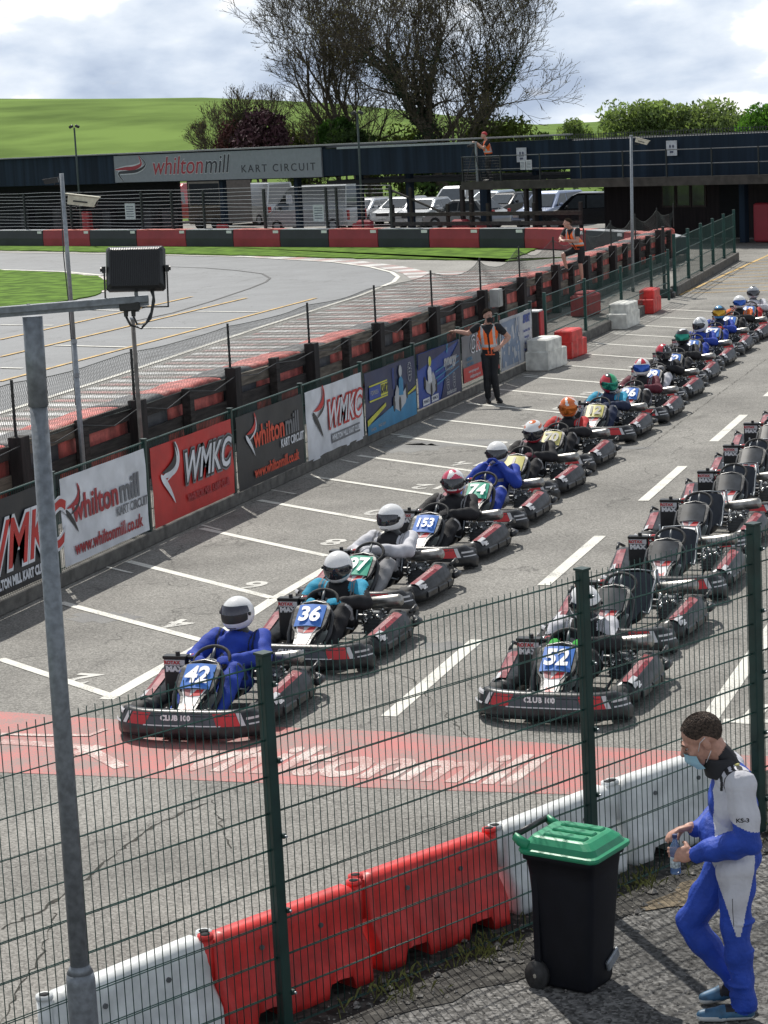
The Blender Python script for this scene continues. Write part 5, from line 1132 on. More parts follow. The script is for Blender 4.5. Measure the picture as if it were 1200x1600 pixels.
    def F(x, v, o=0.): v *= 1.15; bend = .05*math.sin(min(1, v/.5)*math.pi)*(-1); return C0+xx*x+up*v+nn*(o+bend*.4)
    outl = [(0.0, .052, .0), (.06, .062, .0), (.14, .070, 0), (.22, .090, 0), (.28, .135, 0), (.33, .155, 0), (.50, .165, 0), (.535, .15, 0), (.555, .11, 0)]
    b = MB(); b.smooth = False; b.loft([[F(-w_-.022, v, 0.-.012), F(-w_-.018, v, .010), F(w_+.018, v, .010), F(w_+.022, v, -.012), F(w_, v, -.05), F(-w_, v, -.05)] for v, w_, _ in outl], True, True); fr = b.build('front_fairing', KBL, t)
    def tri(pts, m, o=.014, nm='decal'):
        b = MB(); b.add([F(x, v, o) for x, v in pts], [tuple(range(len(pts)))]); b.build(nm, m, fr)
    tri([(-.05, .02), (.05, .02), (.062, .12), (.07, .20), (.12, .295), (-.12, .295), (-.07, .20), (-.062, .12)], KWH)
    tri([(-.032, .04), (.032, .04), (.042, .13), (.0, .10), (-.042, .13)], KRED, .017); tri([(-.02, .21), (.075, .225), (.095, .285), (.03, .285)], KRED, .017); tri([(-.02, .21), (-.075, .225), (-.095, .285), (-.03, .285)], PINK, .017)
    b = MB(); vs = []
    for i in range(5):
        x = -.140+.28*i/4; o = .017+.020*(1-(x/.145)**2)
        for v in (.285, .535): vs.append(F(x, v, o))
    b.smooth = True; b.add(vs, [(2*i, 2*i+2, 2*i+3, 2*i+1) for i in range(4)]); b.add([F(-.145, .28, .01), F(.145, .28, .01), F(.145, .54, .01), F(-.145, .54, .01)], [(0, 1, 2, 3)]); pl = b.build('number_plate' if kind == 'numbered' else 'wind_deflector', NBLUE if kind == 'numbered' else NSMK, t)
    b = MB(); b.smooth = True
    b.tube([(-.17, -.74, .16), (-.21, -.58, .33), (-.20, -.44, .47), (-.12, -.34, .555), (0, -.325, .575), (.12, -.34, .555), (.20, -.44, .47), (.21, -.58, .33), (.17, -.74, .16)], .024, 8); b.build('fairing_hoop', KBL, t)
    b = MB(); b.smooth = True
    for s in (-1, 1): b = MB(); b.smooth = True; b.tube([(s*.16, -.45, .44), (s*.12, -.66, .32), (s*.09, -.82, .22), (s*.14, -.88, .12)], .014, 6); b.build('fairing_strut', BLK, t)
    # steering wheel and column
    b = MB(); b.smooth = True; c = Vector((0, -.15, .55)); a1 = Vector((1, 0, 0)); a2 = Vector((0, .72, .69)).normalized(); a3 = a1.cross(a2)
    b.tube([c+a1*.165*math.cos(2*math.pi*k/22)+a2*.14*math.sin(2*math.pi*k/22) for k in range(23)], .017, 8, False); st = b.build('steering_wheel', RUB, t)
    b = MB(); b.smooth = True
    for k in (0, 120, 240): b.tube([c, c+a1*.15*math.cos(R(k+90))+a2*.13*math.sin(R(k+90))], .014, 5)
    b.tube([c, (0, -.36, .34), (0, -.60, .14)], .014, 6); b.build('spokes', STEELD, st)
    # seat
    path = [(-.02, .135, .165), (.06, .095, .18), (.20, .085, .19), (.34, .12, .195), (.43, .24, .20), (.49, .37, .205), (.56, .49, .20), (.58, .53, .185)]; b = MB(); b.smooth = True; vs = []; m_ = 9
    for (y, z, hw) in path:
        k = max(0, min(1, (z-.15)/.3))
        for i in range(m_):
            u = -1+2*i/(m_-1); e_ = abs(u)**2.5; vs.append((u*hw, y-(.13*k*e_ if z < .62 else .07*e_), z+(.12*(1-k)*e_)))
    q = len(path); fs = [(r_*m_+i, r_*m_+i+1, (r_+1)*m_+i+1, (r_+1)*m_+i) for r_ in range(q-1) for i in range(m_-1)]; b.add(vs, fs); b.add([(x, y+.014, z-.010) for x, y, z in vs], [tuple(reversed(f)) for f in fs]); b.build('seat', SEATM, t)
    b = MB(); b.smooth = True
    for s in (-1, 1): b.tube([(s*.20, -.03, .25), (s*.215, .12, .20), (s*.21, .26, .24), (s*.215, .33, .40), (s*.215, .46, .48), (s*.19, .54, .55)], .010, 6)
    b.tube([(-.19, .54, .55), (0, .59, .555), (.19, .54, .55)], .008, 6); b.tube([(.235, .62, .12), (.225, .50, .58)], .011, 6); b.tube([(-.235, .62, .12), (-.225, .50, .58)], .011, 6); b.build('seat_frame', STEEL, t)
    # fuel tank, radiator, air box, silencer, engine, pedals
    b = MB(); b.box((.115, -.50, .22), (.15, .14, .22), bev=.02, taper=.9); b.mi = 1; b.cyl((.115, -.50, .33), (.115, -.50, .365), .028, n=10); b.build('fuel_tank', [TANK, BLK], t)
    b = MB(); b.box((-.36, -.12, .345), (.215, .075, .41), bev=.008); rd = b.build('radiator', BLK, t); b = MB(); b.box((-.36, -.12, .562), (.225, .10, .03), bev=.005); b.mi = 1; b.cyl((-.34, -.12, .57), (-.34, -.12, .61), .022, n=8); b.tube([(-.25, -.12, .555), (-.18, -.13, .56), (-.1, -.15, .55)], .014, 6); b.build('radiator_cap', [BLKM, BLK], rd)
    b = MB(); b.box((-.36, -.160, .515), (.195, .006, .052)); b.mi = 1; b.box((-.36, -.160, .455), (.195, .006, .058)); b.build('label_plate', [KWH, KGR], rd)
    text('ROTAX', .045, KRED, rd, Mcols((1, 0, 0), (0, 0, 1), (0, -1, 0), (-.385, -.166, .515)), offset=.002); text('MAX', .066, WTXT, rd, Mcols((1, 0, 0), (0, 0, 1), (0, -1, 0), (-.36, -.166, .455)), offset=.005, sx=1.2)
    b = MB(); b.smooth = True; b.tube([(-.20, -.08, .50), (-.215, -.15, .40), (-.25, -.25, .24), (-.26, -.28, .14)], [.035, .050, .062, .05], 10); b.build('intake_hose', BLK, t)
    b = MB(); b.box((-.19, -.07, .55), (.07, .06, .06), bev=.01); b.build('coil_cap', KRED, t); b = MB(); b.smooth = True; b.sphere((-.24, -.05, .55), .026, 8, 6); b.sphere((-.225, -.12, .52), .022, 8, 6); b.build('hose_clamp', CHROME, t)
    b = MB(); b.smooth = True; p0, p1 = Vector((.20, .56, .36)), Vector((.64, .48, .43)); b.tube([p0, p0.lerp(p1, .06), p0.lerp(p1, .94), p1, p1+(p1-p0)*.03], [.05, .066, .066, .05, .02], 14); b.build('silencer', mat('silencer_metal', (.40, .39, .37), .38, .9, var=.35, scale=9), t)
    b = MB(); b.smooth = True; b.tube([(.28, .68, .18), (.34, .74, .28), (.25, .72, .36), (.21, .6, .36)], .026, 7); b.build('exhaust_pipe', STEELD, t)
    b = MB(); b.box((.36, .42, .19), (.2, .2, .2), bev=.02); b.box((.37, .40, .30), (.13, .13, .06), bev=.01)
    for k in range(5): b.box((.36, .42, .12+.035*k), (.225, .225, .008))
    eng = b.build('engine', STEELD, t)
    b = MB(); b.smooth = True; random.seed(4)
    for k in range(9): p = Vector((.28+.19*random.random(), .22+.3*random.random(), .22+.14*random.random())); b.sphere(p, random.uniform(.016, .026), 8, 6)
    b.tube([(.28, .25, .25), (.30, .26, .36), (.38, .27, .37), (.40, .28, .28)], .010, 6); b.tube([(.3, .5, .2), (.42, .5, .22), (.46, .3, .2)], .012, 6); b.build('engine_fittings', CHROME, eng)
    for s in (-1, 1):
        b = MB(); b.box((s*.17, -.78, .19), (.07, .02, .15), Matrix.Rotation(.3, 3, 'X'), bev=.005); b.tube([(s*.17, -.76, .07), (s*.17, -.78, .2)], .010, 6); b.build('pedal', STEEL, t)
        b = MB(); b.smooth = True; b.tube([(s*.49, -.58, .135), (s*.28, -.56, .12), (0, -.60, .14)], .011, 6); b.build('tie_rod', CHROME, t)
    return t, pl
# ------------------------------------------------------------------ figures: one continuous body surface from overlapping limbs
def blob(name, prims, mats, cls, parent, voxel=.012, smooth_it=4, wr=.0, wscale=14.):
    """prims: ('c', p0, r0, p1, r1, tag) capsule or ('e', centre, radii, M3, tag) ellipsoid"""
    b = MB()
    for p in prims:
        if p[0] == 'c':
            a, c = Vector(p[1]), Vector(p[3]); d = c-a
            if d.length > 1e-5: 
                pts = []; rs = []
                u = d.normalized()
                for k in (-90, -60, -30, 0): pts.append(a+u*p[2]*math.sin(R(k))); rs.append(max(1e-4, p[2]*math.cos(R(k))))
                for k in (0, 30, 60, 90): pts.append(c+u*p[4]*math.sin(R(k))); rs.append(max(1e-4, p[4]*math.cos(R(k))))
                o = u.orthogonal().normalized(); q = u.cross(o); n = 14
                b.loft([[pt+(o*math.cos(2*math.pi*k/n)+q*math.sin(2*math.pi*k/n))*r_ for k in range(n)] for pt, r_ in zip(pts, rs)], True, True)
        else: b.sphere(p[1], p[2], 20, 14, Matrix(p[3]) if p[3] is not None else None)
    me = bpy.data.meshes.new('tmp'); me.from_pydata(b.v, [], b.f); bm = bmesh.new(); bm.from_mesh(me); bmesh.ops.recalc_face_normals(bm, faces=bm.faces)
    bm.to_mesh(me); bm.free(); ob = bpy.data.objects.new('tmp', me); COL.objects.link(ob)
    md = ob.modifiers.new('r', 'REMESH'); md.mode = 'VOXEL'; md.voxel_size = voxel; md.adaptivity = 0
    ms = ob.modifiers.new('s', 'SMOOTH'); ms.factor = .5; ms.iterations = smooth_it
    dg = bpy.context.evaluated_depsgraph_get(); dg.update(); m2 = bpy.data.meshes.new_from_object(ob.evaluated_get(dg)); bpy.data.objects.remove(ob)
    m2.name = name; m2.materials.clear()
    for m in mats: m2.materials.append(m)
    nv = len(m2.vertices); co = np.empty(nv*3); m2.vertices.foreach_get('co', co); co = co.reshape(-1, 3); no = np.empty(nv*3); m2.vertices.foreach_get('normal', no); no = no.reshape(-1, 3)
    def sd(P):
        out = []
        for p in prims:
            if p[0] == 'c':
                a, c = np.array(p[1]), np.array(p[3]); d = c-a; L2 = max(1e-9, d@d); tt = np.clip(((P-a)@d)/L2, 0, 1); out.append(np.linalg.norm(P-(a+tt[:, None]*d), axis=1)-(p[2]+(p[4]-p[2])*tt))
            else:
                M3 = np.array(p[3]) if p[3] is not None else np.eye(3); q = (P-np.array(p[1]))@M3; r_ = np.array(p[2]) if not isinstance(p[2], float) else np.array([p[2]]*3); out.append((np.linalg.norm(q/r_, axis=1)-1)*r_.min())
        return np.array(out)
    if wr:
        S = sd(co); ti = S.argmin(0); tags = [p[5] if p[0] == 'c' else p[4] for p in prims]; soft = np.array([0. if tg in ('skin', 'head', 'hand', 'shoe', 'helmet') else 1. for tg in tags])[ti]
        x, y, z = co.T*wscale; f = np.sin(z*1.9+1.3*np.sin(x*.9+y*.7))*.5+np.sin(x*1.7-z*1.3+np.sin(y*1.1+2.))*.35+np.sin(y*2.3+z*.9+x*.5)*.3
        f = np.sign(f)*np.abs(f)**.8
        co = co+no*(f*wr*soft)[:, None]; m2.vertices.foreach_set('co', co.reshape(-1))
    npl = len(m2.polygons); ce = np.empty(npl*3); m2.polygons.foreach_get('center', ce); ce = ce.reshape(-1, 3); S = sd(ce); ti = S.argmin(0); tags = [p[5] if p[0] == 'c' else p[4] for p in prims]
    idx = [cls(tags[ti[k]], ce[k]) for k in range(npl)]; m2.polygons.foreach_set('material_index', idx); m2.polygons.foreach_set('use_smooth', [True]*npl); m2.update()
    o = bpy.data.objects.new(name, m2); COL.objects.link(o); o.parent = parent; return o
def V(*a): return np.array(a, float)
def hand(pr, wrist, d, pn, side, curl=.9, tag_='hand', s=1.05):
    """wrist point, finger direction d, palm normal pn (fingers curl towards it), side +1/-1 for the thumb"""
    d = Vector(d).normalized(); pn = Vector(pn); pn = (pn-d*pn.dot(d)).normalized(); w_ = d.cross(pn)*side
    wv = Vector(wrist); M3 = [[w_.x, d.x, pn.x], [w_.y, d.y, pn.y], [w_.z, d.z, pn.z]]
    pc = wv+d*.05*s; pr.append(('e', tuple(pc), (.043*s, .056*s, .017*s), M3, tag_)); pr.append(('c', tuple(wv-d*.02), .026*s, tuple(wv+d*.02), .024*s, tag_))
    for k, (off, ln) in enumerate(((.031, .072), (.011, .080), (-.010, .074), (-.030, .058))):
        p = wv+(d*.09+w_*off)*s; a = curl*(.55+.07*k); dd = d
        seg = (.45, .32, .25)
        for j, sg in enumerate(seg):
            ax = d.cross(pn); q = Matrix.Rotation(-a*(j+.6)*.75 if True else 0, 3, ax)@d; q = (d*math.cos(a*(j+.6)*.75)+pn*math.sin(a*(j+.6)*.75)); p2 = p+q*ln*sg*s; pr.append(('c', tuple(p), (.0098-.0008*j)*s, tuple(p2), (.0092-.0008*j)*s, tag_)); p = p2
    p = wv+(d*.025+w_*.032)*s; q = (d*.55+w_*.65+pn*.5*curl).normalized(); p2 = p+q*.038*s; p3 = p2+(q*.6+d*.4+pn*.6*curl-w_*.3).normalized()*.032*s; pr += [('c', tuple(p), .0125*s, tuple(p2), .011*s, tag_), ('c', tuple(p2), .0105*s, tuple(p3), .0088*s, tag_)]
def limb(pr, a, ra, m, rm, c, rc, tg, tg2=None, bulge=1.08):
    a, m, c = V(*a), V(*m), V(*c); mid = (a+m)/2; mid2 = m*.65+c*.35
    pr += [('c', tuple(a), ra, tuple(mid), ra*.5+rm*.5, tg), ('c', tuple(mid), ra*.5+rm*.5, tuple(m), rm, tg), ('c', tuple(m), rm, tuple(mid2), rm*bulge, tg2 or tg), ('c', tuple(mid2), rm*bulge, tuple(c), rc, tg2 or tg)]
def helmet(parent, c, yaw, pitch, base, acc=None, vis=None, pattern=None, open_vis=False, label=None):
    Mh = T(Vector(c))@Matrix.Rotation(yaw, 4, 'Z')@Matrix.Rotation(pitch, 4, 'X')
    b = MB(); b.smooth = True; nu, nv = 40, 28; vs = []
    def shape(az, el, k=1.):
        ce, se = math.cos(el), math.sin(el); x = .138*ce*math.sin(az); y = -.165*ce*math.cos(az); z = .152*se
        if z < 0: x *= 1-.12*(z/.15)**2; 
        if y < 0 and z < .0: y -= .020*math.sin(min(1, -z/.09)*math.pi*.5)*(math.cos(az)**2)
        if z < -.105: z = -.105-(abs(z)-.105)*.3
        return Vector((x*k, y*k, z*k))
    vs = [shape(2*math.pi*i/nu, -math.pi/2+math.pi*j/nv) for j in range(nv+1) for i in range(nu)]; b.add(vs, [(j*nu+i, j*nu+(i+1) % nu, (j+1)*nu+(i+1) % nu, (j+1)*nu+i) for j in range(nv) for i in range(nu)])
    mats = [base]+(acc or []); b.m = []
    for j in range(nv):
        for i in range(nu):
            az = 2*math.pi*(i+.5)/nu; az = az-2*math.pi if az > math.pi else az; el = -90+180*(j+.5)/nv; b.m.append(min(len(mats)-1, pattern(math.degrees(az), el)) if pattern else 0)
    h = b.build('helmet', mats, parent, M=Mh)
    if label: h['label'] = label
    def pat(az0, az1, e0, e1, k, m, nm, n=18):
        b = MB(); b.smooth = True; vs = []
        for i in range(n+1):
            az = az0+(az1-az0)*i/n; f = 1-(abs(az)/az1)**4*.35 if az1 else 1
            em = (e0+e1)/2
            for j in range(5): el = em+(e0+(e1-e0)*j/4-em)*f; vs.append(shape(R(az), R(el), k))
        b.add(vs, [(5*i+j, 5*i+5+j, 5*i+6+j, 5*i+1+j) for i in range(n) for j in range(4)]); return b.build(nm, m, h)
    pat(-68, 68, -18, 24, 1.008, BLK, 'eye_port')
    if open_vis:
        b = MB(); b.smooth = True; b.sphere((0, -.150, -.020), (.050, .018, .022), 12, 8); b.build('face', SKIN2, h); pat(-76, 76, 10, 38, 1.06, vis, 'visor')
    else: pat(-74, 74, -15, 27, 1.022, vis, 'visor')
    for s in (-1, 1):
        b = MB(); b.cyl((s*.133, -.045, .02), (s*.146, -.045, .02), .016, n=10); b.build('visor_pivot', BLK, h)
    b = MB(); b.smooth = True; vs = [shape(R(-26+52*i/8), R(-40+6*j), 1.006) for i in range(9) for j in range(2)]; b.add(vs, [(2*i, 2*i+2, 2*i+3, 2*i+1) for i in range(8)]); b.build('chin_vent', KGR, h)
    return h
def driver(label, kx, ky, suit, hel, lean=0., sway=0., hands=None, hyaw=0., hpitch=.05, seed=0, elb=None):
    """suit: dict torso,sleeve,leg,glove,shoe,accent -> materials; local kart space"""
    t = thing('person', label, 'person', (kx, ky, 0), 0)
    mats = [suit['torso'], suit['sleeve'], suit['leg'], suit['glove'], suit.get('shoe', BLK), suit.get('shoulder', suit['torso']), suit.get('side', suit['torso']), suit.get('shin', suit['leg']), BLK, suit.get('accent', FGY)]
    ny = .58-lean; sx = sway; pr = []
    hip = V(0, .34, .20); chest = V(sx*.6, .44-lean*.5, .375); neck = V(sx, ny-.02, .585)
    pr += [('e', (0, .33, .20), (.18, .15, .12), None, 'hip'), ('c', tuple(hip+V(0, 0, .05)), .145, tuple(chest), .155, 'torso'), ('e', tuple(chest+V(0, .02, .05)), (.195, .135, .17), None, 'torso'), ('e', tuple(neck+V(0, .01, -.09)), (.21, .105, .085), None, 'torso'), ('c', tuple(neck+V(0, 0, -.06)), .085, tuple(neck+V(0, -.005, .04)), .075, 'collar'), ('e', tuple(neck+V(0, -.01, .12)), (.075, .09, .10), None, 'head')]
    sc_ = 1.09; hands = hands or [(-.155, -.15, .545), (.155, -.15, .545)]; hands = [tuple(q/sc_ for q in h_) for h_ in hands]
    for s, hd in zip((-1, 1), hands):
        sh = V(s*.200+sx, ny-.03, .525); hd = V(*hd); el = V(*(elb[0 if s < 0 else 1])) if elb else V(s*.315+sx*.5, (sh[1]+hd[1])/2+.05, min(sh[2], hd[2]+.1)-.10); wr_ = hd+(el-hd)/np.linalg.norm(el-hd)*.07
        limb(pr, sh, .086, el, .068, wr_, .046, 'sleeve', 'forearm'); dr = Vector(hd-el).normalized(); hand(pr, tuple(wr_), dr*.8+Vector((-s*.3, -.2, .1)), (-s*.7, -.2, -.6), s, 1.25, 'hand', 1.15)
        kn = V(s*.20, -.16, .40+.02*math.sin(seed+s)); ft = V(s*.17, -.58, .14)
        limb(pr, (s*.10, .26, .20), .098, kn, .080, ft, .058, 'leg', 'shin'); pr += [('c', (s*.17, -.60, .10), .042, (s*.175, -.74, .17), .038, 'shoe'), ('c', (s*.175, -.72, .16), .038, (s*.18, -.755, .235), .030, 'shoe')]
    def cls(tg, c):
        ax = abs(c[0]-sx)
        if tg in ('torso', 'sleeve') and c[2] > .46 and (abs(ax-.165) < .010 or abs(ax-.135) < .006): return 9
        if tg == 'torso' and c[1] < ny-.03 and (.045 < c[0]-sx < .115 and .42 < c[2] < .45 or (ax < .055 and .335 < c[2] < .36) or (-.11 < c[0]-sx < -.06 and .40 < c[2] < .44)): return 9
        if tg == 'leg' and ax > .235: return 9 if c[2] > .30 else 2
        if tg == 'sleeve': return 5 if c[2] > .49 and abs(c[0]-sx) < .30 else 1
        if tg == 'forearm': return 1
        if tg == 'torso': return 5 if c[2] > .50 and abs(c[0]-sx) > .11 else (6 if abs(c[0]-sx*.8) > .125 else 0)
        return {'hip': 2, 'leg': 2, 'shin': 7, 'hand': 3, 'shoe': 4, 'collar': 8, 'head': 8}[tg]
    blob('body', pr, mats, cls, t, .0125, 2, .0085, 19.)
    t.scale = (sc_,)*3
    helmet(t, (neck[0], neck[1]-.015+math.sin(hpitch)*-.03, .735-lean*.12), hyaw, hpitch, **hel)
    return t
def fab(n, c, r=.75): return mat('suit_'+n, c, r, var=.12, scale=12, bump=.25, bscale=120, spec=.3)
FBL, FBK, FWH, FGY, FCY, FRD, FNV, FOR = fab('royal_blue', (.020, .055, .36)), fab('black', (.018, .018, .021)), fab('white', (.58, .58, .62)), fab('grey', (.28, .28, .29)), fab('cyan', (.03, .32, .50)), fab('red', (.48, .03, .03)), fab('navy', (.02, .03, .07)), fab('orange', (.70, .15, .03)); FBG = fab('burgundy', (.12, .02, .035)); FGN = fab('green', (.04, .40, .05))
HW, HR, HK, HO, HB = (mat('helmet_'+n, c, .22, var=.05, coat=.5) for n, c in (('white', (.84, .84, .84)), ('red', (.55, .03, .05)), ('black', (.02, .02, .024)), ('orange', (.70, .16, .03)), ('blue', (.12, .36, .62))))
HG, HS_, HP = mat('helmet_green', (.03, .38, .16), .22, coat=.5), mat('helmet_silver', (.42, .44, .47), .25, .3, coat=.5), mat('helmet_pink', (.62, .06, .12), .22, coat=.5)
VDK, VBL, VGO, VGR = mat('visor_dark', (.02, .022, .03), .06, spec=.9), mat('visor_blue', (.01, .08, .40), .08, .5, spec=.9), mat('visor_gold', (.5, .28, .03), .1, .7), mat('visor_green', (.02, .25, .18), .08, .6)
HALFV = mat('visor_tinted', (.03, .03, .05), .05, spec=.9)
def pt_stripe(az, el): return 1 if el > 62 else (0)
def pt_153(az, el): return 2 if el < -28 else (1 if (math.sin(R(az*3))+.8*math.sin(R(el*5))) > .2 or az < -25 else 0)
def pt_rings(az, el): return 1 if el > 68 else (0 if el > 48 else (2 if el < -22 else (0 if abs(az) < 50 or abs(el-20) < 10 else 1)))
def pt_or(az, el): return 1 if (abs(az) > 60 and el < 40) or (math.sin(R(az*4+el*2)) > .75 and el > 20) else (2 if el < -35 and abs(az) < 25 else 0)
def pt_gr(az, el): return 1 if az > 0 and el > 5 else (2 if az < -20 and el < 55 else (0 if el < -25 else 3))
def pt_26(az, el): return 1 if el > 32 and math.sin(R(az*4)) > -.3 else 0
def pt_99(az, el): return 1 if (az < -25 and el > 15) or el > 80 else (2 if math.sin(R(az*6+el*3)) > .93 else 0)
def pt_bk(az, el): return 1 if el > 62 else 0
def pt_tri(az, el): return 1 if el > 25 and math.sin(R(az*5)+R(el*2)) > .5 else 0
def pt_bl(az, el): return 1 if abs(az) > 55 or 28 < el < 45 else 0
# ------------------------------------------------------------------ starting grid
PM = {'b': NBLUE, 'g': NGRN, 'y': NYEL}
GP = 'karts lined up on the starting grid'
K0, PL0 = build_kart('x'); K1, PL1 = build_kart('y', 'empty')
used = {0: False, 1: False}; LATE = []
def place_kart(kind, x, y, label, num=None, plate='b', rz=0.):
    src = (K0, K1)[kind]
    if not used[kind]: t = src; used[kind] = True
    else: t = copy_tree(src)
    t.location = (x, y, 0); t.rotation_euler = (0, 0, rz); t['label'] = label; t['group'] = GP
    if num is not None:
        pl = [o for o in bpy.data.objects if o.parent == t and o.name.startswith('number_plate')][0]
        if pl.name != 'number_plate' or plate != 'b': pl.data = pl.data.copy()
        pl.data.materials[0] = PM[plate]
        up = KUP; nn = Vector((0, -up.z, up.y)); C = KC0+up*.47+nn*.034
        LATE.append((num, pl, plate, up, nn, C))
    return t
def late_text():
    for num, pl, plate, up, nn, C in LATE:
        text(num, .275 if len(num) < 3 else .215, DTXT if plate == 'y' else WTXT, pl, Mcols((1, 0, 0), up, nn, C), offset=.010 if len(num) < 3 else .006, sx=.80 if len(num) < 3 else .72)
base = dict(torso=FBK, sleeve=FBK, leg=FBK, glove=FBK)
def S(**k): d = dict(base); d.update(k); return d
def H_(b_, vis=VDK, acc=None, pattern=None, open_vis=False, label=None): return dict(base=b_, acc=acc, vis=vis, pattern=pattern, open_vis=open_vis, label=label)
row = [  # FR wheel x, y, number, plate, kart label, driver label, suit, helmet, extra
 (-7.19, 17.32, '42', 'b', 'front kart of the long left row, blue plate 42', 'driver in royal blue and a white helmet with raised dark visor, in kart 42', S(torso=FBL, sleeve=FBL, leg=FBL, glove=FBL, accent=FNV), H_(HW, HALFV, open_vis=True), dict(hyaw=-.15)),
 (-7.02, 19.75, '36', 'b', 'kart with blue plate 36, second in the left row', 'driver leaning forward in black with cyan shoulders, in kart 36', S(shoulder=FCY, glove=FCY, leg=FBK), H_(HW, VDK), dict(lean=.16, hpitch=.28, hyaw=.05)),
 (-7.33, 22.15, '97', 'g', 'kart with green plate 97 in the left row', 'driver with pale grey sleeves and folded arms in a white helmet, in kart 97', S(sleeve=FWH, side=FWH, leg=FBK, shin=FGY, glove=FWH, shoulder=FWH), H_(HW, VDK, open_vis=False), dict(hyaw=-.3, lean=-.02, hands=[(-.08, -.10, .56), (-.16, -.02, .56)], elb=[(-.33, .25, .44), (.30, .20, .46)])),
 (-7.33, 24.62, '153', 'b', 'kart with blue plate 153 in the left row', 'driver in a black suit and pink and white helmet, in kart 153', S(), H_(HW, VDK, [HP, HR], pt_153), dict(hyaw=.2)),
 (-7.38, 26.94, '74', 'g', 'kart with green plate 74 in the left row', 'driver in blue with both hands raised to the visor, in kart 74', S(torso=FBL, sleeve=FBL, shoulder=FBL, leg=FWH, shin=FBL, glove=FBL, side=FBL), H_(HW, VDK), dict(hands=[(-.06, .36, .74), (.06, .36, .74)], elb=[(-.30, .24, .42), (.30, .24, .42)], hyaw=.1)),
 (-7.46, 29.16, '1', 'y', 'kart with yellow plate 1 in the left row', 'driver hunched forward in black with an orange and white helmet, in kart 1', S(glove=FBG), H_(HW, VDK, [HO, HR], pt_rings), dict(lean=.10, hpitch=.35, hyaw=.1)),
 (-7.53, 31.50, '70', 'y', 'kart with yellow plate 70 in the left row', 'driver with red shoulder patches and an orange helmet, in kart 70', S(shoulder=FRD, side=FBK), H_(HO, mat('visor_orange', (.5, .13, .02), .1, .5), [HW, HS_], pt_or), dict(hyaw=.05, hpitch=.2)),
 (-7.56, 34.45, '12', 'y', 'kart with yellow plate 12 in the left row', 'driver in navy and pale blue with a green and red helmet, in kart 12', S(torso=FNV, sleeve=FNV, shoulder=FCY, leg=FNV, glove=FNV, side=FNV), H_(HW, VGR, [HG, HR, HK], pt_gr), dict(hyaw=.55, hpitch=.3)),
 (-7.46, 36.62, '26', 'b', 'kart with blue plate 26 in the left row', 'driver with a blue visor and red topped white helmet, in kart 26', S(sleeve=FBG, shoulder=FBG, leg=FWH, shin=FBK), H_(HW, VBL, [HR], pt_26), dict(hyaw=.1)),
 (-7.60, 39.25, '99', 'b', 'kart with blue plate 99 in the left row', 'driver bending over gloves with a black and red helmet, in kart 99', S(glove=FGY, leg=FBK, shin=FWH, shoulder=FBK), H_(HK, VDK, [HR, HW], pt_99), dict(lean=.12, hyaw=.5, hpitch=.3, hands=[(-.02, .12, .56), (.06, .10, .56)])),
 (-7.72, 41.75, '52', 'b', 'far kart with blue plate 52 in the left row', 'driver in black with a green visor and white topped helmet, behind kart 99', S(), H_(HK, VGR, [HW], pt_bk), dict(hyaw=-.1)),
 (-7.83, 44.25, '31', 'b', 'kart with blue plate 31 in the far part of the left row', 'driver in plain blue with a white and grey helmet turned aside, in kart 31', S(torso=FBL, sleeve=FBL, leg=FBL, glove=FBK), H_(HW, VDK, [HS_], pt_tri), dict(hyaw=-.5, hpitch=.2, lean=.05)),
 (-7.86, 46.74, '77', 'b', 'kart with blue plate 77 in the far part of the left row', 'driver in blue and red with a gold visor, in kart 77', S(torso=FNV, sleeve=FBL, shoulder=FBL, leg=FNV, shin=FBL, glove=FRD), H_(HB, VGO, [HK], pt_bl), dict()),
 (-7.88, 49.20, '71', 'b', 'kart with blue plate 71 near the far end of the left row', 'driver with orange shoulder patches and a white helmet, in kart 71', S(shoulder=FOR), H_(HW, VBL), dict(hyaw=.35)),
 (-7.92, 51.75, '18', 'b', 'last visible kart at the far end of the left row', 'driver in white and red with a grey helmet at the far row end', S(torso=FWH, sleeve=FWH, shoulder=FWH, leg=FRD, shin=FRD, side=FRD), H_(HS_, VDK, [HK], pt_bk), dict(hyaw=.2)),
]
random.seed(77)
for i, (fx, fy, num, plt, kl, dl, su, he, ex) in enumerate(row):
    x, y = fx-.62, fy+.60; rz = random.uniform(-.05, .05) if i else .05
    place_kart(0, x, y, kl, num, plt, rz); d = driver(dl, x, y, su, he, seed=i, **ex); d.rotation_euler[2] = rz
x, y = -4.15-.62, 18.32+.60
place_kart(0, x, y, 'front kart of the right row behind the mesh fence, blue plate 52', '52', 'b', .0)
driver('driver bent forward in black in the front kart of the right row', x, y, S(shoulder=FWH, glove=FGN), H_(HW, VDK, [HK], lambda az, el: 1 if abs(az) > 80 and el < 30 and el > -20 else 0), lean=.14, hpitch=.4, hyaw=.45, seed=3, sway=.03)
ry = [20.76+.6, 23.23+.6, 25.6+.45, 27.8+.45, 30.0+.45, 32.1+.45, 34.35+.45, 36.6+.45, 38.8+.5]
nm_ = ('second', 'third', 'fourth', 'fifth', 'sixth', 'seventh', 'eighth', 'ninth', 'tenth')
for k, y_ in enumerate(ry): place_kart(1, -4.82-.02*k+.05*math.sin(k*2.3), y_+.05*math.sin(k*4.1), 'empty kart with no number plate, %s from the front of the right row' % nm_[k], rz=random.uniform(-.05, .05))
late_text()
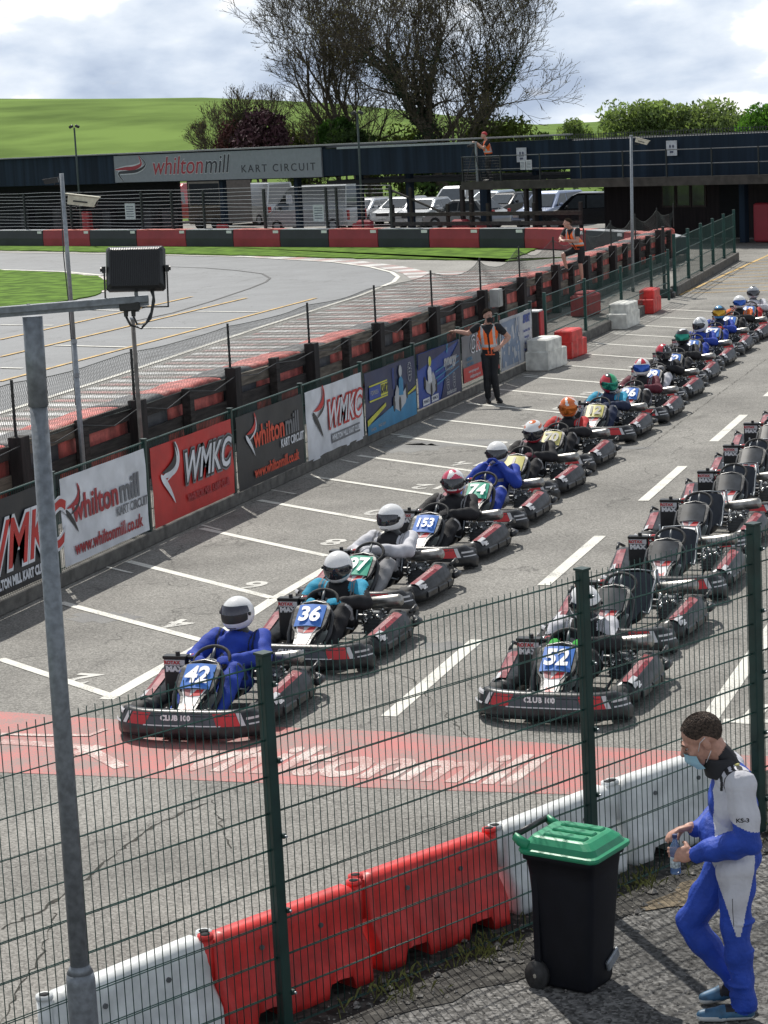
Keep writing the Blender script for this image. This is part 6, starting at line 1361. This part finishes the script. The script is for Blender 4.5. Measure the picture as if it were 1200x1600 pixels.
# ------------------------------------------------------------------ standing people
def rot3(yaw, pitch, roll=0.): return (Matrix.Rotation(yaw, 3, 'Z')@Matrix.Rotation(pitch, 3, 'X')@Matrix.Rotation(roll, 3, 'Y'))
def head_prims(pr, c, Rm, s=1.):
    c = Vector(c); P = lambda x, y, z: tuple(c+Rm@Vector((x*s, y*s, z*s))); r = lambda *a: tuple(q*s for q in a); M3 = [list(q) for q in Rm]
    pr += [('e', P(0, .014, .030), r(.078, .098, .088), M3, 'head'), ('e', P(0, -.034, -.035), r(.063, .066, .080), M3, 'head'), ('e', P(0, -.045, -.088), r(.046, .046, .032), M3, 'head'), ('c', P(0, -.098, .008), .009*s, P(0, -.121, -.026), .0135*s, 'head'), ('e', P(0, -.083, .016), r(.050, .018, .013), M3, 'head'),
           ('e', P(.036, -.070, -.036), r(.024, .022, .020), M3, 'head'), ('e', P(-.036, -.070, -.036), r(.024, .022, .020), M3, 'head'), ('c', P(-.020, -.093, -.064), .0085*s, P(.020, -.093, -.064), .0085*s, 'head')]
    for q in (-1, 1): pr += [('e', P(q*.080, .012, -.016), r(.011, .020, .033), [list(v) for v in (Rm@Matrix.Rotation(q*-.25, 3, 'Z'))], 'head'), ('c', P(q*.080, .018, .008), .009*s, P(q*.076, .004, -.044), .008*s, 'head')]
def hair(parent, c, Rm, m, s=1., front=40, side=8, back=-38, k=1.045, bump=.02, top=None):
    b = MB(); b.smooth = False; nu, nv = 120, 44; vs = []; c = Vector(c)
    for j in range(nv+1):
        for i in range(nu):
            az = 2*math.pi*i/nu; a = abs(math.degrees(az if az < math.pi else az-2*math.pi))
            lo = front+(side-front)*min(1, max(0, (a-28)/42)) if a < 70 else (side+( -4-side)*(a-70)/25 if a < 95 else (-4+(back+4)*min(1, (a-95)/40)))
            el = R(lo+(90-lo)*j/nv); kk = (k if 0 < j else 1.0)*(1+bump*(random.random()-.5)); v = Vector((.078*math.cos(el)*math.sin(az)*kk, -.098*math.cos(el)*math.cos(az)*kk+.014, .088*math.sin(el)*kk+.030))*s; vs.append(c+Rm@v)
    b.add(vs, [(j*nu+i, j*nu+(i+1) % nu, (j+1)*nu+(i+1) % nu, (j+1)*nu+i) for j in range(nv) for i in range(nu)]); return b.build('hair', m, parent)
def mask(parent, c, Rm, m, s=1., loops=True):
    b = MB(); b.smooth = True; c = Vector(c); n = 14; mm = 7; vs = []
    for i in range(n+1):
        az = R(-78+156*i/n); f = math.cos(az)
        for j in range(mm+1):
            v = j/mm; z = -.112+.098*v*(.72+.28*f); z += -.012*(1-f); y = -.052-.072*f**.8*(1-.35*abs(v-.62)**1.5*2)+(.0 if v < .85 else -.0); y += .004*math.sin(v*math.pi*3)*f; x = .071*math.sin(az)*(1-.22*(1-v)); vs.append(c+Rm@(Vector((x, y+.012*(1-f), z))*s))
    b.add(vs, [(i*(mm+1)+j, (i+1)*(mm+1)+j, (i+1)*(mm+1)+j+1, i*(mm+1)+j+1) for i in range(n) for j in range(mm)]); o = b.build('face_mask', m, parent)
    if loops:
        for q in (-1, 1):
            b = MB(); b.smooth = True; P = lambda x, y, z: c+Rm@(Vector((x, y, z))*s); b.tube([P(q*.068, -.040, -.030), P(q*.080, -.012, .004), P(q*.089, .022, .016)], .0018*s, 5); b.tube([P(q*.064, -.036, -.095), P(q*.080, -.004, -.068), P(q*.087, .014, -.052)], .0018*s, 5); b.build('ear_loop', WHITE, o)
    return o
def eyes(parent, c, Rm, s=1.):
    for q in (-1, 1):
        b = MB(); b.smooth = True; p = Vector(c)+Rm@(Vector((q*.031, -.0835, -.003))*s); b.sphere(p, (.0120*s, .009*s, .0052*s), 10, 6, Rm); e_ = b.build('eye', mat('eye_white', (.32, .28, .26), .4), parent); b = MB(); b.sphere(Vector(c)+Rm@(Vector((q*.031, -.0925, -.005))*s), .0045*s, 8, 6); b.build('iris', mat('iris', (.03, .02, .015), .2), e_)
        b = MB(); b.smooth = True; P = lambda x, y, z: Vector(c)+Rm@(Vector((q*x, y, z))*s); b.tube([P(.012, -.099, .019), P(.030, -.098, .025), P(.050, -.086, .019)], [.003*s, .0045*s, .002*s], 5); b.build('eyebrow', HAIRB, parent)
HAIRB = mat('hair_dark_brown', (.035, .022, .016), .85, var=.7, scale=70, bump=.8, bscale=120, lo=.3, hi=.7, col2=(.11, .075, .055)); MASKB = mat('surgical_mask_blue', (.36, .60, .72), .8, var=.08, bump=.2, bscale=40); MASKK = mat('mask_black', (.015, .015, .017), .8)
def shoe(pr, heel, toe, s=1., tag_='shoe', lift=0.):
    h, t_ = V(*heel), V(*toe); m_ = (h*.45+t_*.55); pr += [('c', tuple(h+V(0, 0, .045*s)), .046*s, tuple(m_+V(0, 0, .045*s)), .048*s, tag_), ('c', tuple(m_+V(0, 0, .040*s)), .048*s, tuple(t_+V(0, 0, .034*s)), .036*s, tag_)]
# --- man in the blue and white race suit
SBL = mat('race_suit_blue', (.020, .065, .40), .62, var=.16, scale=9, bump=.35, bscale=45, spec=.35); SWT = mat('race_suit_pale', (.60, .60, .65), .7, var=.08, scale=9, bump=.3, bscale=45); SBK = mat('race_suit_black', (.014, .014, .018), .7, var=.2); SST = mat('race_suit_stripe', (.60, .60, .66), .7); SHB = mat('shoe_blue', (.035, .11, .20), .5, var=.4, scale=14); SLE = mat('shoe_sole', (.6, .62, .62), .6)
mp_ = Vector(g(1120, 1590)); man = thing('person', 'man in a blue and white race suit and face mask opening a drinks bottle', 'person', (mp_.x+.075, mp_.y+.09, .012), R(-72))
pr = []; S_ = 1.0
hd_c = (0., -.135, 1.655); hR = rot3(-.10, .52)     # looking down at the bottle
pr += [('e', (0, .04, .95), (.185, .150, .15), None, 'torso'), ('e', (0, -.02, 1.07), (.178, .150, .17), None, 'torso'), ('e', (0, .03, 1.27), (.195, .142, .21), None, 'torso'), ('e', (0, .03, 1.42), (.205, .110, .095), None, 'torso'), ('e', (.11, .035, 1.455), (.11, .085, .06), None, 'torso'), ('e', (-.11, .035, 1.455), (.11, .085, .06), None, 'torso'), ('c', (0, .02, 1.45), .085, (0, -.035, 1.555), .070, 'collar'), ('c', (0, -.03, 1.53), .068, (0, -.08, 1.62), .068, 'head')]
head_prims(pr, hd_c, hR, 1.20)
limb(pr, (.10, .03, .90), .118, (.115, .015, .52), .082, (.125, .055, .13), .064, 'leg', 'shin', 1.02); limb(pr, (-.10, .02, .90), .112, (-.12, -.22, .50), .084, (-.11, .03, .15), .062, 'leg', 'shin', 1.02)
pr += [('c', (.125, .05, .15), .078, (.13, .05, .10), .074, 'shin'), ('c', (-.11, .03, .17), .074, (-.11, .05, .125), .070, 'shin')]
for z_ in (.22, .30, .42, .60): pr.append(('e', (.121, .035, z_), (.079+.01*(z_ > .5), .082+.008*(z_ > .5), .018), None, 'shin' if z_ < .5 else 'leg'))
shoe(pr, (.13, .07, .0), (.12, -.19, -.005)); shoe(pr, (-.115, .085, .05), (-.12, -.145, .0))
# near arm (left) folded across, far arm too
limb(pr, (.205, .045, 1.43), .092, (.275, .075, 1.12), .080, (.12, -.185, 1.005), .056, 'sleeve_n', 'fore_n'); limb(pr, (-.205, .03, 1.43), .090, (-.235, .02, 1.13), .072, (-.09, -.165, 1.09), .052, 'sleeve_f', 'fore_f')
for k, (a, rr) in enumerate(((.15, .071), (.35, .076), (.55, .070), (.75, .062), (.92, .054))):
    q = V(.275, .075, 1.12)*(1-a)+V(.12, -.185, 1.005)*a; pr.append(('e', tuple(q), (rr*1.12, rr*.60, rr*1.18), [list(v) for v in Matrix.Rotation(-.5, 3, 'X')@Matrix.Rotation(-.45, 3, 'Z')], 'fore_n'))
hand(pr, (.105, -.215, .998), (-.42, -.86, -.10), (-.75, .35, -.2), -1, 1.0, 'hand', 1.12)
hand(pr, (-.075, -.200, 1.105), (.36, -.84, -.05), (.35, .1, -.9), -1, 1.1, 'hand', 1.12)
def cls_man(tg, c):
    x, y, z = c
    if tg == 'head' or tg == 'hand': return 4
    if tg == 'collar': return 2
    if tg == 'shoe': return 6 if z < (.026 if x > 0 else .03) else (2 if (-.06 < y < .0 and z > .05) and False or (z > .062 and y > -.06) else (6 if z < .034 and y < -.1 else 5))
    ax = abs(x)
    if tg in ('torso', 'leg', 'sleeve_n', 'sleeve_f'):
        if z > 1.375 and ax > .07 and tg in ('torso', 'sleeve_n', 'sleeve_f') and ax < .235+.0*z:
            if ax > .205: return 2 if -.06 < y < .12 and ax < .222 else (1)
            for yc in (-.035, .0, .035):
                if abs(y-yc) < .0075: return 3
            if -.055 < y < .075: return 2
            if -.09 < y < .14: return 1
    if tg in ('sleeve_n', 'sleeve_f'):
        return 0 if z < 1.20+.35*(.07-y) else 1
    if tg in ('fore_n', 'fore_f', 'shin'): return 0
    if ax > .05 and tg in ('torso', 'leg') and z > .50:
        k = (z-.50)
        if z < 1.02: yf, yb = -.02-.13*min(1, k/.45), .0+.105*min(1, k/.45)+.015
        else: yf, yb = -.13+.02*(z-1.02), .11
        if (x > .05 if tg == 'torso' else x > .10) or (x < -.05 if tg == 'torso' else x < -.13):
            if yf+.025 < y-.01 < yb: return 1
    return 0
blob('body', pr, [SBL, SWT, SBK, SST, SKIN2, SHB, SLE], cls_man, man, .0062, 3, .0085, 19.)
hair(man, hd_c, hR, HAIRB, 1.205, 34, -6, -50, 1.03, .05); mask(man, hd_c, hR, MASKB, 1.22); eyes(man, hd_c, hR, 1.2)
b = MB(); b.smooth = True; ring = []
for z_, rr in ((1.43, .120), (1.47, .112), (1.525, .100), (1.545, .096), (1.545, .088), (1.47, .090)): ring.append([(rr*math.cos(a)*.98, -.005+(-.045*(z_-1.44)/.1)+rr*math.sin(a), z_) for a in [2*math.pi*k/24 for k in range(24)]])
b.loft(ring, True, False); cl = b.build('collar', SBK, man)
b = MB(); b.box((.078, .050, 1.50), (.034, .012, .032), Matrix.Rotation(-.95, 3, 'Z'), bev=.003); b.build('collar_badge', NYEL, cl)
text('KS-3', .032, SBK, man, Mcols((.05, .99, .0), (-.1, 0, .99), (.99, -.05, .1), (.355, .035, 1.268)), name='sleeve_lettering', offset=.001, sx=1.25)
b = MB(); b.smooth = True; b.tube([(.262, -.02, .78), (.232, -.015, .68), (.222, -.01, .60)], .002, 4); b.build('pocket_seam', SBK, man)
# drinks bottle
M4 = Matrix.LocRotScale(None, None, None); wp = man.matrix_basis@Vector((0, 0, 0))
Mm = Matrix.Translation(man.location)@Matrix.Rotation(R(-72), 4, 'Z'); pb = Mm@Vector((.035, -.310, .925)); bt = thing('drinks_bottle', 'clear blue plastic drinks bottle in the hands of the man in the race suit', 'bottle', pb, R(20))
PET = mat('bottle_plastic', (.10, .20, .42), .12, alpha=.62, spec=.8); b = MB(); b.smooth = True; b.tube([(0, 0, -.06), (0, 0, -.055), (0, 0, .0), (0, 0, .06), (0, 0, .10), (0, 0, .135), (0, 0, .155)], [.026, .031, .029, .031, .031, .014, .012], 16); b.build('bottle_body', PET, bt); b = MB(); b.cyl((0, 0, .155), (0, 0, .175), .015, n=14); b.build('cap', mat('cap_navy', (.03, .05, .14), .4), bt); b = MB(); b.smooth = True; b.tube([(0, 0, -.02), (0, 0, .045)], .0305, 16, False); b.build('paper_label', mat('label_pale', (.45, .52, .55), .5, var=.5, scale=60), bt)
# --- marshals
VORG = mat('hi_vis_orange', (.95, .16, .02), .6, var=.08, bump=.3); REFL = mat('reflective_tape', (.50, .50, .50), .4, var=.1); TEE = mat('black_cotton', (.016, .017, .020), .85, var=.2); TRO = mat('black_trousers', (.012, .013, .016), .8, var=.25, bump=.3); SHO = mat('black_shoe', (.02, .02, .022), .5)
HAIRD = mat('hair_brown', (.03, .02, .013), .9, var=.5, scale=60, spec=.2)
def vest(parent, prims_, mats_, z0=1.0):
    pass
VB_ = [TEE, VORG, REFL, TRO, SKIN, SHO, mat('sock', (.3, .3, .3), .8), mat('vest_piping', (.7, .12, .04), .6)]
def marshal(label, loc, rz, J, z_hem=.98, vest_lo=1.06, shorts=False, headR=None, hat=None, maskm=None, s=1.0, openf=True):
    t = thing('person', label, 'person', loc, rz); t.scale = (s, s, s); pr = []
    hc = J.get('head', (0, -.03, 1.635)); hR_ = headR or rot3(0, .05); lx = J.get('lean', V(0, 0, 0))
    pel = V(0, .02, .93)+J.get('pel', V(0, 0, 0)); ch = V(0, .02, 1.27)+lx
    pr += [('e', tuple(pel), (.158, .115, .14), None, 'pel'), ('c', tuple(pel+V(0, 0, .08)), .150, tuple(ch-V(0, 0, .05)), .150, 'torso'), ('e', tuple(ch), (.192, .130, .18), None, 'torso'), ('e', tuple(ch+V(0, 0, .13)), (.20, .098, .075), None, 'torso'), ('c', tuple(ch+V(0, -.0, .18)), .058, tuple(V(*hc)+V(0, .02, -.07)), .054, 'head')]
    head_prims(pr, hc, hR_, 1.)
    for q, k in ((-1, 'r'), (1, 'l')):
        sh = ch+V(q*.18, 0, .15); el, wr_ = J['el'+k], J['wr'+k]; el, wr_ = V(*el), V(*wr_); m_ = (sh+el)/2
        pr += [('c', tuple(sh), .076, tuple(m_), .068, 'slv'), ('c', tuple(m_), .054, tuple(el), .046, 'arm'), ('c', tuple(el), .046, tuple(el*.6+wr_*.4), .047, 'arm'), ('c', tuple(el*.6+wr_*.4), .047, tuple(wr_), .031, 'arm')]
        if k+'h' in J: hand(pr, tuple(wr_), J[k+'h'][0], J[k+'h'][1], J[k+'h'][2], J.get('curl', 1.), 'hand', 1.05)
        hp = pel+V(q*.085, 0, -.04); kn, an = V(*J['kn'+k]), V(*J['an'+k])
        if shorts: m2 = hp*.25+kn*.75; pr += [('c', tuple(hp), .098, tuple(m2), .088, 'leg'), ('c', tuple(m2), .06, tuple(kn), .054, 'skinleg'), ('c', tuple(kn), .054, tuple(kn*.6+an*.4), .054, 'skinleg'), ('c', tuple(kn*.6+an*.4), .052, tuple(an), .036, 'skinleg')]
        else: limb(pr, hp, .095, kn, .068, an, .056, 'leg', 'leg', 1.04)
        shoe(pr, J['he'+k], J['to'+k], .95)
    vf = J.get('vopen', .02)
    def cls(tg, c):
        x, y, z = V(*c)-0
        if tg in ('head', 'hand', 'arm', 'skinleg'): return 4
        if tg == 'shoe': return 5
        if tg == 'leg' or (tg == 'pel' and z < max(.90, vest_lo-.22)): return 3
        if tg == 'slv': return 0
        if tg in ('torso', 'pel'):
            xx = x-lx[0]*min(1, max(0, (z-.95)/.35))
            if z < vest_lo: return (7 if abs(abs(xx)-.03) < .012 or z < max(.90, vest_lo-.22)+.02 else 0) if y < 0 else 0
            if openf and y < 0 and abs(xx) < .018+.09*max(0, z-1.28)/.15: return 0
            if abs(z-(vest_lo+.07)) < .028: return 2
            if .085 < abs(xx) < .135 and z > vest_lo+.09: return 2
            return 1
        return 0
    blob('body', pr, VB_, cls, t, .0105, 3, .003, 16.)
    if hat is None: hair(t, hc, hR_, HAIRD, 1.02, 36, 10, -40, 1.10, .05)
    else:
        hair(t, hc, hR_, hat, 1.04, 30, 12, -30, 1.07, 0).name = 'cap'
    if maskm: mask(t, hc, hR_, maskm, 1.04, False)
    eyes(t, hc, hR_)
    return t
m1 = Vector(g(769, 629)); ha = atx(702, 521, -11.97); rz1 = R(16); dx, dy = ha.x-m1.x, ha.y-m1.y; hx, hy = dx*math.cos(rz1)+dy*math.sin(rz1), -dx*math.sin(rz1)+dy*math.cos(rz1)
marshal('marshal in orange vest and black mask with one hand on the banner fence', (m1.x, m1.y, 0), rz1, dict(lean=V(-.03, .0, 0), head=(-.01, -.03, 1.63), elr=(-.40, .02, 1.31), wrr=(-.62, .06, 1.36), ell=(.36, .08, 1.20), wrl=(.20, -.05, 1.05), rh=((-1, 0, .0), (0, -.3, -1), -1), lh=((-.6, -.5, -.3), (-.6, .5, -.2), 1), knr=(-.08, -.02, .50), anr=(-.07, .03, .12), knl=(.06, -.05, .50), anl=(.10, .02, .12), her=(-.07, .05, 0), tor=(-.05, -.17, 0), hel=(.11, .04, 0), tol=(.17, -.15, 0)), headR=rot3(.55, .05), maskm=MASKK, vest_lo=1.0)
p2 = aty(903, 443, 57.0)
print('marshal2', p2)
marshal('marshal in shorts and orange vest leaning on the netting above the timber barrier', (p2.x, p2.y, p2.z), R(-18), dict(lean=V(-.10, -.08, -.02), pel=V(.02, .04, 0), head=(-.16, -.16, 1.60), elr=(-.36, -.22, 1.20), wrr=(-.22, -.40, 1.17), ell=(.16, -.20, 1.12), wrl=(-.12, -.38, 1.16), rh=((.8, -.5, 0), (0, .3, -1), 1), lh=((-.8, -.5, 0), (0, .3, -1), -1), knr=(-.24, -.30, .78), anr=(-.20, -.22, .42), knl=(.10, .0, .49), anl=(.10, .06, .10), her=(-.20, -.18, .33), tor=(-.22, -.40, .35), hel=(.10, .08, 0), tol=(.08, -.14, 0)), shorts=True, headR=rot3(-.75, .05), vest_lo=.98, z_hem=2)
u_, _ = bu(764, 250, -.8); p3 = bw_(u_, -.85, 2.63)
marshal('marshal in orange vest and red cap at a camera on the raised walkway', p3, R(-58), dict(lean=V(0, -.05, 0), head=(0, -.12, 1.66), elr=(-.24, -.22, 1.22), wrr=(-.10, -.42, 1.42), ell=(.26, -.24, 1.20), wrl=(.08, -.42, 1.40), rh=((.3, -.8, .4), (0, 0, -1), 1), lh=((-.3, -.8, .4), (0, 0, -1), -1), knr=(-.1, -.02, .5), anr=(-.1, .05, .1), knl=(.1, -.03, .5), anl=(.12, .05, .1), her=(-.1, .06, 0), tor=(-.1, -.16, 0), hel=(.12, .06, 0), tol=(.13, -.16, 0)), headR=rot3(0, .1), hat=mat('cap_red', (.5, .03, .04), .7), openf=False, vest_lo=1.0, s=1.16)
Mx = Matrix.Translation(p3)@Matrix.Rotation(R(-58), 4, 'Z'); pc = Mx@Vector((0, -.62, 0)); vc = thing('video_camera', 'black video camera on a tripod in front of the marshal on the walkway', 'camera', pc, R(-58))
b = MB(); b.box((0, 0, 1.52), (.12, .30, .14), bev=.01); b.build('camera_body', BLK, vc); b = MB(); b.cyl((0, -.15, 1.52), (0, -.26, 1.52), .05, n=12); b.build('lens', BLKM, vc)
for k in range(3): a = R(120*k+30); b = MB(); b.tube([(0, 0, 1.42), (.42*math.cos(a), .42*math.sin(a), .0)], .018, 6); b.build('tripod_leg', BLKM, vc)
